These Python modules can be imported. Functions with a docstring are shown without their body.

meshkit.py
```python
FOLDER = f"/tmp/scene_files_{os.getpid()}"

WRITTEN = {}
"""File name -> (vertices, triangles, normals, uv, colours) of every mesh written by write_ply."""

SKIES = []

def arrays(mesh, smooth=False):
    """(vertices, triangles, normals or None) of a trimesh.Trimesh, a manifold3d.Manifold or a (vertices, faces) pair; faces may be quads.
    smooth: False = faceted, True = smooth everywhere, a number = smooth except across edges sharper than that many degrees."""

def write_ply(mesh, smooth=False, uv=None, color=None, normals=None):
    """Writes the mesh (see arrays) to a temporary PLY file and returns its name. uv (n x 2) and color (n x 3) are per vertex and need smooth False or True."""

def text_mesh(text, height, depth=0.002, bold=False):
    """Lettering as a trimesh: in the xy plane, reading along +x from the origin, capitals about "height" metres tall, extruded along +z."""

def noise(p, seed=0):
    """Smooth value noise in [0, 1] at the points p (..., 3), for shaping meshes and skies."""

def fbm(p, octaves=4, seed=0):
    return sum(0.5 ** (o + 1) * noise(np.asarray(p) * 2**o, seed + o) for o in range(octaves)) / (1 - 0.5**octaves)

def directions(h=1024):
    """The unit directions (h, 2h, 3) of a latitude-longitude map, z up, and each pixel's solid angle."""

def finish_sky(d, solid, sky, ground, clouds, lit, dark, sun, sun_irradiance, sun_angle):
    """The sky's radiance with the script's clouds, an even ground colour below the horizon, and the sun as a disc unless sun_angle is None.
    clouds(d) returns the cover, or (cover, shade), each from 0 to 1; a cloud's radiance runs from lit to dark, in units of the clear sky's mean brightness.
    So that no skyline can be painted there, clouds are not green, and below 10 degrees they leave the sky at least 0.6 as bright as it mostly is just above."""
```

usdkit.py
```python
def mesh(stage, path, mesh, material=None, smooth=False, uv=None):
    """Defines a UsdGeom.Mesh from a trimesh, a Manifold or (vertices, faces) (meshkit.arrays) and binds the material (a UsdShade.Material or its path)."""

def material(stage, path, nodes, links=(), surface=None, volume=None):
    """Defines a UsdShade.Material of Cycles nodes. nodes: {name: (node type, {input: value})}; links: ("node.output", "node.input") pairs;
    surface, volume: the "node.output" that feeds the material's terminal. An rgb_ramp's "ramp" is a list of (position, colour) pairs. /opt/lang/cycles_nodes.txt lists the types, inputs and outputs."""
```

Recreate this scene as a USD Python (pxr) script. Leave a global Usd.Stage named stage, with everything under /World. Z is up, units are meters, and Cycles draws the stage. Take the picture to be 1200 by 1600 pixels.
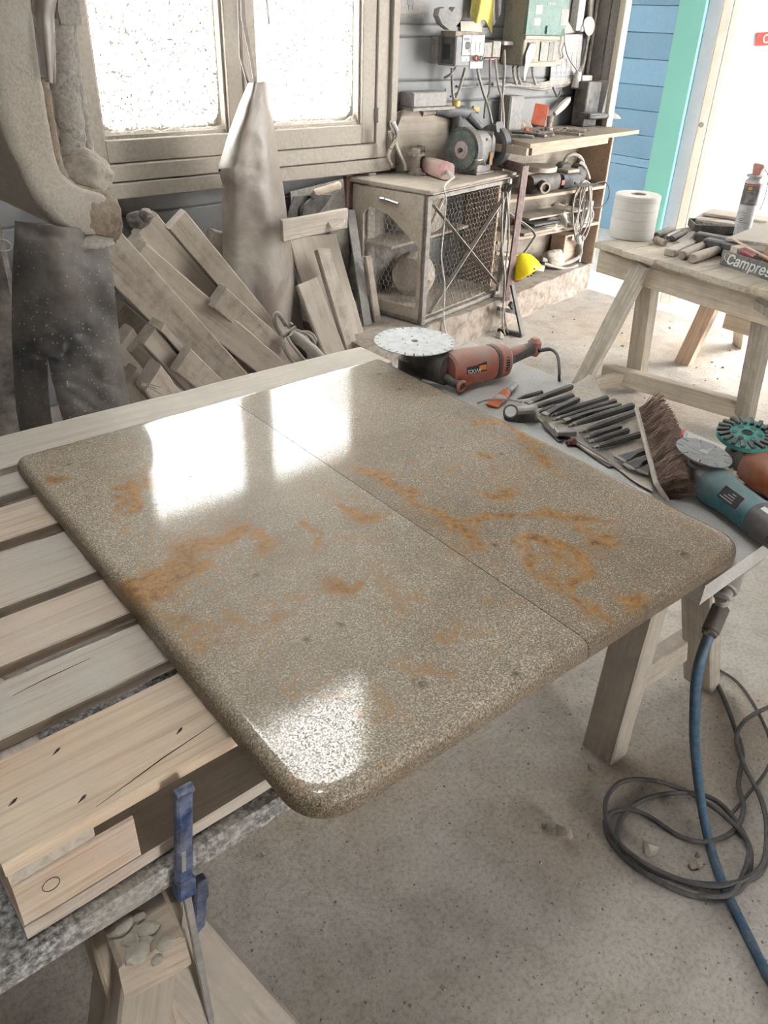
import math, random, numpy as np, trimesh, usdkit, meshkit
from pxr import Usd, UsdGeom, UsdLux, UsdShade, Sdf, Gf, Vt
from scipy.spatial import Delaunay
from shapely.geometry import Polygon, Point
stage = Usd.Stage.CreateInMemory()
UsdGeom.SetStageUpAxis(stage, UsdGeom.Tokens.z)
UsdGeom.SetStageMetersPerUnit(stage, 1.0)
world = UsdGeom.Xform.Define(stage, '/World')
stage.SetDefaultPrim(world.GetPrim())
rng = random.Random(7)
nrg = np.random.default_rng(11)

# ------------------------------------------------------------------ camera
F, ROLL, PITCH, YAW, EYE = 1245.3, 0.035474, 0.555088, 0.724948, np.array([0, 0, 1.6])
def _axes():
    cy, sy, cp, sp = math.cos(YAW), math.sin(YAW), math.cos(PITCH), math.sin(PITCH)
    fw = np.array([sy * cp, cy * cp, -sp]); r = np.array([cy, -sy, 0]); u = np.cross(r, fw)
    c, s = math.cos(ROLL), math.sin(ROLL)
    return np.stack([c * r + s * u, -s * r + c * u, fw])
RM = _axes()
cam = UsdGeom.Camera.Define(stage, '/World/camera')
cam.CreateHorizontalApertureAttr(24.0); cam.CreateVerticalApertureAttr(32.0)
cam.CreateFocalLengthAttr(24.0 * F / 1200)
cam.CreateClippingRangeAttr(Gf.Vec2f(0.05, 200))
cam.CreateExposureAttr(0.0)
m = np.eye(4); m[0, :3], m[1, :3], m[2, :3], m[3, :3] = RM[0], RM[1], -RM[2], EYE
cam.AddTransformOp().Set(Gf.Matrix4d(m.tolist()))
# a measured pixel of the 1200 x 1600 photograph and one known plane give a point of the room
def ray(x, y): return RM.T @ np.array([(x - 600) / F, -(y - 800) / F, 1.0])
def PZ(x, y, z): d = ray(x, y); return EYE + d * ((z - EYE[2]) / d[2])
def PY(x, y, Y): d = ray(x, y); return EYE + d * (Y / d[1])
def PX(x, y, X): d = ray(x, y); return EYE + d * (X / d[0])

# ------------------------------------------------------------------ light: bright overcast sky coming in by windows and door
dome = UsdLux.DomeLight.Define(stage, '/World/sky')
dome.CreateColorAttr(Gf.Vec3f(1.0, 0.99, 0.972)); dome.CreateIntensityAttr(11.0)

# ------------------------------------------------------------------ helpers
def A(*v): return np.array(v, float)
def unit(v): v = np.asarray(v, float); return v / (np.linalg.norm(v) + 1e-12)
_sg = np.array([(i, j, k) for i in (-1, 1) for j in (-1, 1) for k in (-1, 1)], float)
_proto = trimesh.convex.convex_hull(np.vstack([_sg * ([1, .8, .8] if a == 0 else [.8, 1, .8] if a == 1 else [.8, .8, 1]) for a in range(3)]))
_pv, _pf = np.array(_proto.vertices), np.array(_proto.faces)
def box(sx, sy, sz, b=0.002, at=(0, 0, 0)):
    h = A(sx, sy, sz) / 2; b = min(b, .3 * min(h) * 2)
    full = np.abs(_pv) > .9
    return trimesh.Trimesh(np.sign(_pv) * np.where(full, h, h - b) + A(*at), _pf.copy(), process=False)
def rot(rx=0, ry=0, rz=0):
    a, b, c = np.radians([rx, ry, rz])
    X = A([1, 0, 0], [0, math.cos(a), -math.sin(a)], [0, math.sin(a), math.cos(a)])
    Y = A([math.cos(b), 0, math.sin(b)], [0, 1, 0], [-math.sin(b), 0, math.cos(b)])
    Zm = A([math.cos(c), -math.sin(c), 0], [math.sin(c), math.cos(c), 0], [0, 0, 1])
    return Zm @ Y @ X
def mat4(R=None, t=(0, 0, 0)):
    m = np.eye(4)
    if R is not None: m[:3, :3] = R
    m[:3, 3] = t
    return m
def tf(mesh, R=None, t=(0, 0, 0)):
    v = np.array(mesh.vertices)
    if R is not None: v = v @ np.asarray(R).T
    return trimesh.Trimesh(v + A(*t), np.array(mesh.faces), process=False)
def cat(*ms):
    ms = [m for m in (ms[0] if len(ms) == 1 and isinstance(ms[0], (list, tuple)) else ms)]
    n = 0; vs = []; fs = []
    for m in ms: vs.append(np.array(m.vertices)); fs.append(np.array(m.faces) + n); n += len(m.vertices)
    return trimesh.Trimesh(np.vstack(vs), np.vstack(fs), process=False)
class G:                                    # a mesh in its own frame and where that frame stands
    def __init__(s, mesh, M=None): s.mesh, s.M = mesh, M
    def world(s): return np.array(s.mesh.vertices) if s.M is None else np.array(s.mesh.vertices) @ s.M[:3, :3].T + s.M[:3, 3]
def frame(x, up=(0, 0, 1)):                 # x along, z towards up
    x = unit(x); up = A(*up)
    if abs(x @ unit(up)) > .98: up = A(0, 1, 0) if abs(x[1]) < .9 else A(1, 0, 0)
    y = unit(np.cross(up, x)); return np.stack([x, y, np.cross(x, y)], 1)
def loft(L, w, h, n=14, b=.004, wob=.0015, seed=0, bend=0):   # timber: slightly uneven, edges worn, along x from 0
    c = [(w/2-b, -h/2), (w/2, -h/2+b), (w/2, h/2-b), (w/2-b, h/2), (-w/2+b, h/2), (-w/2, h/2-b), (-w/2, -h/2+b), (-w/2+b, -h/2)]
    c = np.array(c); k = len(c); xs = np.linspace(0, L, n + 1)
    v = np.zeros((n + 1, k, 3)); v[:, :, 0] = xs[:, None]; v[:, :, 1:] = c[None]
    q = v.reshape(-1, 3); s = A(5, 18, 18)
    dn = np.stack([meshkit.fbm(q * s + seed * 7.3 + j * 31, 3, seed=seed + j) - .5 for j in range(3)], 1) * wob * 4
    dn[:, 0] *= .5; q = q + dn
    q[:, 2] += bend * np.sin(q[:, 0] / L * math.pi)
    f = []
    for i in range(n):
        for j in range(k):
            a0, a1 = i * k + j, i * k + (j + 1) % k
            f += [(a0, a1, a1 + k), (a0, a1 + k, a0 + k)]
    e0, e1 = len(q), len(q) + 1
    q = np.vstack([q, q[:k].mean(0), q[-k:].mean(0)])
    for j in range(k):
        f.append((e0, (j + 1) % k, j)); f.append((e1, n * k + j, n * k + (j + 1) % k))
    m = trimesh.Trimesh(q, np.array(f)[:, ::-1], process=False)
    if m.volume < 0: m.invert()
    return m
def timber(p0, p1, w, h, up=(0, 0, 1), n=14, seed=0, b=.004, wob=.0015, bend=0):
    p0, p1 = A(*p0), A(*p1); L = np.linalg.norm(p1 - p0)
    return G(loft(L, w, h, n, b, wob, seed, bend), mat4(frame(p1 - p0, up), p0))
def bar(p0, p1, w, h, up=(0, 0, 1), b=.0015):
    p0, p1 = A(*p0), A(*p1); L = np.linalg.norm(p1 - p0)
    return tf(box(L, w, h, b), frame(p1 - p0, up), (p0 + p1) / 2)
def smooth_path(P, n=8, closed=False):
    P = np.asarray(P, float); out = []; k = len(P)
    g = (lambda i: P[i % k]) if closed else (lambda i: P[min(max(i, 0), k - 1)])
    for i in range(k if closed else k - 1):
        a, b, c, d = g(i-1), g(i), g(i+1), g(i+2)
        for t in np.linspace(0, 1, n, endpoint=False):
            out.append(.5*(2*b+(c-a)*t+(2*a-5*b+4*c-d)*t*t+(3*b-a-3*c+d)*t**3))
    if not closed: out.append(P[-1])
    return np.array(out)
def tube(P, r, n=8, closed=False, caps=True):
    P = np.asarray(P, float); k = len(P)
    r = np.broadcast_to(np.asarray(r, float), (k,))
    T = np.roll(P, -1, 0) - np.roll(P, 1, 0)
    if not closed: T[0], T[-1] = P[1] - P[0], P[-1] - P[-2]
    T = T / (np.linalg.norm(T, axis=1, keepdims=True) + 1e-12)
    u = unit(np.cross(T[0], A(.31, .17, .93))); U = []
    for t in T: u = unit(u - t * (u @ t)); U.append(u)
    U = np.array(U); V = np.cross(T, U)
    a = np.linspace(0, 2 * math.pi, n, endpoint=False)
    v = P[:, None] + r[:, None, None] * (np.cos(a)[None, :, None] * U[:, None] + np.sin(a)[None, :, None] * V[:, None])
    v = v.reshape(-1, 3); f = []
    for i in range(k if closed else k - 1):
        j2 = (i + 1) % k
        for j in range(n):
            a0, a1, b0, b1 = i*n+j, i*n+(j+1) % n, j2*n+j, j2*n+(j+1) % n
            f += [(a0, a1, b1), (a0, b1, b0)]
    if caps and not closed:
        c0, c1 = len(v), len(v) + 1; v = np.vstack([v, P[0], P[-1]])
        for j in range(n): f.append((c0, (j+1) % n, j)); f.append((c1, (k-1)*n+j, (k-1)*n+(j+1) % n))
    return trimesh.Trimesh(v, np.array(f), process=False)
def lathe(prof, n=32, M=None, cap=True):     # profile (r, z) from bottom to top round z
    prof = np.asarray(prof, float); k = len(prof); a = np.linspace(0, 2*math.pi, n, endpoint=False)
    v = np.zeros((k, n, 3)); v[:, :, 0] = prof[:, 0:1]*np.cos(a); v[:, :, 1] = prof[:, 0:1]*np.sin(a); v[:, :, 2] = prof[:, 1:2]
    v = v.reshape(-1, 3); f = []
    for i in range(k - 1):
        for j in range(n):
            a0, a1 = i*n+j, i*n+(j+1) % n
            f += [(a0, a1, a1+n), (a0, a1+n, a0+n)]
    if cap:
        c0, c1 = len(v), len(v)+1; v = np.vstack([v, (0, 0, prof[0, 1]), (0, 0, prof[-1, 1])])
        for j in range(n): f.append((c0, (j+1) % n, j)); f.append((c1, (k-1)*n+j, (k-1)*n+(j+1) % n))
    m = trimesh.Trimesh(v, np.array(f), process=False)
    return m if M is None else tf(m, M[:3, :3], M[:3, 3])
def cyl(p0, p1, r, n=20, b=None, r2=None):
    p0, p1 = A(*p0), A(*p1); L = np.linalg.norm(p1-p0); r2 = r if r2 is None else r2; b = min(.15*r, .2*L) if b is None else b
    z = unit(p1-p0); x = unit(np.cross(z, A(.3, .9, .1) if abs(z[1]) < .8 else A(1, 0, 0))); R = np.stack([x, np.cross(z, x), z], 1)
    return lathe([(r-b, 0), (r, b), (r2, L-b), (r2-b, L)], n, mat4(R, p0))
def prism(poly, d, R=None, t=(0, 0, 0), holes=()):   # outline in xy pushed along +z
    pg = Polygon(poly, holes)
    if not pg.is_valid: pg = pg.buffer(0)
    ms = [trimesh.creation.extrude_polygon(g, d, engine='earcut') for g in getattr(pg, 'geoms', [pg])]
    return tf(cat(ms), R, t)
def rounded(poly, r, n=5):
    poly = [A(*p) for p in poly]; out = []; k = len(poly); rs = np.broadcast_to(r, (k,))
    for i in range(k):
        p, a, b = poly[i], poly[i-1], poly[(i+1) % k]; ua, ub = unit(a-p), unit(b-p); rr = rs[i]
        if rr <= 0: out.append(p); continue
        th = math.acos(max(-1, min(1, float(ua @ ub)))); R = rr * math.tan(th / 2); c = p + unit(ua + ub) * (rr / math.cos(th / 2))
        d0, d1 = (p + ua * rr - c), (p + ub * rr - c); sw = math.pi - th
        for t in np.linspace(0, 1, n): out.append(c + (math.sin((1-t)*sw)*d0 + math.sin(t*sw)*d1) / math.sin(sw))
    return out
def blob(r, seed=0, amp=.25, sc=(1, 1, 1), sub=2, freq=1.5):
    m = trimesh.creation.icosphere(subdivisions=sub); v = np.array(m.vertices)
    d = meshkit.fbm(v * freq + seed * 3.17, 3, seed=seed) - .5
    return trimesh.Trimesh(v * (1 + 2 * amp * d[:, None]) * r * A(*sc), np.array(m.faces), process=False)
def stone(s, seed, sc=(1, 1, .7)):           # an angular chip
    q = np.random.default_rng(seed).normal(size=(11, 3)); q /= np.linalg.norm(q, axis=1, keepdims=True)
    return trimesh.convex.convex_hull(q * s * A(*sc))
def sheet(Pg, th=.002):                       # grid (m, n, 3) of points into a thin solid
    Pg = np.asarray(Pg, float); a, b = Pg.shape[:2]
    gu, gv = np.gradient(Pg, axis=0), np.gradient(Pg, axis=1); N = np.cross(gu, gv); N /= np.linalg.norm(N, axis=2, keepdims=True) + 1e-12
    top, bot = (Pg + N * th / 2).reshape(-1, 3), (Pg - N * th / 2).reshape(-1, 3); o = a * b; f = []
    for i in range(a - 1):
        for j in range(b - 1):
            p, q, r, s = i*b+j, i*b+j+1, (i+1)*b+j+1, (i+1)*b+j
            f += [(p, s, r), (p, r, q), (o+p, o+r, o+s), (o+p, o+q, o+r)]
    rim = [(0, j) for j in range(b)] + [(i, b-1) for i in range(1, a)] + [(a-1, j) for j in range(b-2, -1, -1)] + [(i, 0) for i in range(a-2, 0, -1)]
    ids = [i*b+j for i, j in rim]
    for p, q in zip(ids, ids[1:] + ids[:1]): f += [(p, q, o+q), (p, o+q, o+p)]
    return trimesh.Trimesh(np.vstack([top, bot]), np.array(f), process=False)

_used = {}
def numbered(parent, name):
    k = (str(parent), name); _used[k] = _used.get(k, -1) + 1
    return name if _used[k] == 0 else f'{name}_{_used[k]:03d}'
def setdata(prim, **kw):
    for k, v in kw.items():
        if v: prim.SetCustomDataByKey(k, v)
def put_mesh(path, g, mt, base, smooth, attrs=None):
    g = g if isinstance(g, G) else G(g)
    mesh = g.mesh
    if g.M is None:
        mesh = trimesh.Trimesh(np.array(mesh.vertices) - base, np.array(mesh.faces), process=False)
    pr = usdkit.mesh(stage, path, mesh, mt, smooth=smooth)
    if g.M is not None:
        M = g.M.copy(); M[:3, 3] -= base
        pr.AddTransformOp().Set(Gf.Matrix4d(M.T.tolist()))
    return pr
def bottom(gs):
    v = np.vstack([g.world() if isinstance(g, G) else np.array(g.vertices) for g in gs])
    lo, hi = v.min(0), v.max(0); return A((lo[0]+hi[0])/2, (lo[1]+hi[1])/2, lo[2])
def _flat(parts):
    for p in parts:
        yield p[1]
        if len(p) > 3 and isinstance(p[3], (list, tuple)): yield from _flat(p[3])
# a thing: parts = [(name, mesh, material, [sub-parts] or None, options)]
def make(name, label, category, parts, group=None, kind=None, smooth=30):
    base = bottom(list(_flat(parts)))
    x = UsdGeom.Xform.Define(stage, '/World/' + numbered('/World', name)); x.AddTranslateOp().Set(Gf.Vec3d(*base.tolist()))
    setdata(x.GetPrim(), label=label, category=category, group=group, kind=kind)
    def add(parent, ps, b):
        for p in ps:
            opt = p[4] if len(p) > 4 else {}
            path = f'{parent}/{numbered(parent, p[0])}'
            g = p[1]; sub = p[3] if len(p) > 3 else None
            if sub and isinstance(g, G) and g.M is not None:
                g = trimesh.Trimesh(g.world(), np.array(g.mesh.faces), process=False)
            pr = put_mesh(path, g, p[2], b, opt.get('smooth', smooth))
            setdata(pr.GetPrim(), label=opt.get('label'), kind=opt.get('kind'))
            if sub: add(path, sub, b)
    add(str(x.GetPath()), parts, base)
    return x
def solo(name, label, category, g, mt, group=None, kind=None, smooth=30):
    base = bottom([g]); path = '/World/' + numbered('/World', name)
    g = g if isinstance(g, G) else G(g)
    if g.M is None:
        pr = usdkit.mesh(stage, path, trimesh.Trimesh(np.array(g.mesh.vertices) - base, np.array(g.mesh.faces), process=False), mt, smooth=smooth)
        pr.AddTranslateOp().Set(Gf.Vec3d(*base.tolist()))
    else:
        pr = usdkit.mesh(stage, path, g.mesh, mt, smooth=smooth); pr.AddTransformOp().Set(Gf.Matrix4d(g.M.T.tolist()))
    setdata(pr.GetPrim(), label=label, category=category, group=group, kind=kind)
    return pr
def struct(name, mesh, mt, children=(), label=None, smooth=30):
    path = '/World/' + numbered('/World', name)
    pr = usdkit.mesh(stage, path, mesh, mt, smooth=smooth); setdata(pr.GetPrim(), kind='structure', label=label)
    def add(parent, ps):
        for p in ps:
            cp = f'{parent}/{numbered(parent, p[0])}'
            opt = p[4] if len(p) > 4 else {}
            q = put_mesh(cp, p[1], p[2], A(0, 0, 0), opt.get('smooth', smooth)); setdata(q.GetPrim(), label=opt.get('label'), kind=opt.get('kind'))
            if len(p) > 3 and p[3]: add(cp, p[3])
    add(path, children)
    return pr

# ------------------------------------------------------------------ materials
DUST = (.36, .318, .272)
def material(name, nodes, links, surface='p.BSDF'):
    return usdkit.material(stage, '/World/Looks/' + name, nodes, links, surface=surface)
def dusty(name, col, rough=.6, dust=.45, top=.5, scale=9, dcol=DUST, col2=None, bump=.25, bscale=60, metal=0, grain=None, spec=.4, var=.12, speck=0, seed=0):
    """Painted or bare stuff of the workshop with the dust that lies on it: in patches, and more of it on what faces up."""
    n = {'tc': ('texture_coordinate', {}), 'geo': ('geometry', {}), 'oi': ('object_info', {}), 'sep': ('separate_xyz', {}),
         'mp': ('mapping', {'location': (seed * 3.1, seed * 1.7, seed), 'scale': grain or (1, 1, 1)}),
         'n1': ('noise_texture', {'scale': float(scale), 'detail': 6.0, 'roughness': .62}),
         'n2': ('noise_texture', {'scale': float(bscale), 'detail': 4.0, 'roughness': .6}),
         'r2': ('rgb_ramp', {'ramp': [(.35, col2 or tuple(c * .72 for c in col)), (.62, col)]}),
         'hv': ('hsv', {}), 'va': ('map_range', {'from_min': 0., 'from_max': 1., 'to_min': 1 - var, 'to_max': 1 + var}),
         'up': ('map_range', {'from_min': -.1, 'from_max': 1., 'to_min': 0., 'to_max': float(top), 'clamp': True}),
         'dn': ('map_range', {'from_min': .38, 'from_max': .66, 'to_min': 0., 'to_max': 2 * float(dust), 'clamp': True}),
         'ad': ('math', {'math_type': 'add', 'use_clamp': True}), 'mx': ('mix_color', {'b': dcol}),
         'bp': ('bump', {'strength': float(bump), 'distance': .004}),
         'ro': ('mix_float', {'a': float(rough), 'b': .95}), 'p': ('principled_bsdf', {'metallic': 0., 'specular_ior_level': float(spec)})}
    l = [('tc.object', 'mp.vector'), ('tc.object', 'n1.vector'), ('mp.vector', 'n2.vector'), ('geo.normal', 'sep.vector'), ('sep.z', 'up.value'),
         ('n1.fac', 'dn.value'), ('up.result', 'ad.value1'), ('dn.result', 'ad.value2'), ('n2.fac', 'r2.fac'), ('oi.random', 'va.value'), ('va.result', 'hv.value'),
         ('r2.color', 'hv.color'), ('hv.color', 'mx.a'), ('ad.value', 'mx.fac'), ('n2.fac', 'bp.height'), ('bp.normal', 'p.normal'),
         ('ad.value', 'ro.fac'), ('ro.result', 'p.roughness'), ('mx.result', 'p.base_color')]
    if metal:
        n['me'] = ('mix_float', {'a': float(metal), 'b': 0.}); l += [('ad.value', 'me.fac'), ('me.result', 'p.metallic')]
    if speck:
        n['vs'] = ('voronoi_texture', {'scale': float(speck)}); n['vr'] = ('rgb_ramp', {'ramp': [(.1, (1, 1, 1)), (.2, (0, 0, 0))]})
        n['mx2'] = ('mix_color', {'b': tuple(c * 1.2 for c in dcol)})
        l = [x for x in l if x[1] != 'p.base_color'] + [('tc.object', 'vs.vector'), ('vs.distance', 'vr.fac'), ('vr.color', 'mx2.fac'), ('mx.result', 'mx2.a'), ('mx2.result', 'p.base_color')]
    return material(name, n, l)
def wood(name, light, dark, dust=.3, top=.35, rough=.75, fine=84, bump=.5, var=.1, dcol=DUST, red=None):
    """Sawn timber: grain along the piece's own x, knots, dust."""
    n = {'tc': ('texture_coordinate', {}), 'geo': ('geometry', {}), 'oi': ('object_info', {}), 'sep': ('separate_xyz', {}),
         'of': ('combine_xyz', {}), 'om': ('math', {'math_type': 'multiply', 'value2': 37.0}), 'va1': ('vector_math', {'math_type': 'add'}),
         'mp': ('mapping', {'scale': (1.6, 1.0 * fine / 2, 1.0 * fine / 2)}), 'ng': ('noise_texture', {'scale': 1.6, 'detail': 7.0, 'roughness': .65, 'distortion': .7}),
         'rg': ('rgb_ramp', {'ramp': [(.30, tuple(c * .85 for c in dark)), (.40, tuple(.75*a+.25*b for a, b in zip(dark, light))), (.53, light), (.68, tuple(c * 1.1 for c in light))]}),
         'nb': ('noise_texture', {'scale': 5.0, 'detail': 4.0}), 'rb': ('rgb_ramp', {'ramp': [(.52, (0, 0, 0)), (.72, (1, 1, 1))]}), 'mr': ('mix_color', {'b': red or dark}),
         'mrf': ('math', {'math_type': 'multiply', 'value2': .55 if red else .25}),
         'hv': ('hsv', {}), 'va': ('map_range', {'from_min': 0., 'from_max': 1., 'to_min': 1 - var, 'to_max': 1 + var}),
         'nd': ('noise_texture', {'scale': 13.0, 'detail': 7.0, 'roughness': .72}),
         'dn': ('map_range', {'from_min': .4, 'from_max': .65, 'to_min': 0., 'to_max': 2 * float(dust), 'clamp': True}),
         'up': ('map_range', {'from_min': 0., 'from_max': 1., 'to_min': 0., 'to_max': float(top), 'clamp': True}), 'ad': ('math', {'math_type': 'add', 'use_clamp': True}),
         'mx': ('mix_color', {'b': dcol}), 'bp': ('bump', {'strength': float(bump), 'distance': .003}), 'p': ('principled_bsdf', {'roughness': float(rough), 'specular_ior_level': .3})}
    l = [('oi.random', 'om.value1'), ('om.value', 'of.x'), ('om.value', 'of.y'), ('tc.object', 'va1.vector1'), ('of.vector', 'va1.vector2'),
         ('va1.vector', 'mp.vector'), ('mp.vector', 'ng.vector'), ('ng.fac', 'rg.fac'), ('va1.vector', 'nb.vector'), ('nb.fac', 'rb.fac'), ('rb.color', 'mrf.value1'), ('mrf.value', 'mr.fac'),
         ('rg.color', 'mr.a'), ('mr.result', 'hv.color'), ('oi.random', 'va.value'), ('va.result', 'hv.value'), ('va1.vector', 'nd.vector'), ('nd.fac', 'dn.value'),
         ('geo.normal', 'sep.vector'), ('sep.z', 'up.value'), ('up.result', 'ad.value1'), ('dn.result', 'ad.value2'), ('hv.color', 'mx.a'), ('ad.value', 'mx.fac'),
         ('mx.result', 'p.base_color'), ('ng.fac', 'bp.height'), ('bp.normal', 'p.normal')]
    return material(name, n, l)
def plain(name, col, rough=.6, metal=0, spec=.5):
    return material(name, {'p': ('principled_bsdf', {'base_color': col, 'roughness': float(rough), 'metallic': float(metal), 'specular_ior_level': float(spec)})}, [])
# ------------------------------------------------------------------ materials of the building
def ground_mat(name, ca, cb, cc, speck=.35):
    n = {'tc': ('texture_coordinate', {}), 'n1': ('noise_texture', {'scale': 1.3, 'detail': 7.0, 'roughness': .6}), 'n2': ('noise_texture', {'scale': 38.0, 'detail': 5.0, 'roughness': .7}),
         'n3': ('noise_texture', {'scale': 9.0, 'detail': 5.0, 'roughness': .62, 'distortion': .6}), 'v': ('voronoi_texture', {'scale': 120.0}), 'vr': ('rgb_ramp', {'ramp': [(.06, (1, 1, 1)), (.16, (0, 0, 0))]}),
         'vm': ('noise_texture', {'scale': 2.4, 'detail': 4.0}), 'vmr': ('map_range', {'from_min': .45, 'from_max': .68, 'to_min': 0., 'to_max': float(speck), 'clamp': True}), 'vf': ('math', {'math_type': 'multiply'}),
         'r1': ('rgb_ramp', {'ramp': [(.34, ca), (.5, cb), (.66, cc)]}), 'r3': ('rgb_ramp', {'ramp': [(.36, (.72, .7, .68)), (.55, (1, 1, 1)), (.7, (1.08, 1.07, 1.06))]}),
         'm1': ('mix_color', {'blend_type': 'multiply', 'fac': .55}), 'r2': ('rgb_ramp', {'ramp': [(.36, (.74, .73, .72)), (.5, (1, 1, 1)), (.64, (1.12, 1.11, 1.1))]}), 'm3': ('mix_color', {'blend_type': 'multiply', 'fac': .8}), 'n4': ('noise_texture', {'scale': 95.0, 'detail': 4.0, 'roughness': .7}), 'h4': ('math', {'math_type': 'multiply_add', 'value2': .35}), 'm2': ('mix_color', {'b': (.1, .09, .075)}),
         'hs': ('math', {'math_type': 'multiply_add', 'value2': .5}), 'bp': ('bump', {'strength': .8, 'distance': .008}), 'p': ('principled_bsdf', {'roughness': .93, 'specular_ior_level': .2})}
    l = [('tc.object', x + '.vector') for x in ('n1', 'n2', 'n3', 'n4', 'v', 'vm')] + [('n1.fac', 'r1.fac'), ('n3.fac', 'r3.fac'), ('r1.color', 'm1.a'), ('r3.color', 'm1.b'), ('v.distance', 'vr.fac'), ('vm.fac', 'vmr.value'),
         ('vr.color', 'vf.value1'), ('vmr.result', 'vf.value2'), ('n4.fac', 'r2.fac'), ('m1.result', 'm3.a'), ('r2.color', 'm3.b'), ('m3.result', 'm2.a'), ('vf.value', 'm2.fac'), ('m2.result', 'p.base_color'), ('n2.fac', 'hs.value1'), ('n3.fac', 'hs.value3'), ('n4.fac', 'h4.value1'), ('hs.value', 'h4.value3'), ('h4.value', 'bp.height'), ('bp.normal', 'p.normal')]
    return material(name, n, l)
M_floor = ground_mat('floor_dust', (.43, .365, .295), (.465, .425, .375), (.49, .465, .425))
M_yard = ground_mat('yard_concrete', (.62, .61, .59), (.68, .67, .65), (.72, .71, .7), .1)
M_siding = dusty('siding', (.185, .19, .192), .5, .15, .35, 1.6, bump=.04, bscale=20, col2=(.165, .17, .172), dcol=(.27, .25, .225), var=0)
M_frame = dusty('window_frame', (.36, .32, .27), .6, .4, .4, 6, col2=(.28, .25, .21), bump=.2)
M_plaster = dusty('upper_wall', (.33, .32, .305), .85, .3, .2, 2)
M_jamb = dusty('jamb_steel', (.15, .145, .14), .6, .35, .3, 5)
M_cream = dusty('cream_trim', (.60, .555, .46), .55, .1, .15, 6, col2=(.66, .61, .5), bump=.05)
M_white = dusty('white_door', (.60, .61, .645), .5, .0, .0, 3, col2=(.56, .57, .61), bump=.04, bscale=5)
M_blue = dusty('blue_panel', (.33, .56, .76), .5, .05, .05, 3, col2=(.29, .52, .73), bump=.05)
M_mint = plain('mint_panel', (.32, .74, .62), .5)
M_plinth = dusty('plinth_concrete', (.30, .245, .20), .95, .3, .3, 12, col2=(.17, .135, .11), bump=1.0, bscale=24)
M_dustheap = dusty('dust_heap', (.46, .43, .36), .95, .4, .3, 30, bump=.8, bscale=90)

YW, XW, ZC = 3.6, 4.82, 6.6
# floor of the shed and the yard outside
fl = prism([(-3, -3.2), (XW, -3.2), (XW, YW), (-3, YW)], .1, t=(0, 0, -.1))
struct('floor', fl, M_floor)
struct('ground', prism([(XW, -6), (14, -6), (14, 9), (XW, 9)], .1, t=(0, 0, -.112)), M_yard, label='pale concrete yard outside the doorway')
struct('ground', prism([(-4, YW + .12), (XW, YW + .12), (XW, 9), (-4, 9)], .1, t=(0, 0, -.112)), M_yard, label='pale concrete yard behind the window wall')

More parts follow.
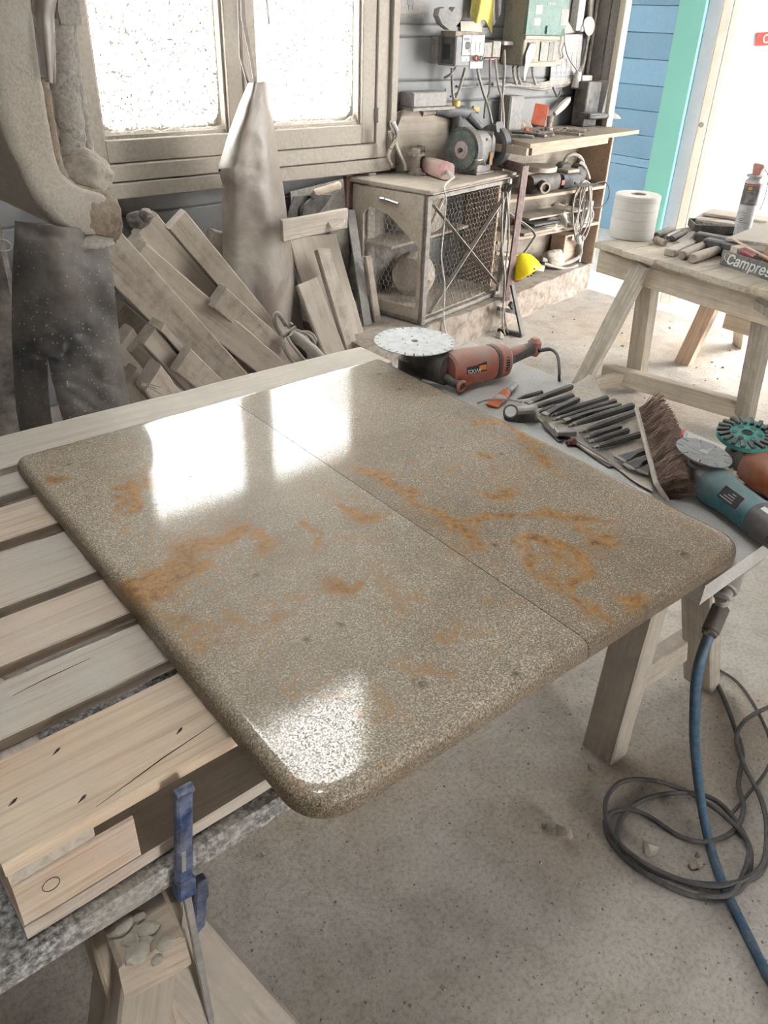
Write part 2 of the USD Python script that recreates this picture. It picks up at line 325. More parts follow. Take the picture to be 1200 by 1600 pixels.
# back wall: horizontal siding up to 2.75 m with grooves, plain wall above, one window below and one high up
wx0, wx1, wz0, wz1 = 1.43, 3.0, 1.08, 2.6
grooves = [.30, .47, .64, .81, 1.00, PY(650, 161, YW)[2], PY(640, 126.5, YW)[2], PY(640, 58, YW)[2], PY(640, 37.5, YW)[2], 1.80, 1.95, 2.1, 2.25, 2.4, 2.55, 2.75]
def siding(x0, x1, z0, z1):
    ms = []
    zs = [z0] + [z for z in grooves if z0 + .03 < z < z1 - .03] + [z1]
    for a, b in zip(zs, zs[1:]):
        pr = [(0, a), (-.006, a + .004), (-.012, a + .016), (-.012, b - .006), (-.004, b), (.03, b), (.03, a)]
        ms.append(tf(prism([(y, z) for y, z in pr], x1 - x0), A([0, 0, 1], [1, 0, 0], [0, 1, 0]), (x0, YW, 0)))
    return ms
wb = siding(-3, wx0, 0, 2.75) + siding(wx1, XW, 0, 2.75) + siding(wx0, wx1, 0, wz0) + [box(wx1 - wx0, .03, 2.75 - wz1, at=((wx0+wx1)/2, YW + .015, (2.75+wz1)/2))]
hx0, hx1, hz0, hz1 = .9, 3.13, PY(0, 0, YW)[2] * 0 + 4.42, 6.0
for x0, x1, z0, z1 in ((-3, hx0, 2.75, ZC), (hx1, XW, 2.75, ZC), (hx0, hx1, 2.75, hz0), (hx0, hx1, hz1, ZC)):
    wb.append(box(x1 - x0, .08, z1 - z0, .001, at=((x0+x1)/2, YW + .04, (z0+z1)/2)))
struct('wall_back', cat(wb), M_siding)

# dusty panes: they let the white sky through, spotted and caked with stone dust towards the edges
def pane_mat(name, cake=True):
    n = {'tc': ('texture_coordinate', {}), 'ns': ('noise_texture', {'scale': 85.0, 'detail': 1.5, 'roughness': .5}), 'nb': ('noise_texture', {'scale': 70.0, 'detail': 6.0, 'roughness': .85}),
         'at': ('attribute', {'attribute': 'cake'}), 'sp': ('map_range', {'from_min': .60, 'from_max': .63, 'to_min': 0., 'to_max': .992, 'clamp': True}),
         'ck': ('math', {'math_type': 'multiply_add', 'value2': 1.0, 'use_clamp': False}), 'cm': ('map_range', {'from_min': .90, 'from_max': 1.0, 'to_min': 0., 'to_max': .99, 'clamp': True}),
         'mxm': ('math', {'math_type': 'maximum'}), 'tr': ('transparent_bsdf', {'color': (.93, .95, .96)}), 'tl': ('translucent_bsdf', {'color': (.75, .74, .7)}), 'df': ('diffuse_bsdf', {'color': (.4, .37, .31)}),
         'mt': ('mix_closure', {'fac': .35}), 'md': ('mix_closure', {'fac': .985}), 'mm': ('mix_closure', {}), 'fr': ('fresnel', {'IOR': 1.45}), 'gl': ('glossy_bsdf', {'roughness': .2}), 'mg': ('mix_closure', {}), 'fh': ('math', {'math_type': 'multiply', 'value2': .4})}
    l = [('tc.object', 'ns.vector'), ('tc.object', 'nb.vector'), ('ns.fac', 'sp.value'), ('at.fac', 'ck.value1'), ('nb.fac', 'ck.value3'), ('ck.value', 'cm.value'), ('sp.result', 'mxm.value1'), ('cm.result', 'mxm.value2'),
         ('tr.BSDF', 'mt.closure1'), ('tl.BSDF', 'mt.closure2'), ('tl.BSDF', 'md.closure1'), ('df.BSDF', 'md.closure2'), ('mt.closure', 'mm.closure1'), ('md.closure', 'mm.closure2'), ('mxm.value', 'mm.fac'),
         ('fr.fac', 'fh.value1'), ('fh.value', 'mg.fac'), ('mm.closure', 'mg.closure1'), ('gl.BSDF', 'mg.closure2')]
    return material(name, n, l, 'mg.closure')
M_pane = pane_mat('dusty_pane')
def pane(x0, x1, z0, z1, nx=40, nz=50):
    xs, zs = np.linspace(x0, x1, nx), np.linspace(z0, z1, nz)
    g = np.array([[(x, YW + .02, z) for z in zs] for x in xs])
    return sheet(g, .004)
def cake(pr, x0, x1, z0, z1, base):
    p = np.array(UsdGeom.Mesh(pr).GetPointsAttr().Get()) + base
    de = np.minimum(p[:, 0] - x0, x1 - p[:, 0]); db = p[:, 2] - z0
    c = .48 * np.exp(-de / .02) + .72 * np.exp(-db / .05) 
    UsdGeom.PrimvarsAPI(pr).CreatePrimvar('cake', Sdf.ValueTypeNames.FloatArray, 'vertex').Set(Vt.FloatArray.FromNumpy(c.astype(np.float32)))
pl0, pl1, pr0, pr1, pz0, pz1 = 1.515, 2.10, 2.285, 2.885, 1.135, 2.5
fr = []
def fbx(x0, x1, y0, y1, z0, z1, b=.004): return box(x1-x0, y1-y0, z1-z0, b, at=((x0+x1)/2, (y0+y1)/2, (z0+z1)/2))
outer = cat(fbx(1.36, 1.44, 3.54, 3.66, .96, 2.66), fbx(2.985, 3.065, 3.54, 3.66, .96, 2.66), fbx(1.44, 2.985, 3.54, 3.66, 2.575, 2.66), fbx(1.44, 2.985, 3.52, 3.66, .962, 1.03))
sillboard = fbx(1.34, 3.068, 3.505, 3.6, .895, .958)
trim = fbx(3.067, 3.112, 3.52, 3.6, .9, 2.7)
def sash(x0, x1, a, b, lift=0):
    return cat(fbx(x0, a, 3.55, 3.63, 1.032, 2.573), fbx(b, x1, 3.55, 3.63, 1.032, 2.573), fbx(a, b, 3.55, 3.63, 1.032, pz0 - .012), fbx(a, b, 3.55, 3.63, pz1, 2.573),
               fbx(a, a + .012, 3.57, 3.61, pz0 - .012, pz1, .002), fbx(b - .012, b, 3.57, 3.61, pz0 - .012, pz1, .002), fbx(a + .012, b - .012, 3.575, 3.61, pz0 - .012, pz0 + .004, .002))
lsash, rsash = sash(1.442, 2.19, pl0 - .012, pl1 + .012), sash(2.196, 2.983, pr0 - .012, pr1 + .012)
def dustline(x0, x1, seed):
    xs = np.linspace(x0, x1, 70); pts = []; fs = []
    h = .012 + .030 * meshkit.fbm(np.stack([xs * 14, xs * 0 + seed, xs * 0], 1), 4, seed=seed) + .02 * np.exp(-(np.minimum(xs - x0, x1 - xs)) / .03)
    prof = [(0, -.004), (-.022, 0), (-.018, .45), (-.008, .85), (0, 1.0), (.012, .9), (.012, -.004)]
    for x, hh in zip(xs, h): pts += [(x, 3.596 + a * (1.0), pz0 - .014 + max(b, 0) * hh + min(b, 0)) for a, b in prof]
    k = len(prof); pts = np.array(pts); pts += (nrg.random(pts.shape) - .5) * .004
    for i in range(len(xs) - 1):
        for j in range(k):
            a0, a1 = i*k+j, i*k+(j+1) % k; fs += [(a0, a1+k, a1), (a0, a0+k, a1+k)]
    m = trimesh.Trimesh(pts, np.array(fs), process=False)
    return m
handle = cat(tube(smooth_path([(2.275, 3.50, 1.72), (2.28, 3.47, 1.70), (2.29, 3.47, 1.62), (2.30, 3.475, 1.56)], 6), .008, 8), fbx(2.255, 2.30, 3.515, 3.55, 1.69, 1.76))
win = struct('window_1', outer, M_frame, [
    ('sash', lsash, M_frame, [('dust_drift', dustline(pl0, pl1, 3), M_dustheap, None, {'kind': 'stuff'})]),
    ('sash', rsash, M_frame, [('dust_drift', dustline(pr0, pr1, 5), M_dustheap, None, {'kind': 'stuff'})]),
    ('sill_board', sillboard, M_frame), ('trim_board', trim, M_frame), ('hinge', cyl((2.992, 3.535, 1.13), (2.992, 3.535, 1.2), .006, 8), M_frame),
    ('handle', handle, plain('handle_plastic', (.75, .73, .7), .4), None, {'label': 'pale window handle'})])
for k, (a, b) in enumerate(((pl0, pl1), (pr0, pr1))):
    p = usdkit.mesh(stage, f'/World/window_1/{"pane" if k == 0 else "pane_001"}', pane(a - .006, b + .006, pz0 - .006, pz1 + .006), M_pane)
    cake(p, a, b, pz0, pz1, A(0, 0, 0))
# the high window whose light lies on the near end of the stone top
hw = [fbx(hx0, hx0 + .07, 3.55, 3.66, hz0, hz1), fbx(hx1 - .07, hx1, 3.55, 3.66, hz0, hz1), fbx(hx0 + .07, hx1 - .07, 3.55, 3.66, hz0, hz0 + .07), fbx(hx0 + .07, hx1 - .07, 3.55, 3.66, hz1 - .07, hz1), fbx(1.98, 2.05, 3.55, 3.66, hz0 + .07, hz1 - .07)]
struct('window_2', cat(hw), M_frame)
for k, (a, b) in enumerate(((hx0 + .07, 1.98), (2.05, hx1 - .07))):
    p = usdkit.mesh(stage, f'/World/window_2/{"pane" if k == 0 else "pane_001"}', pane(a, b, hz0 + .07, hz1 - .07, 12, 12), M_pane)
    cake(p, a, b, hz0 + .07, hz1 - .07, A(0, 0, 0))

# right wall with the tall open doorway
DY0, DY1, DZ = .9, 3.37, 3.1
wr = [box(.03, YW - 3.44, ZC, .001, at=(XW + .016, (YW + 3.44) / 2, ZC / 2)), box(.12, 3.44 - DY0, ZC - DZ, .001, at=(XW + .06, (3.44 + DY0) / 2, (ZC + DZ) / 2)), box(.12, DY0 + 3.2, ZC, .001, at=(XW + .06, (DY0 - 3.2) / 2, ZC / 2))]
struct('wall_right', cat(wr), M_plaster)
struct('trim_1', fbx(XW - .035, XW + .0, 3.49, 3.592, .2, 3.2), M_jamb, label='dark grey steel post beside the doorway')
struct('trim_2', cat(fbx(XW - .02, XW + .03, 3.435, 3.488, 0, DZ), fbx(XW - .03, XW + .03, 3.415, 3.434, 0, DZ)), M_plaster)
struct('trim_3', fbx(XW - .04, XW + .02, 3.37, 3.414, 0, DZ), M_cream, label='cream wooden door lining')
# other sides of the shed, open to the light where its big doors are
struct('wall_left', box(.1, 6.8, ZC, .001, at=(-3.05, .2, ZC / 2)), M_plaster)
struct('wall_front', cat(box(3.8, .1, ZC, .001, at=(-1.1, -3.25, ZC / 2)), box(3.4, .1, ZC, .001, at=(3.12, -3.25, ZC / 2)), box(.82, .1, ZC - 1.7, .001, at=(1.21, -3.25, (ZC + 1.7) / 2))), M_plaster)
struct('ceiling', cat(box(2.2, 7.0, .1, .001, at=(-2.0, .2, ZC + .05)), box(4.4, 7.0, .1, .001, at=(2.7, .2, ZC + .05)), box(1.4, 3.3, .1, .001, at=(-.2, -1.65, ZC + .05)), box(1.4, 2.4, .1, .001, at=(-.2, 2.5, ZC + .05))), M_plaster)
struct('window_3', cat(fbx(-.9, -.84, 0, 1.3, ZC, ZC + .1), fbx(.44, .5, 0, 1.3, ZC, ZC + .1), fbx(-.84, .44, 0, .06, ZC, ZC + .1), fbx(-.84, .44, 1.24, 1.3, ZC, ZC + .1)), M_frame, [('pane', fbx(-.84, .44, .06, 1.24, ZC + .04, ZC + .046, .001), material('skylight_pane', {'t': ('transparent_bsdf', {'color': (.9, .92, .93)}), 'g': ('glossy_bsdf', {'roughness': .1}), 'm': ('mix_closure', {'fac': .06})}, [('t.BSDF', 'm.closure1'), ('g.BSDF', 'm.closure2')], 'm.closure'))], label='skylight in the shed roof')
struct('trim_4', fbx(XW + .002, XW + .05, 2.84, 3.33, 2.99, 3.095), M_cream)

struct('trim_5', cat(box(1.62, 9.3, .06, .004, at=(5.78, 2.2, 3.7)), box(1.9, .06, 3.75, .004, at=(5.86, 6.85, 1.87)), box(.06, 3.2, 3.75, .004, at=(4.90, 5.25, 1.87))), M_plaster, label='awning over the yard outside the doorway')
# outside the doorway: blue panelled wall, mint pillar, white leaf with its aluminium edge
bx = 6.63
blue = []
bz = [-.012, .55, .62] + list(np.arange(.80, 4.6, .19))
for a, b in zip(bz, bz[1:]):
    blue.append(('panel_board', box(.03, 5.2, b - a - .004, .003, at=(bx + .015, 3.7, (a + b) / 2)), M_blue))
make('blue_building_wall', 'blue boarded outside wall seen through the open doorway', 'wall', [('backing', box(.06, 5.2, 4.6, at=(bx + .08, 3.7, 2.288)), M_blue)] + blue)
mp0, mp1 = PX(1062, 0, 6.2), PX(1105, 0, 6.2)
solo('mint_pillar', 'mint green flat pillar standing in front of the blue outside wall', 'pillar', box(.03, abs(mp0[1] - mp1[1]), 4.6, .004, at=(6.215, (mp0[1] + mp1[1]) / 2, 2.288)), M_mint)
solo('white_post', 'pale white flat board beside the mint pillar outside the doorway', 'board', box(.03, .9, 4.6, .004, at=(6.25, min(mp0[1], mp1[1]) - .452, 2.288)), M_white)
lx, ly = 4.93, 2.80
leafdir = unit(A(.62, -1, 0)); nrm = A(leafdir[1], -leafdir[0], 0)
def leafp(d, off=0): return A(lx, ly, 0) + leafdir * d + nrm * off
def leafbox(d0, d1, z0, z1, o0, o1, b=.003):
    c = (leafp(d0, (o0+o1)/2) + leafp(d1, (o0+o1)/2)) / 2; c[2] = (z0+z1)/2
    return tf(box(d1-d0, o1-o0, z1-z0, b), frame(leafdir), c)
leaf = leafbox(.07, 1.62, .06, 3.0, -.02, .012)
make('white_door_leaf', 'white painted door leaf swung out into the yard, with its cream edge profile', 'door', [
    ('panel', leaf, M_white), ('edge_profile', cat(leafbox(-.02, .03, .02, 3.04, -.03, .035), leafbox(.036, .07, .02, 3.04, -.025, .022)), M_cream), ('lock', tf(cyl((0, 0, 0), (.02, 0, 0), .015, 12), frame(nrm), leafp(.0, .03) + A(0, 0, PX(1085, 196, XW)[2])), M_jamb)])
# rough concrete plinth under cage and shelf
def rough_block(poly, z0, z1, seed, amp=.02, step=.05):
    ring = []
    k = len(poly)
    for i in range(k):
        a, b = A(*poly[i]), A(*poly[(i+1) % k]); n = max(1, int(np.linalg.norm(b-a)/step))
        ring += [a + (b-a)*t for t in np.linspace(0, 1, n, endpoint=False)]
    ring = np.array(ring); zs = np.linspace(z0, z1, max(2, int((z1-z0)/.03)))
    v = np.array([[(x, y, z) for x, y in ring] for z in zs]); n = len(ring)
    q = v.reshape(-1, 3); d = np.stack([meshkit.fbm(q * 14 + seed + j * 17, 4, seed=seed+j) - .5 for j in range(3)], 1); d[:, 2] *= .3
    q = q + d * amp * 2; f = []
    for i in range(len(zs) - 1):
        for j in range(n):
            a0, a1 = i*n+j, i*n+(j+1) % n; f += [(a0, a1, a1+n), (a0, a1+n, a0+n)]
    c = len(q); q = np.vstack([q, A(*ring.mean(0), z1)])
    for j in range(n): f.append((c, (len(zs)-1)*n+j, (len(zs)-1)*n+(j+1) % n))
    return trimesh.Trimesh(q, np.array(f), process=False)
PLT = .185
struct('plinth', rough_block([(2.45, 2.96), (3.4, 3.08), (4.80, 3.33), (4.80, 3.57), (2.45, 3.57)], -.01, PLT, 4, .022), M_plinth, label='rough broken concrete plinth along the back wall')
# ------------------------------------------------------------------ the stone top in two slabs
ZT, TH = .85, .04
pA, pB, pC, pD = (PZ(19, 712, ZT)[:2], PZ(592, 556, ZT)[:2], PZ(1172, 846, ZT)[:2], PZ(487, 1280, ZT)[:2])
jA, jB = PZ(357, 622, ZT)[:2], PZ(926, 1006, ZT)[:2]
def along(p, q, x): t = (x - p[0]) / (q[0] - p[0]); return p + (q - p) * t
jA, jB = along(pA, pB, jA[0]), along(pD, pC, jB[0])
strokes = [  # rust marks: photograph points, width in metres, strength
    ([(205, 915), (245, 895), (290, 865), (335, 845), (370, 832)], .022, 1.0), ([(225, 925), (270, 905), (300, 880)], .03, .9), ([(228, 945), (290, 975), (330, 985)], .02, .6),
    ([(395, 760), (415, 770), (412, 790)], .012, .0), ([(200, 762), (212, 775), (208, 795), (225, 755)], .016, .9), ([(175, 772), (188, 790)], .008, .7), ([(240, 790), (290, 800)], .02, .3),
    ([(85, 742), (92, 748)], .008, .9), ([(395, 838), (425, 845), (420, 862)], .014, .7), ([(540, 790), (560, 800), (590, 806)], .013, 1.0), ([(470, 822), (490, 834), (508, 852)], .006, .9),
    ([(555, 735), (600, 742), (630, 762), (650, 786), (690, 802), (720, 826)], .011, 1.0), ([(560, 735), (520, 770)], .02, .25), ([(690, 802), (740, 815), (800, 806), (850, 803), (900, 812), (940, 818)], .011, .9),
    ([(700, 815), (730, 835), (745, 860)], .02, .7), ([(808, 850), (830, 840), (870, 845), (905, 870), (925, 905), (900, 915)], .010, .95), ([(815, 852), (838, 885), (870, 915), (905, 940), (950, 965)], .013, .75),
    ([(855, 855), (885, 885), (905, 925)], .02, .55), ([(930, 850), (945, 842)], .014, .8), ([(895, 818), (945, 845)], .02, .5), ([(970, 938), (992, 938)], .011, 1.0), ([(925, 965), (955, 985)], .013, .5),
    ([(745, 660), (790, 662), (820, 678)], .018, .75), ([(815, 690), (860, 688), (915, 712)], .020, .6), ([(825, 702), (862, 726)], .010, .9), ([(765, 772), (800, 770)], .013, .9), ([(752, 714), (775, 716)], .010, .8),
    ([(820, 728), (880, 745)], .02, .3), ([(505, 915), (540, 922), (560, 916)], .011, .8), ([(400, 945), (450, 940)], .018, .45), ([(350, 960), (400, 985), (450, 960)], .014, .5), ([(420, 1010), (400, 1030), (440, 990)], .006, .5),
    ([(680, 990), (730, 985), (760, 995)], .016, .35), ([(640, 1045), (720, 1052)], .01, .5), ([(450, 745), (520, 775), (590, 780)], .02, .25), ([(590, 690), (620, 700), (640, 692)], .012, .3), ([(538, 712), (548, 706)], .007, .8),
    ([(640, 720), (655, 712)], .008, .6), ([(300, 985), (318, 1010)], .012, .6), ([(760, 940), (800, 945)], .012, .35), ([(560, 660), (600, 672)], .014, .2), ([(20, 20), (21, 21)], .001, 0)]
strokes = [(np.array([PZ(x, y, ZT)[:2] for x, y in p]), w, s) for p, w, s in strokes]
pits = [(624, 608), (592, 584), (312, 660), (158, 660), (655, 1067), (810, 1053), (930, 848), (1068, 866), (772, 852), (352, 628), (783, 709), (243, 788), (108, 725), (530, 975), (1010, 945), (460, 1105), (400, 900), (480, 1000), (690, 700), (840, 640), (905, 660), (560, 655)]
pits = [(PZ(x, y, ZT)[:2], r) for (x, y), r in zip(pits, [.006, .005, .006, .006, .008, .007, .007, .010, .004, .005, .004, .005, .004, .006, .004, .004, .004, .005, .003, .003, .003, .003])]
def stain_of(P):
    q = P[:, :2]; wv = np.stack([meshkit.fbm(np.c_[q * 26, np.zeros(len(q))] + o, 4, seed=3 + o) - .5 for o in (0, 9)], 1)
    qq = q + wv * .05; m = np.zeros(len(q))
    for pl, w, s in strokes:
        d = np.full(len(q), 9.)
        for a, b in zip(pl, pl[1:]):
            ab = b - a; t = np.clip(((qq - a) @ ab) / (ab @ ab + 1e-9), 0, 1); d = np.minimum(d, np.linalg.norm(qq - a - t[:, None] * ab, axis=1))
        m = np.maximum(m, s * np.exp(-(d / (w * 1.25)) ** 2)); m = np.maximum(m, .40 * s * np.exp(-(d / (w * 3.2)) ** 2))
    m = np.maximum(m, np.clip((meshkit.fbm(np.c_[q * 9, np.zeros(len(q)) + 4], 5, seed=31) - .60) * 4, 0, .26))
    pit = np.zeros(len(q))
    for c, r in pits:
        d = np.linalg.norm(q + wv * .006 - c, axis=1); pit = np.maximum(pit, .55 * np.exp(-((d - r) / .0016) ** 2) + .8 * (d < r * .55))
    return m, pit
def whole_top():
    out = rounded([pA, pD, pC, pB], [.024, .062, .05, .022], 14)
    pg = Polygon(out)
    if not pg.exterior.is_ccw: pg = Polygon(list(pg.exterior.coords)[::-1])
    L = pg.exterior.length; n = int(L / .006)
    P = np.array([pg.exterior.interpolate(L * i / n).coords[0] for i in range(n)])
    t = np.roll(P, -1, 0) - np.roll(P, 1, 0); nn = np.stack([-t[:, 1], t[:, 0]], 1); nn /= np.linalg.norm(nn, axis=1, keepdims=True)
    r = np.full(len(P), .019); rings = []
    wob = (meshkit.fbm(np.c_[P * 30, P[:, :1] * 0], 3, seed=5) - .5)[:, None] * .0025
    for k in range(8):
        a = k / 7 * math.pi / 2
        rings.append(np.c_[P + nn * (r * (1 - math.sin(a)))[:, None] + nn * wob, ZT - r * (1 - math.cos(a))])
    rb = r * .55
    for k in range(0, 6):
        a = k / 5 * math.pi / 2
        rings.append(np.c_[P + nn * (rb * (1 - math.cos(a)))[:, None] + nn * wob, ZT - TH + rb * (1 - math.sin(a))])
    n = len(P); v = np.vstack(rings); f = []
    for i in range(len(rings) - 1):
        for j in range(n):
            a0, a1 = i*n+j, i*n+(j+1) % n; f += [(a0, a0+n, a1+n), (a0, a1+n, a1)]
    top = rings[0][:, :2]; ip = Polygon(top).buffer(-.0035)
    x0, y0, x1, y1 = ip.bounds; gx, gy = np.meshgrid(np.arange(x0, x1, .0042), np.arange(y0, y1, .0042)); g = np.c_[gx.ravel(), gy.ravel()] + (nrg.random((gx.size, 2)) - .5) * .001
    import shapely
    g = g[shapely.contains_xy(ip, g[:, 0], g[:, 1])]
    pts = np.vstack([top, g]); tri = Delaunay(pts).simplices
    ce = pts[tri].mean(1); tri = tri[shapely.contains_xy(Polygon(top).buffer(1e-6), ce[:, 0], ce[:, 1])]
    e1, e2 = pts[tri[:, 1]] - pts[tri[:, 0]], pts[tri[:, 2]] - pts[tri[:, 0]]; cr = e1[:, 0]*e2[:, 1]-e1[:, 1]*e2[:, 0]
    tri = tri[np.abs(cr) > 1e-10]; cr = cr[np.abs(cr) > 0][:len(tri)] if False else (lambda e1, e2: e1[:, 0]*e2[:, 1]-e1[:, 1]*e2[:, 0])(pts[tri[:, 1]] - pts[tri[:, 0]], pts[tri[:, 2]] - pts[tri[:, 0]])
    tri[cr < 0] = tri[cr < 0][:, ::-1]
    off = np.where(tri < n, tri, tri + len(v) - n); V = np.vstack([v, np.c_[g, np.full(len(g), ZT)]])
    f = np.vstack([np.array(f), off])
    nb = len(V); bot = rings[-1]; V = np.vstack([V, [[*bot[:, :2].mean(0), ZT - TH]]]); o = (len(rings)-1)*n
    f = np.vstack([f, [(nb, o+(j+1) % n, o+j) for j in range(n)]])
    m = trimesh.Trimesh(V, f, process=False)
    if m.volume < 0: m.invert()
    return m
def stone_mat(name, base, lo, hi, seed):
    n = {'tc': ('texture_coordinate', {}), 'geo': ('geometry', {}), 'sep': ('separate_xyz', {}), 'mp': ('mapping', {'location': (seed * 2.3, seed, 0)}), 'at': ('attribute', {'attribute': 'stain'}), 'sx': ('separate_color', {}),
         'ng': ('noise_texture', {'scale': 380.0, 'detail': 3.0, 'roughness': .7}), 'nm': ('noise_texture', {'scale': 5.0, 'detail': 6.0, 'roughness': .6}), 'vo': ('voronoi_texture', {'scale': 430.0}), 'vsep': ('separate_color', {}), 'gm1': ('math', {'math_type': 'multiply_add', 'value2': .15, 'value3': -.075}), 'gm2': ('math', {'math_type': 'add'}), 'v2': ('voronoi_texture', {'scale': 140.0}),
         'rg': ('rgb_ramp', {'ramp': [(.30, tuple(c * .42 for c in lo)), (.42, lo), (.52, base), (.62, hi), (.74, tuple(min(1, c * 1.35) for c in hi))]}),
         'rm': ('rgb_ramp', {'ramp': [(.35, (.82, .80, .77)), (.5, (1, 1, 1)), (.68, (1.1, 1.1, 1.1))]}), 'mm': ('mix_color', {'blend_type': 'multiply', 'fac': 1.0}),
         'lr': ('rgb_ramp', {'ramp': [(.05, (1, 1, 1)), (.13, (0, 0, 0))]}), 'lsep': ('separate_color', {}), 'lg': ('math', {'math_type': 'greater_than', 'value2': .86}), 'lm': ('math', {'math_type': 'multiply'}), 'ml': ('mix_color', {'b': (.62, .58, .5)}),
         'dg': ('math', {'math_type': 'less_than', 'value2': .16}), 'dm': ('math', {'math_type': 'multiply'}), 'md': ('mix_color', {'b': (.09, .065, .045)}),
         'ns': ('noise_texture', {'scale': 85.0, 'detail': 7.0, 'roughness': .8}), 'nq': ('noise_texture', {'scale': 36.0, 'detail': 6.0, 'roughness': .75}), 'nsum': ('math', {'math_type': 'multiply_add', 'value2': 1.8}), 'sm': ('math', {'math_type': 'multiply_add', 'value2': .95}), 'sr': ('map_range', {'from_min': 1.60, 'from_max': 2.10, 'to_min': 0., 'to_max': .85, 'clamp': True}),
         'rc': ('rgb_ramp', {'ramp': [(.36, (.13, .06, .022)), (.5, (.33, .16, .042)), (.62, (.43, .25, .09))]}), 'mr': ('mix_color', {}), 'mp2': ('mix_color', {'b': (.07, .045, .035)}),
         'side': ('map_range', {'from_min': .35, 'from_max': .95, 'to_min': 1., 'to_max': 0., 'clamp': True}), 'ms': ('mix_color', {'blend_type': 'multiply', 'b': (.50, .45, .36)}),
         'ro': ('map_range', {'from_min': .40, 'from_max': .47, 'to_min': .6, 'to_max': .025, 'clamp': True}), 'rs': ('mix_float', {'b': .5}), 'bp': ('bump', {'strength': .028, 'distance': .0012}), 'bs': ('bump', {'strength': .6, 'distance': .003}), 'mb': ('mix_vector', {}),
         'bsp': ('math', {'math_type': 'multiply_add', 'value2': -.5}), 'p': ('principled_bsdf', {'ior': 1.62, 'specular_ior_level': .5})}
    l = [('tc.object', 'mp.vector')] + [('mp.vector', x + '.vector') for x in ('ng', 'nm', 'vo', 'v2', 'ns')] + [('vo.color', 'vsep.color'), ('vsep.g', 'gm1.value1'), ('gm1.value', 'gm2.value1'), ('ng.fac', 'gm2.value2'), ('gm2.value', 'rg.fac'), ('nm.fac', 'rm.fac'), ('rg.color', 'mm.a'), ('rm.color', 'mm.b'),
         ('v2.distance', 'lr.fac'), ('v2.color', 'lsep.color'), ('lsep.r', 'lg.value1'), ('lg.value', 'lm.value1'), ('lr.color', 'lm.value2'), ('mm.result', 'ml.a'), ('lm.value', 'ml.fac'),
         ('lsep.r', 'dg.value1'), ('dg.value', 'dm.value1'), ('lr.color', 'dm.value2'), ('ml.result', 'md.a'), ('dm.value', 'md.fac'),
         ('at.color', 'sx.color'), ('sx.r', 'sm.value1'), ('mp.vector', 'nq.vector'), ('nq.fac', 'nsum.value1'), ('ns.fac', 'nsum.value3'), ('nsum.value', 'sm.value3'), ('sm.value', 'sr.value'), ('ns.fac', 'rc.fac'), ('md.result', 'mr.a'), ('rc.color', 'mr.b'), ('sr.result', 'mr.fac'),
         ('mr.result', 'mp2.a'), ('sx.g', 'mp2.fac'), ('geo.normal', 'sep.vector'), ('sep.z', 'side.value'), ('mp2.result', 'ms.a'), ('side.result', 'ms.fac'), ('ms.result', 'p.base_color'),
         ('gm2.value', 'ro.value'), ('ro.result', 'rs.a'), ('side.result', 'rs.fac'), ('rs.result', 'p.roughness'), ('ng.fac', 'bp.height'), ('ng.fac', 'bs.height'), ('bp.normal', 'mb.a'), ('bs.normal', 'mb.b'), ('side.result', 'mb.fac'), ('mb.result', 'p.normal')]
    return material(name, n, l)
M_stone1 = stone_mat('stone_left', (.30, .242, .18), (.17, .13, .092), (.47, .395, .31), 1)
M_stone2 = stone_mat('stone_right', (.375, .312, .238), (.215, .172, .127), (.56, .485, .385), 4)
import manifold3d
_top = whole_top()
_man = manifold3d.Manifold(manifold3d.Mesh(np.array(_top.vertices, np.float32), np.array(_top.faces, np.uint32)))
jn = unit(jB - jA); nrm3 = (jn[1], -jn[0], 0.0); jo = jA[0] * nrm3[0] + jA[1] * nrm3[1]
def put_slab(label, sgn, mt):
    man = _man.trim_by_plane((nrm3[0] * sgn, nrm3[1] * sgn, 0.0), jo * sgn + .0006).to_mesh()
    m = trimesh.Trimesh(man.vert_properties[:, :3], man.tri_verts, process=False); base = bottom([m])
    pr = usdkit.mesh(stage, '/World/' + numbered('/World', 'stone_slab'), trimesh.Trimesh(m.vertices - base, m.faces, process=False), mt, smooth=40)
    pr.AddTranslateOp().Set(Gf.Vec3d(*base.tolist())); setdata(pr.GetPrim(), label=label, category='stone slab')
    P = np.array(pr.GetPointsAttr().Get()) + base; s, pit = stain_of(P)
    UsdGeom.PrimvarsAPI(pr).CreatePrimvar('stain', Sdf.ValueTypeNames.Color3fArray, 'vertex').Set(Vt.Vec3fArray.FromNumpy(np.stack([s, pit, s * 0], 1).astype(np.float32)))
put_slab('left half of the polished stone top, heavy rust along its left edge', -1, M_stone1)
put_slab('right half of the polished stone top, with curling rust veins', 1, M_stone2)

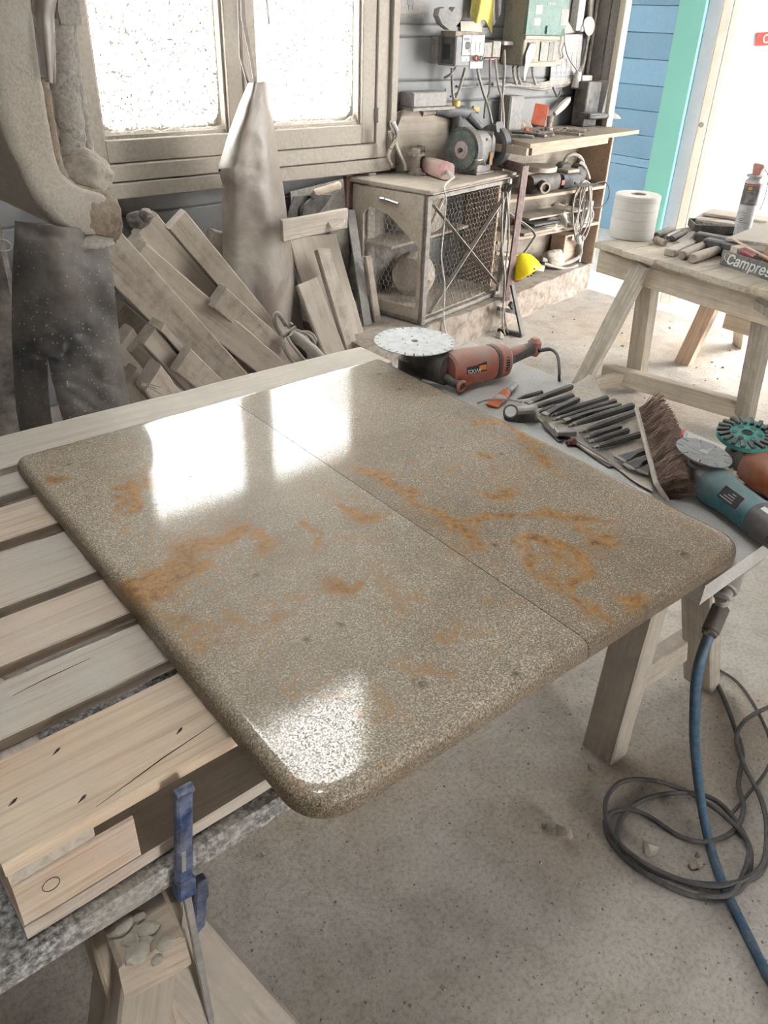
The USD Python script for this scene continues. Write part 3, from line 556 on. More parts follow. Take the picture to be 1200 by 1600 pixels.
# ------------------------------------------------------------------ pallet under it
M_pal = [wood('pallet_wood_a', (.62, .50, .385), (.46, .33, .23), .2, .12, fine=110, red=(.56, .36, .28), dcol=(.56, .51, .45)), wood('pallet_wood_b', (.56, .48, .39), (.41, .33, .26), .28, .2, fine=110, red=(.52, .37, .30), dcol=(.54, .50, .45)), wood('pallet_wood_c', (.66, .53, .39), (.48, .34, .22), .16, .1, fine=110, red=(.55, .33, .22), dcol=(.54, .49, .42))]
M_hole = plain('nail_hole', (.05, .035, .025), .9)
ZP = .81
rows = [(.655, .805, 2), (.836, .940, 1), (.972, 1.079, 0), (1.104, 1.252, 1), (1.288, 1.402, 0), (1.442, 1.52, 1)]
boards = []; bx0, bx1 = .048, 1.09
for i, (y0, y1, mi) in enumerate(rows):
    kids = []
    def nail(px, py, ln=.012, ang=20):
        c = PZ(px, py, ZP + .0004); return tf(prism(rounded([(-ln*.6, -.0012), (ln*.2, -.002), (ln*.6, .0006), (ln*.2, .002)], .0006, 3), .0006), rot(0, 0, ang), c)
    if i == 0: kids = [('nail_hole', nail(*q), M_hole, None, {'label': 'dark nail hole'}) for q in ((20, 1253), (128, 1248), (280, 1142), (88, 1174))] + [('crack', tf(prism([(-.03, -.006), (.06, .010), (.15, .022), (.06, .0113)], .0006), rot(0, 0, 0), PZ(185, 1235, ZP + .0004)), M_hole, None, {'label': 'long dark crack in the grain'})]
    if i == 1: kids = [('crack', tf(prism([(-.0, 0), (.05, .004), (.11, .006), (.05, .005)], .0006), None, PZ(20, 1087, ZP + .0004)), M_hole, None, {'label': 'long dark crack in the grain'})]
    g = timber((bx0, (y0+y1)/2, ZP - .011), (bx1, (y0+y1)/2, ZP - .011), y1-y0, .022, n=60, seed=20+i, b=.002, wob=.0009)
    boards.append(('deck_board', g, M_pal[mi], kids))
y0p, y1p = .658, 1.52
str_ = [('stringer_board', timber((x, y0p + .003, .777), (x, y1p, .777), .1, .022, n=20, seed=40+k, b=.002), M_pal[1]) for k, x in enumerate((.10, .57, 1.03))]
blk = []
for k, x in enumerate((.122, .57, 1.03)):
    for j, y in enumerate((y0p + .051, 1.09, y1p - .051)):
        w = .145 if k == 0 else .1
        sub = []
        if k == 0 and j == 0:
            c = PY(80, 1382, y0p - .0012)
            sub = [('branded_ring', tf(tube([(.0, .010*math.cos(a), .010*math.sin(a)) for a in np.linspace(0, 2*math.pi, 20, endpoint=False)], .0005, 6, closed=True), rot(0, 0, 90), c), M_hole, None, {'label': 'dark stamped ring'})]
        blk.append(('block', G(loft(w, .1, .078, 8, .003, .0012, 60+3*k+j), mat4(None, (x - w/2, y, .727))), M_pal[(k+j) % 3], sub))
btm = [('bottom_board', timber((bx0 - .0, y, .677), (bx1, y, .677), .098, .022, n=30, seed=80+k, b=.002), M_pal[1]) for k, y in enumerate((y0p + .049, 1.09, y1p - .049))]
make('pallet', 'weathered wooden pallet lying under the left part of the stone top', 'pallet', boards + str_ + blk + btm)
fb0, fb1 = PZ(-60, 692, ZP), PZ(583, 552, ZP)
solo('long_board', 'pale dusty board along the far edge of the stone top', 'board', timber((.20, 1.628, ZP - .014), (1.365, 1.598, ZP - .014), .146, .028, n=50, seed=90, b=.003), wood('far_board_wood', (.60, .53, .45), (.46, .39, .31), .35, .3, dcol=(.52, .47, .41)))
# granite bench under the pallet, trestle below
def granite(name, base, dark, light, scale=140, rough=.35):
    n = {'tc': ('texture_coordinate', {}), 'n': ('noise_texture', {'scale': float(scale), 'detail': 5.0, 'roughness': .72}), 'r': ('rgb_ramp', {'ramp': [(.36, dark), (.45, tuple(.5*(a+b) for a, b in zip(dark, base))), (.52, base), (.62, light)]}),
         'n2': ('noise_texture', {'scale': 8.0, 'detail': 5.0}), 'd': ('map_range', {'from_min': .45, 'from_max': .7, 'to_min': .05, 'to_max': .7, 'clamp': True}), 'm': ('mix_color', {'b': DUST}), 'b': ('bump', {'strength': .35, 'distance': .003}), 'p': ('principled_bsdf', {'roughness': rough + .25})}
    return material(name, n, [('tc.object', 'n.vector'), ('tc.object', 'n2.vector'), ('n.fac', 'r.fac'), ('r.color', 'm.a'), ('n2.fac', 'd.value'), ('d.result', 'm.fac'), ('m.result', 'p.base_color'), ('n.fac', 'b.height'), ('b.normal', 'p.normal')])
M_gran = granite('grey_granite', (.26, .255, .245), (.03, .03, .03), (.50, .49, .47), 110)
M_gran2 = granite('pale_granite', (.42, .405, .38), (.2, .19, .18), (.56, .54, .5), 240)
solo('granite_bench_top', 'speckled grey granite slab carrying the pallet', 'stone slab', G(loft(1.62, .92, .038, 60, .004, .002, 7), mat4(None, (-.53, 1.1, .6435))), M_gran)
M_tim = [wood('trestle_wood_a', (.42, .36, .29), (.29, .235, .18), .35, .4), wood('trestle_wood_b', (.45, .37, .28), (.30, .23, .165), .25, .3), wood('trestle_wood_c', (.40, .35, .295), (.28, .24, .2), .5, .5)]
zt = .603
T0 = PZ(165, 1395, zt)
ends = A(.185, .60)
make('bench_trestle', 'heavy wooden trestle with a chunky crossbeam under the granite bench', 'trestle', [
    ('crossbeam', timber((.163, .590, .568), (.30, 1.50, .568), .085, .072, n=24, seed=101, b=.006, wob=.003), M_tim[1], [('mortar_lump', tf(blob(.012, 5, .5, (1, .8, .5), 2), None, (.168, .64, .606)), M_dustheap)]),
    ('leg', timber((.20, .70, .56), (-.02, .55, .0), .085, .085, (0, 1, 0), n=16, seed=102), M_tim[0]),
    ('leg', timber((.155, .72, .56), (.13, .50, .0), .08, .055, (0, 1, 0), n=16, seed=103), M_tim[1]),
    ('leg', timber(PY(212, 1428, .70), PZ(452, 1680, 0), .045, .13, (1, 0, .7), n=16, seed=104), M_tim[2]),
    ('leg', timber((.27, 1.40, .56), (.06, 1.45, .0), .085, .085, (0, 1, 0), n=12, seed=105), M_tim[0]),
    ('leg', timber((.31, 1.40, .56), (.52, 1.45, .0), .085, .085, (0, 1, 0), n=12, seed=106), M_tim[0])])
solo('wood_offcut', 'square timber offcut lying left of the pallet corner', 'offcut', timber((-.25, .715, .702), (.012, .715, .702), .11, .07, n=10, seed=110), M_tim[1])
for i, (x, z, lab) in enumerate(((-.075, .73, 'upper'), (-.20, .73, 'outer'))):
    solo('bench_timber', lab + ' squared timber lying on the granite bench left of the pallet', 'timber', timber((x, .79, .727), (x, 1.55, .727), .11, .125, n=12, seed=115+i), M_tim[2])
for i, (x, y, r_) in enumerate(((188, 1448, .016), (232, 1452, .012), (215, 1490, .014), (258, 1475, .010), (228, 1470, .008), (246, 1500, .007), (200, 1470, .009))):
    solo('rubble_piece', ('largest', 'second largest', 'third largest', 'fourth', 'fifth', 'smallest', 'sixth')[i] + ' mortar crumb on top of the trestle beam by the blue clamps', 'rubble', tf(blob(r_, 700 + i, .4, (1.1, .9, .55), 2), None, PZ(x, y, .604 + r_*.3)), M_dustheap, 'mortar crumbs on the trestle beam')
# ------------------------------------------------------------------ tool table right of the stone top
def body(p0, p1, secs, up=(0, 0, 1), n=20, e=2.6):      # secs: (t, half width, half height[, offset up]) along p0 -> p1
    p0, p1 = A(*p0), A(*p1); R = frame(p1 - p0, up); L = np.linalg.norm(p1 - p0); a = np.linspace(0, 2*math.pi, n, endpoint=False)
    c, s = np.cos(a), np.sin(a); cx, sx = np.sign(c)*np.abs(c)**(2/e), np.sign(s)*np.abs(s)**(2/e); v = []
    for sec in secs:
        t, ry, rz = sec[:3]; o = sec[3] if len(sec) > 3 else 0
        v.append(np.c_[np.full(n, t * L), ry * cx, rz * sx + o])
    k = len(v); v = np.vstack(v); f = []
    for i in range(k - 1):
        for j in range(n):
            a0, a1 = i*n+j, i*n+(j+1) % n; f += [(a0, a1, a1+n), (a0, a1+n, a0+n)]
    v = np.vstack([v, v[:n].mean(0), v[-n:].mean(0)])
    for j in range(n): f.append((k*n, (j+1) % n, j)); f.append((k*n+1, (k-1)*n+j, (k-1)*n+(j+1) % n))
    return tf(trimesh.Trimesh(v, np.array(f), process=False), R, p0)
def disc_mesh(r, th, slots=0, depth=.008, w=.0016, hole=.011, n=120, small=()):
    pg = Point(0, 0).buffer(r, n // 4)
    for k in range(slots):
        a = 2 * math.pi * k / slots; d = A(math.cos(a), math.sin(a)); q = A(-d[1], d[0])
        pg = pg.difference(Polygon([d*(r-depth)-q*w/2, d*(r+.01)-q*w/2, d*(r+.01)+q*w/2, d*(r-depth)+q*w/2]).union(Point(*(d*(r-depth))).buffer(w*.9, 4)))
    if hole: pg = pg.difference(Point(0, 0).buffer(hole, 6))
    for x, y, rr in small: pg = pg.difference(Point(x, y).buffer(rr, 5))
    return tf(trimesh.creation.extrude_polygon(pg, th, engine='earcut'), None, (0, 0, -th/2))
def tiltR(zdir, xdir=(1, 0, 0)):
    z = unit(zdir); x = unit(A(*xdir) - z * (A(*xdir) @ z)); return np.stack([x, np.cross(z, x), z], 1)
M_black = dusty('black_plastic', (.03, .029, .029), .45, .14, .2, 16, bump=.1)
M_dark = dusty('dark_plastic', (.055, .057, .065), .45, .12, .16, 14, bump=.1)
M_redg = dusty('red_grinder', (.44, .115, .075), .42, .25, .38, 12, col2=(.36, .09, .06), bump=.06)
M_orangeg = dusty('orange_grinder', (.43, .10, .035), .38, .2, .2, 12, bump=.06)
M_teal = dusty('teal_grinder', (.015, .16, .2), .35, .18, .25, 12, bump=.06)
M_tealp = dusty('teal_paint', (.04, .33, .29), .45, .10, .05, 18, bump=.05)
M_steel = dusty('worn_steel', (.42, .42, .41), .38, .3, .3, 20, metal=.85, bump=.1)
M_steeld = dusty('dark_steel', (.085, .085, .09), .42, .14, .14, 24, metal=.55, col2=(.055, .055, .06), bump=.12)
M_discw = dusty('dusty_disc', (.74, .75, .75), .5, .1, .1, 20, dcol=(.6, .59, .57), bump=.1)
M_discg = dusty('grey_disc', (.20, .205, .205), .42, .12, .06, 18, metal=.3, bump=.15)
M_ink, M_paper = plain('black_ink', (.015, .015, .016), .6), plain('white_paper', (.75, .74, .71), .8)
M_whitep = dusty('white_plastic', (.50, .495, .47), .4, .15, .2, 14, bump=.05)
M_label = plain('label_black', (.02, .02, .023), .4)
M_yelo = plain('label_orange', (.75, .27, .03), .5)
M_canvas = dusty('canvas', (.56, .50, .42), .9, .15, .2, 10, bump=.35, bscale=160)
M_gran3 = granite('table_granite', (.52, .505, .48), (.42, .41, .39), (.60, .585, .56), 300, .3)
M_tim2 = [wood('pale_beam_a', (.52, .46, .38), (.40, .34, .27), .4, .35), wood('pale_beam_b', (.48, .43, .36), (.37, .31, .25), .5, .45)]
TB = .81
solo('table_granite_top', 'pale dusty stone slab under the power tools and chisels', 'stone slab', prism([(1.118, .447), (1.62, .447), (1.652, 1.505), (1.118, 1.505)], .04, t=(0, 0, TB - .0402)), M_gran3)
lg0 = PY(1062, 932, .70); lg2 = PY(1112, 878, .66)
make('tool_table_trestle', 'dusty wooden trestle carrying the slab with the power tools', 'trestle', [
    ('crossbeam', timber((1.50, .52, .70), (1.50, 1.45, .70), .10, .145, n=14, seed=130), M_tim2[1]),
    ('leg', timber((1.462, .71, .66), (1.405, .69, 0), .068, .092, (0, 1, 0), n=14, seed=131), M_tim2[1]),
    ('leg', timber((1.60, .70, .66), (1.835, .665, 0), .05, .09, (0, 1, 0), n=14, seed=132), M_tim2[1]),
    ('leg', timber((1.46, 1.40, .66), (1.38, 1.42, 0), .055, .09, (0, 1, 0), n=10, seed=133), M_tim2[1]),
    ('leg', timber((1.60, 1.40, .66), (1.72, 1.42, 0), .055, .09, (0, 1, 0), n=10, seed=134), M_tim2[1]),
    ('brace', timber((1.43, .74, .13), (1.80, .72, .13), .09, .045, (0, 1, 0), n=10, seed=135), M_tim2[0])])

# --- big red grinder lying on its back, cutting disc up
dz = .906; dc = PZ(648, 533, dz); R0 = np.linalg.norm(PZ(585, 533, dz) - PZ(711, 533, dz)) / 2
ax0, ax1 = PZ(699, 578, .858), PZ(789, 561, .858); ux = unit(ax1 - ax0)
hd = A(dc[0], dc[1], .858)
holes = [(.032*math.cos(k*math.pi/3), .032*math.sin(k*math.pi/3), .0028) for k in range(6)]
disc = tf(disc_mesh(R0, .0026, 27, .009, .0026, .0085, 160, holes), None, dc)
side = unit(PZ(728, 608, .83) - PZ(680, 582, .84))
def onbody(t, ang, r, extra=0):      # point on the grinder's barrel
    R = frame(ax1 - ax0); return ax0 + (ax1 - ax0) * t + R @ A(0, math.cos(ang) * (r + extra), math.sin(ang) * (r + extra))
Rb = frame(ax1 - ax0)
nl = np.linalg.norm(ax1 - ax0); toward = unit(A(-ax0[0], -ax0[1], .75)); yv = Rb.T @ toward; sgn = -1 if yv[1] > 0 else 1; lab_ang = math.atan2(yv[2], yv[1]) + sgn * .12
def curved_label(t0, t1, a0, a1, r, n=8):
    g = np.array([[onbody(t, a, r) for a in np.linspace(a0, a1, n)] for t in np.linspace(t0, t1, 6)]); return sheet(g, .0008)
def curved_text(txt, h, t0, ang, r, flip=False, bold=True):
    m = meshkit.text_mesh(txt, h, .0006, bold); v = np.array(m.vertices); w = v[:, 0].max()
    s = (w - v[:, 0]) if flip else v[:, 0]; q = -(v[:, 1]) if flip else v[:, 1]
    out = np.array([onbody(t0 + a / nl, ang + sgn * b / r, r, .0008 + c) for a, b, c in zip(s, v[:, 1], v[:, 2])])
    return trimesh.Trimesh(out, m.faces, process=False)
hvec = unit(ax1 - ax0)
hand0, hand1 = ax1 + hvec * .002, PZ(835, 543, .868)
make('large_angle_grinder', 'large dusty red angle grinder lying with its big white-dusted cutting disc upwards', 'angle grinder', [
    ('barrel', body(ax0, ax1, [(0, .036, .036), (.03, .041, .042), (.12, .0435, .044), (.70, .0425, .043), (.72, .0405, .041), (.78, .0405, .041), (.80, .043, .0435), (.96, .040, .040), (1, .034, .034)]), M_redg, [
        ('ring_band', body(ax0 + (ax1-ax0)*.725, ax0 + (ax1-ax0)*.775, [(0, .0415, .042), (.3, .0425, .0432), (.7, .0425, .0432), (1, .0415, .042)]), M_black),
        ('label', curved_label(.16, .50, lab_ang - .42, lab_ang + .34, .0447), M_label, None, {'label': 'black label with upside-down lettering'}),
        ('lettering', curved_text('AVOCS', .0085, .17, lab_ang + sgn * .12, .0449, True), M_paper),
        ('label_flash', curved_label(.37, .49, lab_ang - .02 * sgn, lab_ang + .26 * sgn, .0451), M_yelo)] +
        [('vent_slot', tf(box(.011, .0022, .003, .0005), Rb @ rot(math.degrees(lab_ang - sgn * (.5 - .16 * k)) - 90), onbody(.88, lab_ang - sgn * (.5 - .16 * k), .0425)), M_ink) for k in range(8)]),
    ('gear_head', cat(cyl(hd + A(0, 0, -.045), hd + A(0, 0, .010), .040, 28), cyl(hd + A(0, 0, .008), hd + A(0, 0, .030), .030, 28), body(hd, ax0 + hvec * .004, [(0, .036, .036), (.5, .037, .038), (1, .038, .039)])), M_black,
        [('head_screw', cyl(hd + A(.030*math.cos(a), .030*math.sin(a), .009), hd + A(.030*math.cos(a), .030*math.sin(a), .016), .004, 8), M_steeld) for a in (3.4, 4.4, 5.4)]),
    ('cutting_disc', disc, M_discw, [('flange_nut', cyl(dc + A(0, 0, -.006), dc + A(0, 0, .0022), .0075, 6), M_steeld)]),
    ('side_handle', cat(cyl(PZ(676, 579, .845), PZ(722, 604, .832), .0115, 18), cyl(PZ(666, 574, .848), PZ(690, 587, .842), .016, 18)), M_dark, [('handle_end', lathe([(.011, 0), (.0155, .001), (.0165, .006), (.0135, .010), (.0105, .0085), (.008, .002)], 18, mat4(tiltR(side), PZ(719, 602.5, .8325)), cap=True), M_redg)]),
    ('rear_handle', body(hand0, hand1, [(0, .018, .022), (.2, .0165, .019), (.6, .015, .017), (1, .014, .018)]), M_dark, [
        ('grip_shell', body(hand0 + A(0, 0, .004), hand0 + (hand1-hand0)*.62 + A(0, 0, .007), [(0, .0165, .019), (.5, .015, .0165), (1, .0125, .013)]), M_redg),
        ('end_knob', body(hand1 + A(0, 0, -.022), hand1 + A(0, 0, .026), [(0, .008, .012), (.2, .013, .017), (.8, .014, .018), (1, .008, .010)]), M_redg)]),
    ('power_cord', tube(smooth_path([PZ(842, 548, .866), PZ(860, 546, .868), PZ(871, 556, .862), PZ(874, 580, .84), A(*(PZ(874, 592, .818)[:2]), .816), A(1.70, 1.20, .70), A(1.74, 1.18, .45)], 6), [.0055]*6 + [.004]*31, 8), M_dark)])

# --- glue tube, gauge, stones and rules
g0, g1, g2 = PZ(768, 634, TB + .006), PZ(793, 612, TB + .012), PZ(806, 601, TB + .012)
gx = unit(g1 - g0)
tubesec = [(0, .017, .0015), (.15, .0165, .003), (.5, .0145, .008), (.9, .0125, .0115), (1, .008, .008)]
M_glue = dusty('glue_orange', (.72, .14, .04), .35, .12, .12, 20, bump=.05)
make('glue_tube', 'squeezed orange tube with a pale cap lying beside the large grinder', 'glue tube', [('tube', body(g0, g1, tubesec, e=2.1), M_glue, [('print_band', body(g0 + (g1-g0)*.38, g0 + (g1-g0)*.56, [(0, .01545, .0068), (1, .0147, .0093)], e=2.1), M_whitep)]), ('cap', cyl(g1, g2, .0095, 14, r2=.008), M_whitep)])
wc = PZ(798, 643, TB + .022); tn = unit(A(-.75, -.45, .9))
Rw = tiltR(tn)
wb_c = PZ(823, 645, TB + .02)
make('dial_gauge', 'round white-faced dial in a black housing with a white plastic body and lead', 'gauge', [
    ('housing', lathe([(.0155, -.018), (.018, -.014), (.018, 0), (.0165, .003), (.014, .003), (.0135, .001)], 26, mat4(Rw, wc)), M_black),
    ('dial_face', lathe([(.0132, 0), (.0132, .0012)], 24, mat4(Rw, wc)), M_paper),
    ('body_block', tf(box(.052, .024, .03, .004), rot(0, -18, -62), wb_c), M_whitep, [('black_side', tf(box(.054, .010, .026, .003), rot(0, -18, -62), wb_c + A(-.012, -.006, -.006)), M_black)]),
    ('lead', tube(smooth_path([PZ(746, 630, TB + .004), PZ(762, 625, TB + .010), PZ(790, 624, TB + .016), PZ(815, 628, TB + .028)], 6), .0026, 8), M_whitep)])
solo('steel_rule', 'short dark steel straightedge leaning across the stone edge', 'steel rule', bar(PZ(849, 659, TB + .012), PZ(877, 690, TB + .004), .014, .0022), M_steeld)
make('whetstone', 'grey two-tone sharpening stone by the stone edge', 'sharpening stone', [('lower_layer', bar(PZ(868, 677, TB + .005), PZ(898, 676, TB + .005), .028, .010), M_dark), ('upper_layer', bar(PZ(868, 675, TB + .0165), PZ(898, 674, TB + .0165), .028, .012), M_steel)])
solo('red_cloth_scrap', 'small dark red scrap beside the sharpening stone', 'cloth', tf(blob(.012, 8, .5, (1.3, .8, .6), 2), None, PZ(893, 690, TB + .008)), dusty('dark_red_cloth', (.16, .02, .04), .8, .1, .1))
sp0, sp1 = PZ(897, 674, TB + .008), PZ(975, 733, TB + .004)
spx = unit(sp1 - sp0); spn = A(-spx[1], spx[0], 0); sl = np.linalg.norm(sp1 - sp0)
M_blade = dusty('scraped_blade', (.36, .355, .34), .45, .25, .3, 12, metal=.4)
make('wide_scraper', 'long grey steel scraper lying along the stone edge', 'scraper', [('blade', tf(prism([(0, -.02), (.02, -.028), (.06, -.024), (sl*.7, -.014), (sl, -.012), (sl, .012), (sl*.7, .014), (.06, .022), (.018, .03), (0, .016)], .003), np.stack([spx, spn, np.cross(spx, spn)], 1), sp0), M_blade),
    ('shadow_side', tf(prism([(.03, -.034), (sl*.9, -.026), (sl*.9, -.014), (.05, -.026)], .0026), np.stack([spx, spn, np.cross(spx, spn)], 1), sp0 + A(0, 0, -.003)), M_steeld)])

# --- canvas roll and its chisels
def canvas_grid():
    c = [PZ(830, 640, TB), PZ(912, 596, TB), PZ(1018, 668, TB), PZ(1030, 775, TB), PZ(935, 712, TB)]
    a, b, d, e_ = PZ(800, 638, TB), PZ(905, 590, TB), PZ(1010, 770, TB), PZ(1045, 690, TB)
    a = PZ(812, 640, TB); b = PZ(918, 600, TB); e_ = PZ(1040, 690, TB); d = PZ(1018, 772, TB)
    us, vs = np.linspace(0, 1, 34), np.linspace(0, 1, 22); g = np.zeros((34, 22, 3))
    for i, u in enumerate(us):
        for j, v in enumerate(vs):
            p = (a*(1-u)+d*u)*(1-v) + (b*(1-u)+e_*u)*v
            z = TB + .003 + .006 * meshkit.fbm(A(p[0]*22, p[1]*22, 3), 3, seed=2) + (.022 * math.exp(-((u-.03)/.10)**2) * max(0, v-.55) / .45)
            g[i, j] = (p[0] + .004*math.sin(u*19), p[1] + .004*math.sin(v*13), z)
    return g
solo('canvas_roll', 'unrolled beige canvas holding the row of dark chisels', 'tool roll', sheet(canvas_grid(), .002), M_canvas)
ch = [((809, 623), (847, 613), .006, 'p'), ((823, 630), (893, 604), .0075, 'f'), ((832, 638), (895, 619), .0075, 'p'), ((839, 645), (866, 635), .006, 'p'), ((849, 648), (903, 624), .0075, 'f'), ((859, 650), (948, 622), .008, 'p'), ((863, 657), (961, 627), .0075, 'p'),
      ((880, 656), (969, 633), .0065, 'f'), ((888, 666), (988, 634), .009, 'p'), ((906, 676), (996, 643), .0085, 'p'), ((913, 685), (969, 667), .0075, 'p'), ((920, 692), (981, 673), .0075, 'p'), ((927, 700), (999, 679), .008, 'p'), ((967, 718), (1009, 704), .0075, 'w'), ((981, 730), (1014, 717), .0075, 'w'), ((1003, 738), (1016, 729), .007, 'w')]
nth = ['first', 'second', 'third', 'fourth', 'fifth', 'sixth', 'seventh', 'eighth', 'ninth', 'tenth', 'eleventh', 'twelfth', 'thirteenth', 'fourteenth', 'fifteenth', 'sixteenth']
look = ['short thin dark', 'pale-faced flat', 'round dark', 'very short dark', 'bright-tipped flat', 'long dark', 'long slim dark', 'slim flat-tipped', 'thickest dark', 'long stout', 'short round dark', 'round tapered', 'long tapered', 'broad-bladed', 'broad flat', 'short broad']
for i, ((a, b), (c, d), r, kind) in enumerate(ch):
    z = TB + .012 + r + (.006 if i in (1, 4, 8) else 0); p, q = PZ(a, b, z), PZ(c, d, z); L = np.linalg.norm(q - p)
    if kind == 'p': shank = body(p, q, [(0, r*.25, r*.25), (.06, r*.55, r*.5), (.3, r*.9, r*.85), (.45, r, r), (.93, r, r), (.97, r*1.08, r*1.08), (1, r*.9, r*.9)], n=8, e=2)
    elif kind == 'f': shank = body(p, q, [(0, r*1.2, r*.15), (.12, r*1.25, r*.4), (.4, r, r*.9), (.95, r, r), (1, r*.85, r*.85)], n=8, e=3)
    else: shank = body(p, q, [(0, r*2.0, r*.18), (.25, r*1.9, r*.3), (.6, r*.9, r*.8), (1, r, r)], n=8, e=4)
    tip = body(p - unit(q-p)*.0005, p + (q-p)*.10, [(0, r*.28 if kind == 'p' else r*1.25 if kind == 'f' else r*2.05, r*.3), (1, (r*.66 if kind == 'p' else r*1.28 if kind == 'f' else r*2.0), r*(.62 if kind == 'p' else .42 if kind == 'f' else .3))], n=8, e=2 if kind == 'p' else 3)
    make('stone_chisel', f'{look[i]} stone chisel, {nth[i]} in the canvas roll from the large red grinder', 'chisel', [('shank', shank, M_steeld), ('tip', tip, M_steel)], 'chisels in the canvas roll')

# --- brush on its side
b0, b1 = PZ(1003, 650, TB + .034), PZ(1036, 774, TB + .012); bx_ = unit(b1 - b0); bn = A(.66, -.42, .62); bn = unit(bn - bx_*(bn @ bx_)); bw = np.cross(bn, bx_)
bl = np.linalg.norm(b1 - b0)
back = tf(box(bl, .062, .010, .004), np.stack([bx_, bw, np.cross(bx_, bw)], 1), (b0 + b1)/2)
bris = []
br = np.random.default_rng(5)
for k in range(3800):
    u, h = br.random(), br.random() - .5; p = b0 + (b1-b0)*(.02 + .96*u) + bw*(.056*h) + bn*.004
    cl = math.sin(u*57)*.16 + math.sin(h*9 + u*31)*.15
    d = unit(bn + bx_*(br.normal()*.14 + cl) + bw*(br.normal()*.13 + h*.35 + cl*.5)); L = .050 + .014*br.random()
    m_ = p + d*L*.55 + A(0, 0, .002); q = p + d*L + A(0, 0, -.002) + bx_*br.normal()*.003
    if q[2] < TB + .004: q[2] = TB + .004 + .003*br.random(); m_[2] = max(m_[2], TB + .005)
    bris.append(tube([p, m_, q], [.0007, .00065, .0004], 3, caps=False))
M_bris = dusty('brown_bristle', (.37, .245, .19), .8, .12, .0, 30, col2=(.22, .135, .105), bump=0)
make('scrubbing_brush', 'brown-bristled wooden brush lying on its side by the chisels', 'brush', [('brush_back', back, M_tim2[0]), ('bristles', cat(bris), M_bris, None, {'kind': 'stuff', 'smooth': False})])

# --- red and white tape measure behind the brush
tm = PZ(1056, 684, TB + .014)
make('tape_measure', 'small red and white tape measure half hidden behind the brush', 'tape measure', [('case', tf(box(.05, .045, .028, .007), rot(0, 0, 25), tm), M_whitep), ('red_side', tf(box(.034, .030, .004, .0015), rot(0, 0, 25), tm + A(0, 0, .0145)), dusty('tape_red', (.6, .05, .03), .4, .1, .1)), ('black_grip', tf(box(.03, .012, .004, .0015), rot(0, 0, 25), tm + A(.0, 0, .017)), M_black)])

# --- teal grinder
def small_grinder(name, label, dpx, dz, r, axp, headM, bodyM, tailM, disc_parts, tilt, bodyl=.52, R=.032):
    dc = PZ(*dpx, dz); a0, a1 = PZ(*axp[0], TB + .037), PZ(*axp[1], TB + .037); h = unit(a1 - a0); a0 = A(dc[0], dc[1], TB + .037) + h * .040; a1 = a0 + h * .25
    hb = a0 - h * .066; zt = unit(tilt); Rt = tiltR(zt)
    am = a0 + (a1 - a0) * bodyl
    parts = [('gear_head', cat(body(hb, a0 + h*.012, [(0, .020, .020), (.15, .026, .026), (.6, .029, .029), (1, .034, .033)]), cyl(A(dc[0], dc[1], TB + .012), A(dc[0], dc[1], TB + .062), .026, 22)), headM),
             ('spindle', cat(cyl(dc - zt*.034, dc - zt*.004, .017, 20), cyl(dc - zt*.022, dc - zt*.016, .021, 20)), M_steel),
             ('barrel', body(a0, am, [(0, R*1.1, R*1.08), (.08, R*1.14, R*1.12), (.22, R*1.12, R*1.1), (.34, R*.98, R*.98), (.9, R*.95, R*.95), (1, R*.98, R*.98)]), bodyM),
             ('tail', body(am, a1, [(0, R*.97, R*.97), (.1, R*1.0, R*1.0), (.5, R*.92, R*.95), (1, R*.85, R*.9)]), tailM)]
    return dc, zt, Rt, a0, am, a1, h, parts
dc, zt_, Rt, a0, am, a1, h, parts = small_grinder('', '', (1100, 707), TB + .085, .057, ((1098, 752), (1232, 852)), M_steel, M_teal, M_dark, None, A(.09, -.13, 1))
r1 = np.linalg.norm(PZ(1054, 700, TB+.085) - PZ(1146, 714, TB+.085)) / 2
parts.append(('cutting_disc', tf(disc_mesh(r1, .0022, 9, .012, .0022, .010, 100), Rt, dc), M_discg, [('flange_nut', tf(cat(cyl((0, 0, -.004), (0, 0, .0025), .0105, 6), *[tf(box(.02, .0025, .0008, .0002), rot(0, 0, 40*k), (.022*math.cos(k), .022*math.sin(k), .0014)) for k in range(5)]), Rt, dc), M_whitep)]))
side_n = unit(np.cross(h, A(0, 0, 1)));  side_n = side_n if side_n @ A(-1, -1, 0) > 0 else -side_n
un = unit(side_n * .8 + A(0, 0, .6)); Rl = np.stack([h, np.cross(un, h), un], 1)
pl_ = a0 + (am - a0)*.62 + un*.0325
tx = meshkit.text_mesh('GRINDER', .006, .0006, True)
parts[2] = parts[2] + ([('nameplate', tf(box(.05, .026, .0022, .0006), Rl, pl_), M_label, [('print_line', tf(box(.034 - .008*k, .0018, .0006, .0001), Rl, pl_ + Rl @ A(-.004 + .003*k, -.008 + .005*k, .0013)), M_steel) for k in range(4)], {'label': 'dark nameplate with worn print'})],)
stk = am + (a1 - am)*.2 + unit(side_n*.35 + A(0, 0, 1))*.0332
parts[3] = parts[3] + ([('sticker', tf(box(.022, .010, .0012, .0004), np.stack([h, np.cross(unit(side_n*.35 + A(0, 0, 1)), h), unit(side_n*.35 + A(0, 0, 1))], 1), stk), M_paper)] + [('vent_slot', tf(box(.024, .0028, .004, .0008), Rl, am + (a1-am)*(.58) + unit(side_n*(1.0) + A(0, 0, .75 - .36*k))*.0300), M_ink) for k in range(4)],)
make('angle_grinder', 'teal angle grinder with a slotted grey cutting disc beside the brush', 'angle grinder', parts)
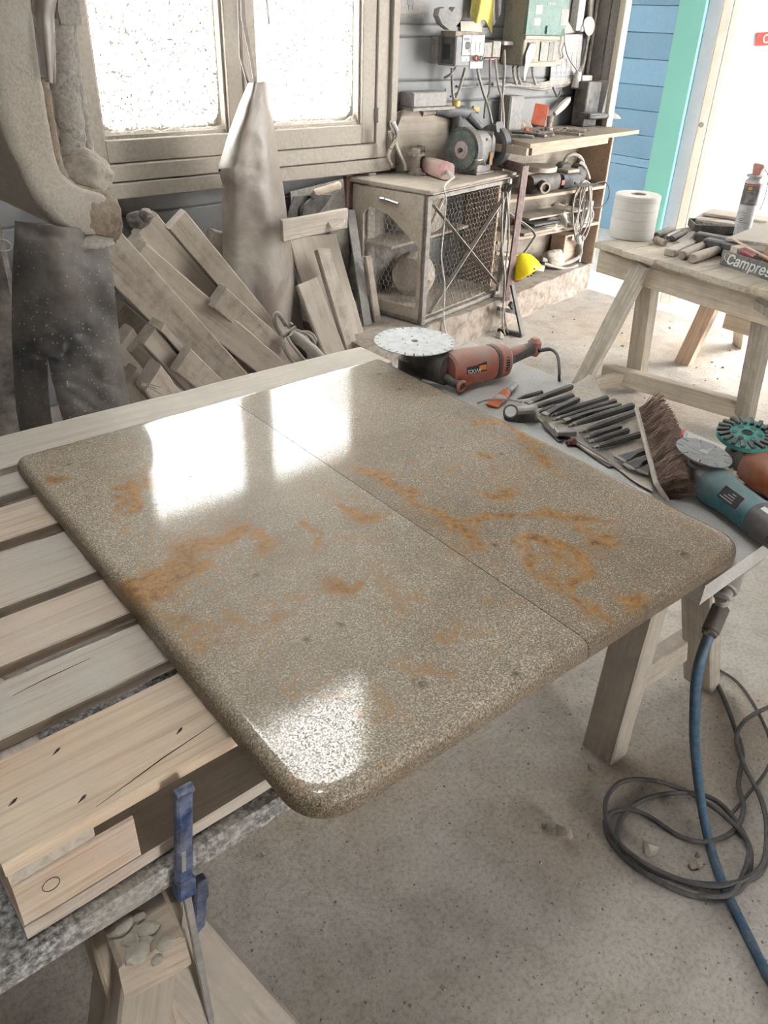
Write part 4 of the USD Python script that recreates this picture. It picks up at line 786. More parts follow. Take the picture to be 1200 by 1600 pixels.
# --- orange grinder with a turquoise cup wheel
dc, zt_, Rt, a0, am, a1, h, parts = small_grinder('', '', (1167, 678), TB + .088, .06, ((1166, 712), (1300, 800)), M_black, M_orangeg, M_dark, None, A(-.12, -.05, 1), .75, .036)
r2 = np.linalg.norm(PZ(1122, 676, TB+.088) - PZ(1212, 680, TB+.088)) / 2
wheel = lathe([(.010, .004), (.010, -.006), (r2*.6, -.006), (r2, -.008), (r2, .001), (r2*.62, .001), (r2*.55, -.001), (.012, .004)], 48, mat4(Rt, dc), cap=False)
segs = [('grinding_segment', tf(tf(box(r2*.42, .0085, .007, .0012), rot(0, 0, 14), (r2*.80, 0, .0035)), Rt @ rot(0, 0, 360/18*k), dc), M_steeld) for k in range(18)]
hol = [('vent_hole', tf(tf(cyl((0, 0, -.0005), (0, 0, .0012), .006, 12), None, (r2*.40*math.cos(k*math.pi/3), r2*.40*math.sin(k*math.pi/3), .0012)), Rt, dc), M_steeld) for k in range(6)]
parts.append(('cup_wheel', wheel, M_tealp, segs + hol + [('flange_nut', tf(cyl((0, 0, 0), (0, 0, .003), .0095, 16), Rt, dc), M_ink)]))
parts.append(('wire_clip', tube(smooth_path([a0 + A(-.01, -.035, .03), a0 + A(-.03, -.045, .0), a0 + A(0, -.048, -.005), a0 + A(.014, -.042, .02)], 5), .0014, 6), M_steel))
make('angle_grinder', 'orange angle grinder with a turquoise segmented cup wheel at the right edge', 'angle grinder', parts)
solo('grey_rag', 'crumpled grey rag between the teal and orange grinders', 'rag', tf(blob(.03, 21, .5, (1.6, .9, .35), 3, 2.5), None, PZ(1160, 742, TB + .012)), M_canvas)

# ------------------------------------------------------------------ hose, cable and rubble on the floor
M_hose = dusty('blue_hose', (.022, .085, .155), .45, .1, .06, 30, bump=.1)
M_cable = dusty('grey_cable', (.05, .05, .053), .55, .06, .08, 30, bump=.1)
c0, c1, c2, c3 = PY(1150, 872, .50), PY(1128, 935, .47), PY(1127, 948, .47), PY(1113, 980, .46)
hp = [c3, PY(1092, 1040, .45), PY(1086, 1100, .44), PY(1087, 1180, .425), A(*PZ(1101, 1285, .03)[:2], .03), PZ(1126, 1372, .014), PZ(1165, 1455, .013), PZ(1212, 1545, .013), PZ(1300, 1680, .013)]
make('air_hose', 'blue air hose with a black coupling, running down from the table to the floor', 'hose', [
    ('hose', tube(smooth_path(hp, 10), .0105, 14), M_hose), ('coupling', cat(cyl(c2, c3 + unit(c3-c2)*.012, .0165, 18), cyl(c3 + unit(c3-c2)*.006, c3 + unit(c3-c2)*.018, .0145, 16), tube([c3 + A(-.012, -.0, 0), c3 + A(-.03, -.004, .003)], .004, 6)), M_black), ('valve', cat(cyl(c1, c2, .012, 14), cyl(c1 + (c0-c1)*.18, c1, .0165, 16), cyl(c1 + (c0-c1)*.18, c0, .0235, 18)), M_steel)])
def z2(P, h=.007): return [A(*PZ(800 + x/2.1325, 850 + y/2.1325, h + .004*((i*7) % 3))[:3]) for i, (x, y) in enumerate(P)]
L1 = [(640, 385), (700, 500), (745, 620), (768, 700), (755, 800), (772, 880), (740, 955), (650, 992), (560, 975), (450, 905), (380, 885), (318, 905), (318, 970), (380, 1050), (500, 1130), (640, 1178), (760, 1150), (795, 1040), (760, 945), (680, 855), (570, 828), (430, 855), (355, 930), (365, 1010), (450, 1080), (600, 1128), (740, 1130), (830, 1090), (860, 1000), (900, 880), (980, 800)]
L2 = [(960, 520), (853, 545), (775, 590), (748, 650), (775, 740), (830, 850), (850, 960), (825, 1080), (700, 1140), (560, 1118), (420, 1050), (330, 960), (312, 860), (360, 795), (450, 785), (560, 815), (660, 870), (745, 940), (790, 1010), (770, 1100), (720, 1170), (620, 1172)]
L3 = [(640, 400), (690, 420), (760, 470), (830, 580), (865, 680), (850, 750), (790, 830), (730, 900)]
solo('power_cable', 'dusty grey power cable lying in loops under the blue hose', 'cable', tube(smooth_path(z2(L1), 8), .0062, 8), M_cable)
solo('power_cable', 'second dark cable coming in from the right edge over the loops', 'cable', tube(smooth_path(z2(L2, .017), 8), .0058, 8), M_cable)
solo('power_cable', 'thin cable running from behind the trestle foot in a wide arc', 'cable', tube(smooth_path(z2(L3, .006), 8), .0042, 8), M_cable)
M_chip = dusty('stone_chip', (.40, .37, .33), .95, .4, .4, 20)
M_chip2 = dusty('brown_chip', (.34, .27, .2), .95, .35, .35, 20)
for (x, y), s, lab, mt in (((882, 1300), .026, 'largest broken stone chip lying left of the cable loops', M_chip2), ((1013, 1322), .026, 'square pale stone chip lying inside the cable loops', M_chip), ((922, 1199), .013, 'small grey stone chip near the trestle foot', M_chip), ((921, 1306), .010, 'little white chip beside the biggest broken chip', M_chip), ((850, 1290), .010, 'little brown chip left of the biggest broken chip', M_chip2), ((1085, 1352), .016, 'rounded chip lying against the blue hose', M_chip2), ((1118, 1350), .010, 'pale chip just right of the blue hose', M_chip), ((410, 1334), .008, 'lone chip on the floor right of the clamps', M_chip), ((692, 1545), .009, 'small chip near the bottom edge of the picture', M_chip2), ((1090, 1335), .009, 'thin grey chip between hose and square chip', M_chip)):
    solo('stone_chip', lab, 'stone chip', tf(stone(s, int(x + y), (1, 1, .7)), None, PZ(x, y, s*.45)), mt, smooth=False)
tiny = []
for k in range(1900):
    x, y = nrg.uniform(380, 1240), nrg.uniform(1020, 1640); s = .0008 + .0022 * nrg.random()**4
    if nrg.random() > (.35 + .65 * meshkit.fbm(A(x/130, y/130, 1), 3)): continue
    tiny.append(tf(trimesh.Trimesh(_sg * s * nrg.uniform(.5, 1, 3), box(1, 1, 1).faces[:0].tolist() or [(0, 1, 3), (0, 3, 2), (4, 6, 7), (4, 7, 5), (0, 4, 5), (0, 5, 1), (2, 3, 7), (2, 7, 6), (0, 2, 6), (0, 6, 4), (1, 5, 7), (1, 7, 3)], process=False), rot(*(nrg.random(3)*360)), PZ(x, y, s*.5)))
for k in range(420):
    x, y = nrg.uniform(2.2, 4.7), nrg.uniform(1.0, 3.1); s = .0015 + .007 * nrg.random()**6
    tiny.append(tf(trimesh.Trimesh(_sg * s * nrg.uniform(.5, 1, 3), [(0, 1, 3), (0, 3, 2), (4, 6, 7), (4, 7, 5), (0, 4, 5), (0, 5, 1), (2, 3, 7), (2, 7, 6), (0, 2, 6), (0, 6, 4), (1, 5, 7), (1, 7, 3)], process=False), rot(*(nrg.random(3)*360)), (x, y, s*.5)))
solo('grit', 'fine stone grit strewn over the dusty floor', 'grit', cat(tiny), M_chip2, kind='stuff', smooth=False)
# --- the two blue clamps at the pallet corner
M_clamp = dusty('clamp_blue', (.014, .065, .20), .42, .22, .08, 30, col2=(.006, .022, .075), bump=.2)
yc = .63
def cp(x, y, Y=yc): return PY(x, y, Y)
make('bar_clamp', 'front blue bar clamp gripping pallet and granite', 'clamp', [
    ('fixed_jaw', cat(bar(cp(286, 1236), cp(287, 1395), .022, .014, (0, 1, 0), .003), bar(cp(287, 1370), cp(288, 1396), .026, .022, (0, 1, 0), .003), cyl(cp(287, 1234) + A(-.012, 0, -.002), cp(287, 1234) + A(.012, 0, -.002), .007, 10)), M_clamp, [('slot', bar(cp(287, 1330, yc - .0075), cp(287.5, 1362, yc - .0075), .006, .001, (0, 1, 0), .0003), M_steel)]),
    ('rail', bar(cp(290, 1392), cp(338, 1640), .011, .007, (0, 1, 0)), M_steel)])
yc2 = .665
make('bar_clamp', 'rear blue bar clamp half hidden behind the front one', 'clamp', [
    ('sliding_jaw', cat(bar(cp(312, 1372, yc2), cp(307, 1496, yc2), .020, .016, (0, 1, 0), .003), bar(cp(308, 1478, yc2), cp(307, 1502, yc2), .030, .022, (0, 1, 0), .003)), M_clamp),
    ('rail', bar(cp(294, 1375, yc2 + .012), cp(305, 1465, yc2 + .012), .011, .006, (0, 1, 0)), M_steel), ('screw', cyl(cp(318, 1375, yc2) + A(0, 0, 0), cp(320, 1400, yc2), .006, 10), M_steeld)])
# ------------------------------------------------------------------ plank table on trestles by the doorway
RT = .75
q0, q1 = PZ(929, 378, RT), PZ(1230, 464, RT); fd = unit(q1 - q0); fd[2] = 0; dd = A(-fd[1], fd[0], 0)
if dd[0] < 0: dd = -dd
Rt2 = np.stack([dd, np.cross(A(0, 0, 1), dd), A(0, 0, 1)], 1)
M_tt = [wood('table_plank_a', (.50, .44, .34), (.36, .30, .22), .4, .3), wood('table_plank_b', (.54, .47, .36), (.40, .33, .25), .3, .25), wood('table_plank_c', (.46, .40, .32), (.33, .28, .21), .45, .4)]
M_red = wood('reddish_beam', (.48, .34, .25), (.36, .23, .16), .2, .2)
M_leg = wood('splashed_beam', (.50, .46, .39), (.30, .26, .21), .45, .3)
cuts = [0.0] + [float((PZ(x, y, RT) - q0) @ fd) for x, y in ((976, 390), (1022, 406), (1097, 424))] + [.80, .98, 1.15]
pl = []
for i, (a, b) in enumerate(zip(cuts, cuts[1:])):
    c = q0 + fd * (a + b) / 2 + A(0, 0, -.0125); s = -.012 if i % 2 else .0
    pl.append(('plank', G(loft(1.15 - s, b - a - .003, .025, 24, .003, .0015, 200 + i), mat4(Rt2, c + dd * s)), M_tt[i % 3]))
def fp(d, x, z): return q0 + fd * d + dd * x + A(0, 0, z - q0[2])
def px_on(x, y, off):          # pixel -> point on the vertical plane parallel to the table's front, off behind it
    d = ray(x, y); n = dd; t = ((q0 + dd * off - EYE) @ n) / (d @ n); return EYE + d * t
leg1t, leg1b = px_on(1006, 412, .045), PZ(896, 622, 0)
l2t, l2b = px_on(1014, 440, .16), PZ(991, 607, 0)
rt_, rb = px_on(1199, 470, .05), PZ(1160, 668, 0)
parts = pl + [('apron', timber(fp(.0, .06, RT - .085), fp(1.15, .06, RT - .085), .03, .115, n=24, seed=210, b=.003), M_tt[1]), ('apron', timber(fp(.0, .88, RT - .085), fp(1.15, .88, RT - .085), .03, .115, n=14, seed=211, b=.003), M_tt[2]),
    ('leg', timber(leg1t, leg1b, .075, .052, (1, 0, 0), n=18, seed=212, wob=.002), M_leg), ('leg', timber(l2t, l2b + A(0, 0, .0), .09, .06, dd, n=16, seed=213), M_tt[0]),
    ('leg', timber(rt_, rb, .075, .06, dd, n=16, seed=214, wob=.002), M_leg), ('stretcher', timber(PZ(944, 580, .10) , PZ(1160, 640, .10), .06, .085, n=16, seed=215), M_tt[0]),
    ('cross_tie', timber(PZ(925, 600, .09), PZ(995, 587, .09), .05, .06, n=10, seed=216), M_tt[1])]
l3t, l3b = px_on(1123, 450, .80), PZ(1068, 567, 0)
l4t, l4b = px_on(1166, 470, 1.02), PZ(1157, 540, 0)
parts += [('leg', timber(l3t, l3b, .085, .06, (1, 0, 0), n=12, seed=217), M_red), ('leg', timber(l4t, l4b, .08, .06, dd, n=12, seed=218), M_tt[1]), ('stretcher', timber(PZ(1135, 500, .28), PZ(1200, 520, .28), .05, .08, n=8, seed=219), M_tt[1])]
make('trestle_table', 'long plank-topped work table on splayed wooden trestles by the doorway', 'table', parts)

def on(x, y, h=0): return PZ(x, y, RT + h)
# paper roll
rc = on(989, 366); rc_r = on(992, 374); rl, rr_ = PZ(947, 374, RT), PZ(1024, 378, RT)
rr = .5 * np.linalg.norm(PZ(957, 330, RT + .12) - PZ(1029, 334, RT + .12)) * .99; rbse = on(987, 372) + A(.02, .02, 0)
best = None
for k in range(400):
    h = .1 + k * .001; z = abs((lambda P: (lambda q: 800 - F*q[1]/q[2])(RM @ (P - EYE)))(rbse + A(0, 0, h)) - 303)
    if best is None or z < best[0]: best = (z, h)
rh = best[1]
M_rollp = dusty('paper_roll', (.62, .60, .56), .9, .06, .05, 3, col2=(.60, .58, .54), bump=0)
zz = np.linspace(0, rh, 12); prof = [(.03, .0), (rr - .004, .0), (rr, .004)]
for z in (.25, .46, .66, .87): prof += [(rr, rh*z - .004), (rr - .0022, rh*z), (rr, rh*z + .004)]
prof += [(rr, rh - .005), (rr - .004, rh), (.036, rh), (.034, rh - .05), (.03, rh - .05)]
make('paper_roll', 'big white paper roll standing on the corner of the plank table', 'paper roll', [('paper', lathe(prof, 48, mat4(None, rbse), cap=True), M_rollp), ('core', lathe([(.028, rh - .06), (.0335, rh - .06), (.0335, rh - .001), (.031, rh - .001), (.031, rh - .055)], 24, mat4(None, rbse), cap=False), M_tt[2])])
# foam can
M_can, M_canlab = dusty('can_tin', (.52, .53, .56), .35, .12, .1, 14, bump=.03), dusty('can_dark', (.10, .095, .10), .4, .15, .1, 14, bump=.03)
cb = on(1156, 372); best = None
for k in range(500):
    h = .1 + k * .001; e = abs((lambda q: 800 - F*q[1]/q[2])(RM @ (cb + A(0, 0, h) - EYE)) - 282)
    if best is None or e < best[0]: best = (e, h)
hc = best[1]; cr = .5 * np.linalg.norm(px_on(1143, 330, .3) - px_on(1166, 334, .3)) * 1.12
Mc = mat4(None, cb); toc = math.atan2(-cb[1], -cb[0])
def canpatch(z0, z1, a0, a1, r): return sheet(np.array([[cb + A(r*math.cos(toc+a), r*math.sin(toc+a), z) for a in np.linspace(a0, a1, 12)] for z in np.linspace(z0, z1, 3)]), .0008)
make('foam_can', 'tall grey foam spray can with a red nozzle on the plank table', 'spray can', [
    ('can_body', lathe([(cr - .002, 0), (cr, .003), (cr, hc - .004), (cr - .003, hc), (cr*.55, hc + .016), (cr*.3, hc + .018)], 32, Mc), M_can, [
        ('label_band', canpatch(hc*.60, hc*.93, -1.25, 1.25, cr + .0006), M_canlab), ('label_picture', canpatch(hc*.64, hc*.84, -.55, .60, cr + .0014), dusty('can_photo', (.22, .2, .2), .4, .1, .1, 40, col2=(.07, .06, .07), bump=0)), ('label_badge', canpatch(hc*.86, hc*.905, -.45, .0, cr + .0014), plain('badge_yellow', (.5, .3, .06), .5)),
        ('red_stripe', canpatch(hc*.935, hc*.96, -1.25, 1.25, cr + .0008), plain('stripe_red', (.4, .05, .04), .5))] + [('print_line', canpatch(hc*z, hc*z + .0016, -.7, .1, cr + .0008), M_canlab) for z in (.30, .33, .36, .42, .46)]),
    ('collar', lathe([(cr*.75, hc + .014), (cr*.98, hc + .016), (cr*.98, hc + .024), (cr*.4, hc + .026)], 24, Mc), M_steel),
    ('nozzle', body(cb + A(0, 0, hc + .024), cb + A(.004, -.004, hc + .072), [(0, cr*.42, cr*.42), (.4, cr*.55, cr*.5), (.8, cr*.7, cr*.5), (1, cr*.55, cr*.4)], (1, 0, 0)), dusty('nozzle_red', (.45, .16, .13), .5, .3, .2)),
    ('straw', tube(smooth_path([cb + A(.012, -.02, hc + .058), cb + A(.03, -.045, hc + .02), cb + A(.035, -.052, hc*.75), cb + A(.02, -.05, hc*.52)], 6), .0015, 6), M_black)])
# card tray with lettering
t0, t1 = on(1124, 413), on(1240, 452); tdir = unit(t1 - t0); tn_ = A(-tdir[1], tdir[0], 0)
if tn_[0] < 0: tn_ = -tn_
Rt3 = np.stack([tdir, np.cross(A(0, 0, 1), tdir), A(0, 0, 1)], 1); tl = .34
def tb(d0, d1, w0, w1, z0, z1, b=.001): return tf(box(d1-d0, w1-w0, z1-z0, b), np.stack([tdir, tn_, A(0, 0, 1)], 1) if np.linalg.det(np.stack([tdir, tn_, A(0, 0, 1)], 1)) > 0 else np.stack([tdir, -tn_, A(0, 0, 1)], 1), t0 + tdir*(d0+d1)/2 + tn_*(w0+w1)/2 + A(0, 0, (z0+z1)/2))
M_tray = dusty('tray_card', (.105, .115, .115), .6, .25, .3, 14, bump=.05)
txm = meshkit.text_mesh('Campres', .040, .0012, True); v = np.array(txm.vertices); v[:, 0] += v[:, 1] * .28
Rx = np.stack([tdir, A(0, 0, 1), np.cross(tdir, A(0, 0, 1))], 1)
if Rx[:, 2] @ tn_ > 0: pass
txm = tf(trimesh.Trimesh(v, txm.faces, process=False), Rx, t0 + tdir*.03 - tn_*.0016 + A(0, 0, .014))
sw = tube(smooth_path([t0 + tdir*d - tn_*.0014 + A(0, 0, z) for d, z in ((.052, .047), (.03, .055), (.018, .04), (.03, .022), (.05, .02))], 5), .0012, 5)
make('card_tray', 'low dark cardboard tray printed with looped white lettering on the plank table', 'tray', [('front_wall', tb(0, tl, 0, .004, 0, .062), M_tray, [('lettering', cat(txm, sw), plain('tray_white', (.6, .6, .58), .7), None, {'smooth': False})]), ('side_wall', tb(0, .004, .004, .16, 0, .055), M_tray), ('side_wall', tb(tl - .004, tl, .004, .16, 0, .055), M_tray), ('back_wall', tb(0, tl, .16, .164, 0, .055), M_tray), ('tray_bottom', tb(.004, tl - .004, .004, .16, .001, .004), M_tray)])
def inbox(d, w, z): return t0 + tdir*d + tn_*w + A(0, 0, z)
solo('wood_block', 'small brown wooden block standing in the card tray', 'wood block', tb(.12, .17, .10, .13, .0045, .105, .003), wood('brown_block', (.42, .26, .15), (.3, .18, .1), .15, .15))
solo('wood_block', 'pale wooden block at the left end inside the card tray', 'wood block', tb(.008, .05, .03, .10, .0045, .078, .003), M_tt[1])
solo('red_grip_tool', 'dark red tool handle lying in the card tray', 'tool handle', body(inbox(.06, .05, .065), inbox(.14, .035, .060), [(0, .013, .013), (.2, .015, .015), (.8, .014, .014), (1, .008, .008)]), dusty('crimson', (.30, .03, .06), .4, .2, .2))
solo('pink_stick', 'long pinkish wooden stick lying across the card tray', 'stick', timber(inbox(-.02, .07, .094), inbox(.34, -.004, .0665), .015, .007, n=12, seed=230), wood('pink_wood', (.55, .36, .29), (.42, .27, .22), .2, .25))
solo('red_strip', 'thin red strip lying deeper in the card tray', 'stick', timber(inbox(.10, .11, .052), inbox(.32, .06, .05), .02, .012, n=8, seed=231), dusty('strip_red', (.36, .10, .07), .6, .25, .3))
# hand tools
M_hdl = dusty('old_handle', (.30, .24, .19), .7, .4, .4, 16, col2=(.2, .15, .11))
M_hdld = dusty('dark_handle', (.075, .07, .068), .55, .3, .4, 16)
def rod(a, b, r, h=None): return body(on(*a, h or r), on(*b, h or r), [(0, r*.75, r*.75), (.05, r, r), (.5, r*.95, r*.95), (.95, r*.9, r*.9), (1, r*.7, r*.7)], n=14, e=2.2)
for (a, b, r, lab, mt) in (((1026, 368), (1052, 357), .017, 'dark rod-like chisel lying nearest the paper roll', M_hdld), ((1040, 371), (1061, 361), .012, 'second dark chisel from the paper roll', M_steel), ((1050, 373), (1071, 362), .015, 'third dark chisel from the paper roll, thick', M_hdld), ((1024, 374), (1039, 380), .016, 'short brown round bar at the foot of the paper roll', M_hdl)):
    solo('hand_chisel', lab, 'chisel', rod(a, b, r), mt)
cA, cB, cC = on(1063, 379, .012), on(1083, 364, .012), on(1097, 356, .012)
make('hand_chisel', 'broad grey-bladed chisel with a black handle on the plank table', 'chisel', [('blade', body(cA, cB, [(0, .022, .002), (.6, .018, .006), (1, .011, .008)], e=4), M_blade), ('handle', body(cB, cC, [(0, .012, .012), (.8, .014, .013), (1, .012, .010)]), M_hdld)])
solo('whetstone', 'pale grey rectangular rubbing stone near the table edge', 'sharpening stone', bar(on(1046, 395, .016), on(1080, 380, .016), .05, .031, b=.004), M_chip)
def mallet(label, h0, h1, head):
    hp0, hp1 = on(*h0, .022), on(*h1, .026); hx = unit(hp1 - hp0); parts = [('handle', body(hp0, hp1, [(0, .017, .017), (.06, .0215, .0215), (.5, .021, .021), (.9, .018, .018), (1, .016, .016)], e=2.3), M_hdl)]
    if head:
        hc_ = hp1 + hx*.02; cross = A(-hx[1], hx[0], 0); parts.append(('head', bar(hc_ - cross*.075 + A(0, 0, .006), hc_ + cross*.075 + A(0, 0, .006), .055, .058, b=.006), M_steeld))
    return make('mallet', label, 'mallet', parts)
mallet('club hammer with a dark steel head lying behind the rubbing stone', (1066, 399), (1108, 380), True)
mallet('hammer whose round wooden handle points at the table edge, head behind the card tray', (1082, 404), (1122, 390), True)
solo('green_block', 'greenish grey slab piece in front of the spray can', 'stone piece', bar(on(1131, 380, .014), on(1163, 388, .014), .06, .028, b=.003), dusty('green_stone', (.24, .27, .25), .8, .3, .5))
tr0, tr1 = on(1080, 356, .02), on(1150, 360, .02); trx = unit(tr1 - tr0); try_ = A(-trx[1], trx[0], 0)
Rtr = np.stack([trx, try_, A(0, 0, 1)], 1); trl = np.linalg.norm(tr1 - tr0)
make('plastic_tray', 'black ribbed plastic tray on the plank table behind the chisels', 'tray', [('tray_shell', tf(cat(box(trl, .16, .012, .003), box(trl, .008, .035, .002, (0, .076, .014)), box(trl, .008, .035, .002, (0, -.076, .014)), box(.008, .144, .035, .002, (trl/2, 0, .014)), box(.008, .144, .035, .002, (-trl/2, 0, .014))), Rtr, (tr0+tr1)/2), M_black), ('grid_ribs', tf(cat(*[box(trl*.9, .005, .014, .001, (0, -.06 + .02*k, .012)) for k in range(7)], *[box(.005, .13, .014, .001, (-trl*.42 + trl*.105*k, 0, .012)) for k in range(9)]), Rtr, (tr0+tr1)/2), M_dark)])
for i, (a, b, w, h, z, lab, mt) in enumerate((((1086, 348), (1230, 366), .16, .028, .014, 'lowest grey board of the stack behind the ribbed tray', M_tim2[1]), ((1082, 341), (1160, 352), .20, .02, .040, 'grey flat sheet lying on the lowest board of the stack', M_tim2[0]), ((1096, 333), (1230, 352), .14, .016, .060, 'top thin board of the stack behind the ribbed tray', M_tim2[1]))):
    solo('flat_board', lab, 'board', timber(on(*a, z) + dd*.05, on(*b, z) + dd*.05, w, h, n=12, seed=240+i, b=.003), mt)
bk0 = on(1120, 338, .078) + dd*.10
solo('grey_sheet', 'pale grey panel leaning flat at the back of the plank table', 'panel', tf(box(.42, .55, .012, .002), rot(3, -4, math.degrees(math.atan2(fd[1], fd[0])) + 8), fp(.62, .62, RT + .10)), M_chip)
solo('green_edged_sheet', 'light panel with a green edge at the right end of the table', 'panel', tf(box(.36, .30, .014, .002), rot(2, -8, math.degrees(math.atan2(fd[1], fd[0]))), fp(.88, .60, RT + .145)), dusty('green_edge', (.30, .38, .16), .6, .2, .5))
solo('putty_lump', 'small white lump on the table left of the spray can', 'lump', tf(blob(.03, 31, .4, (1.3, .9, .6)), None, on(1129, 362, .016)), M_rollp)
for i, (x, y, s, mt, lab) in enumerate(((1180, 372, .03, M_chip, 'pale stone bit right of the spray can'), (1176, 358, .018, M_redg, 'small reddish bit behind the stone bits right of the spray can'), (1192, 378, .025, M_chip2, 'brown stone bit at the right edge of the table'), (1110, 362, .012, M_chip2, 'tiny brown chip on the bare table boards'))):
    solo('stone_bit', lab, 'stone chip', tf(stone(s, 50 + i, (1, 1, .6)), None, on(x, y, s*.4)), mt, smooth=False)
solo('flat_slate', 'thin light slate lying on bits at the right end of the table', 'slate', tf(box(.20, .16, .012, .002), rot(0, -5, 20), on(1190, 352, .05)), M_chip)
# ------------------------------------------------------------------ wire cage with the bench grinder
ZB, ZTp = .19, .88
cF = A(*PZ(671, 297, ZTp)[:2]); cR = A(*PZ(802, 269, ZTp)[:2]); cfx = unit(cR - cF); cW = np.linalg.norm(cR - cF); cfy = A(-cfx[1], cfx[0])
cL = A(*PZ(588, 269, ZTp)[:2]); cD = min(.50, (3.57 - cF[1]) / cfy[1] - .02)
def cg(a, b, z): p = cF + cfx * a + cfy * b; return A(p[0], p[1], z)
M_galv = dusty('galvanised', (.25, .24, .225), .55, .4, .2, 18, metal=.2, col2=(.15, .142, .132), bump=.2)
M_wire = dusty('mesh_wire', (.30, .28, .255), .6, .4, .2, 30, bump=0)
M_ply = wood('dusty_ply', (.32, .27, .215), (.24, .195, .15), .4, .25)
M_purple = dusty('purple_primer', (.10, .048, .05), .6, .2, .2, 14)
def ibar(a, b, w=.022, h=.022): return bar(cg(*a), cg(*b), w, h, (0, 0, 1), .002)
def hexnet(P, W_, H_, pitch=.031, r=.0009):      # twisted hexagon netting over a rectangle, P(u, v) -> point
    ms = []; s = pitch / math.sqrt(3); nx, ny = int(W_/pitch) + 1, int(H_/(1.5*s)) + 1
    for j in range(ny + 1):
        for i in range(nx + 1):
            x, y = i*pitch + (j % 2)*pitch/2, j*1.5*s
            segs = [((x, y), (x, y + s)), ((x, y + s), (x + pitch/2, y + 1.5*s)), ((x, y + s), (x - pitch/2, y + 1.5*s))]
            for (a, b), (c, d) in segs:
                if min(a, c) < 0 or max(a, c) > W_ or min(b, d) < 0 or max(b, d) > H_: continue
                jz = lambda u, v: .004 * math.sin(u*37 + v*23)
                ms.append(tube([P(a, b) , P(c, d)], r*(1.5 if a == c else 1), 3, caps=False))
    return cat(ms)
zb = ZB + .012
fr = [('frame_post', ibar((.011, .011, ZB), (.011, .011, ZTp - .03), .03, .03), M_galv), ('frame_post', ibar((cW - .011, .011, ZB), (cW - .011, .011, ZTp - .03)), M_galv), ('frame_post', ibar((.011, cD - .011, ZB), (.011, cD - .011, ZTp - .03)), M_galv), ('frame_post', ibar((cW - .011, cD - .011, ZB), (cW - .011, cD - .011, ZTp - .03)), M_galv)]
for a, b in (((.03, .011, zb), (cW - .03, .011, zb)), ((.03, cD - .011, zb), (cW - .03, cD - .011, zb)), ((.011, .03, zb), (.011, cD - .03, zb)), ((cW - .011, .03, zb), (cW - .011, cD - .03, zb)), ((.03, .011, ZTp - .042), (cW - .03, .011, ZTp - .042))):
    fr.append(('frame_rail', ibar(a, b), M_galv))
fr += [('cross_brace', bar(cg(.035, -.006, ZTp - .075), cg(cW - .06, -.006, zb + .06), .006, .028, (0, 1, 0)), M_galv), ('cross_brace', bar(cg(cW - .02, -.014, ZTp - .06), cg(.04, -.014, zb + .05), .006, .028, (0, 1, 0)), M_galv)]
# left face: board door with an arched opening
doorpoly = [(0.02, ZB + .03), (cD - .02, ZB + .03), (cD - .02, ZTp - .03), (.02, ZTp - .03)]
hole = [(.04, ZB + .09), (cD - .09, ZB + .09), (cD - .09, ZTp - .17), (cD - .13, ZTp - .125), (.24, ZTp - .15), (.04, ZTp - .28)]
Rd = np.stack([A(*cfy, 0), A(0, 0, 1), np.cross(A(*cfy, 0), A(0, 0, 1))], 1)
door = prism(doorpoly, .012, Rd, cg(-.016, 0, 0), [hole])
top = tf(box(cW + .03, cD + .03, .022, .003), np.stack([A(*cfx, 0), A(*cfy, 0), A(0, 0, 1)], 1), cg(cW/2, cD/2, ZTp - .011))
toplip = bar(cg(-.012, -.014, ZTp - .016), cg(cW + .012, -.014, ZTp - .016), .006, .034, (0, 1, 0))
net1 = hexnet(lambda u, v: cg(.02 + u, .004, zb + v), cW - .04, ZTp - ZB - .07)
net2 = hexnet(lambda u, v: cg(-.004, .02 + u, zb + v), cD - .04, ZTp - ZB - .07)
net3 = hexnet(lambda u, v: cg(cW - .004, .02 + u, zb + v), cD - .04, ZTp - ZB - .07)
cage = make('wire_cage', 'mesh-sided steel cage with a crossed front brace and a dusty board top', 'cage', fr + [('top_board', top, M_ply, [('front_lip', toplip, M_galv)]), ('side_door', door, M_ply, [('latch', cat(cyl(cg(-.026, .17, ZTp - .085), cg(-.026, .26, ZTp - .075), .008, 10), cyl(cg(-.03, .255, ZTp - .076), cg(-.03, .285, ZTp - .075), .011, 10)), plain('bright_latch', (.75, .75, .75), .25, 1.0))]),
    ('wire_mesh', cat(net1, net2, net3), M_wire, None, {'kind': 'stuff', 'smooth': False}), ('floor_board', tf(box(cW - .05, cD - .05, .012, .002), np.stack([A(*cfx, 0), A(*cfy, 0), A(0, 0, 1)], 1), cg(cW/2, cD/2, ZB + .03)), M_ply), ('back_board', tf(box(cW - .05, .012, ZTp - ZB - .10, .002), np.stack([A(*cfx, 0), A(*cfy, 0), A(0, 0, 1)], 1), cg(cW/2, cD - .028, (ZTp + ZB) / 2)), dusty('cage_back', (.13, .12, .11), .9, .3, .2)),
    ('mid_shelf', tf(box(cW - .06, cD*.45, .014, .002), np.stack([A(*cfx, 0), A(*cfy, 0), A(0, 0, 1)], 1), cg(cW/2, cD*.72, ZB + .36)), M_ply)])
zf = ZB + .037
def bowl(r, h, M, th=.006): return lathe([(r*.72, 0), (r*.80, h*.15), (r, h), (r - th, h), (r*.78 - th, h*.18), (.001, h*.12)], 30, M, cap=True)
M_bucket = dusty('dusty_bucket', (.42, .36, .31), .7, .5, .3, 12)
Rb1 = tiltR(-unit(A(-.80, -.55, .2)))
solo('bucket', 'round dusty bucket lying on its side in the left of the cage', 'bucket', bowl(.125, .13, mat4(Rb1, cg(.13, .20, zf + .17))), M_bucket)
Rb2 = tiltR(-unit(A(-.5, -.85, .15)))
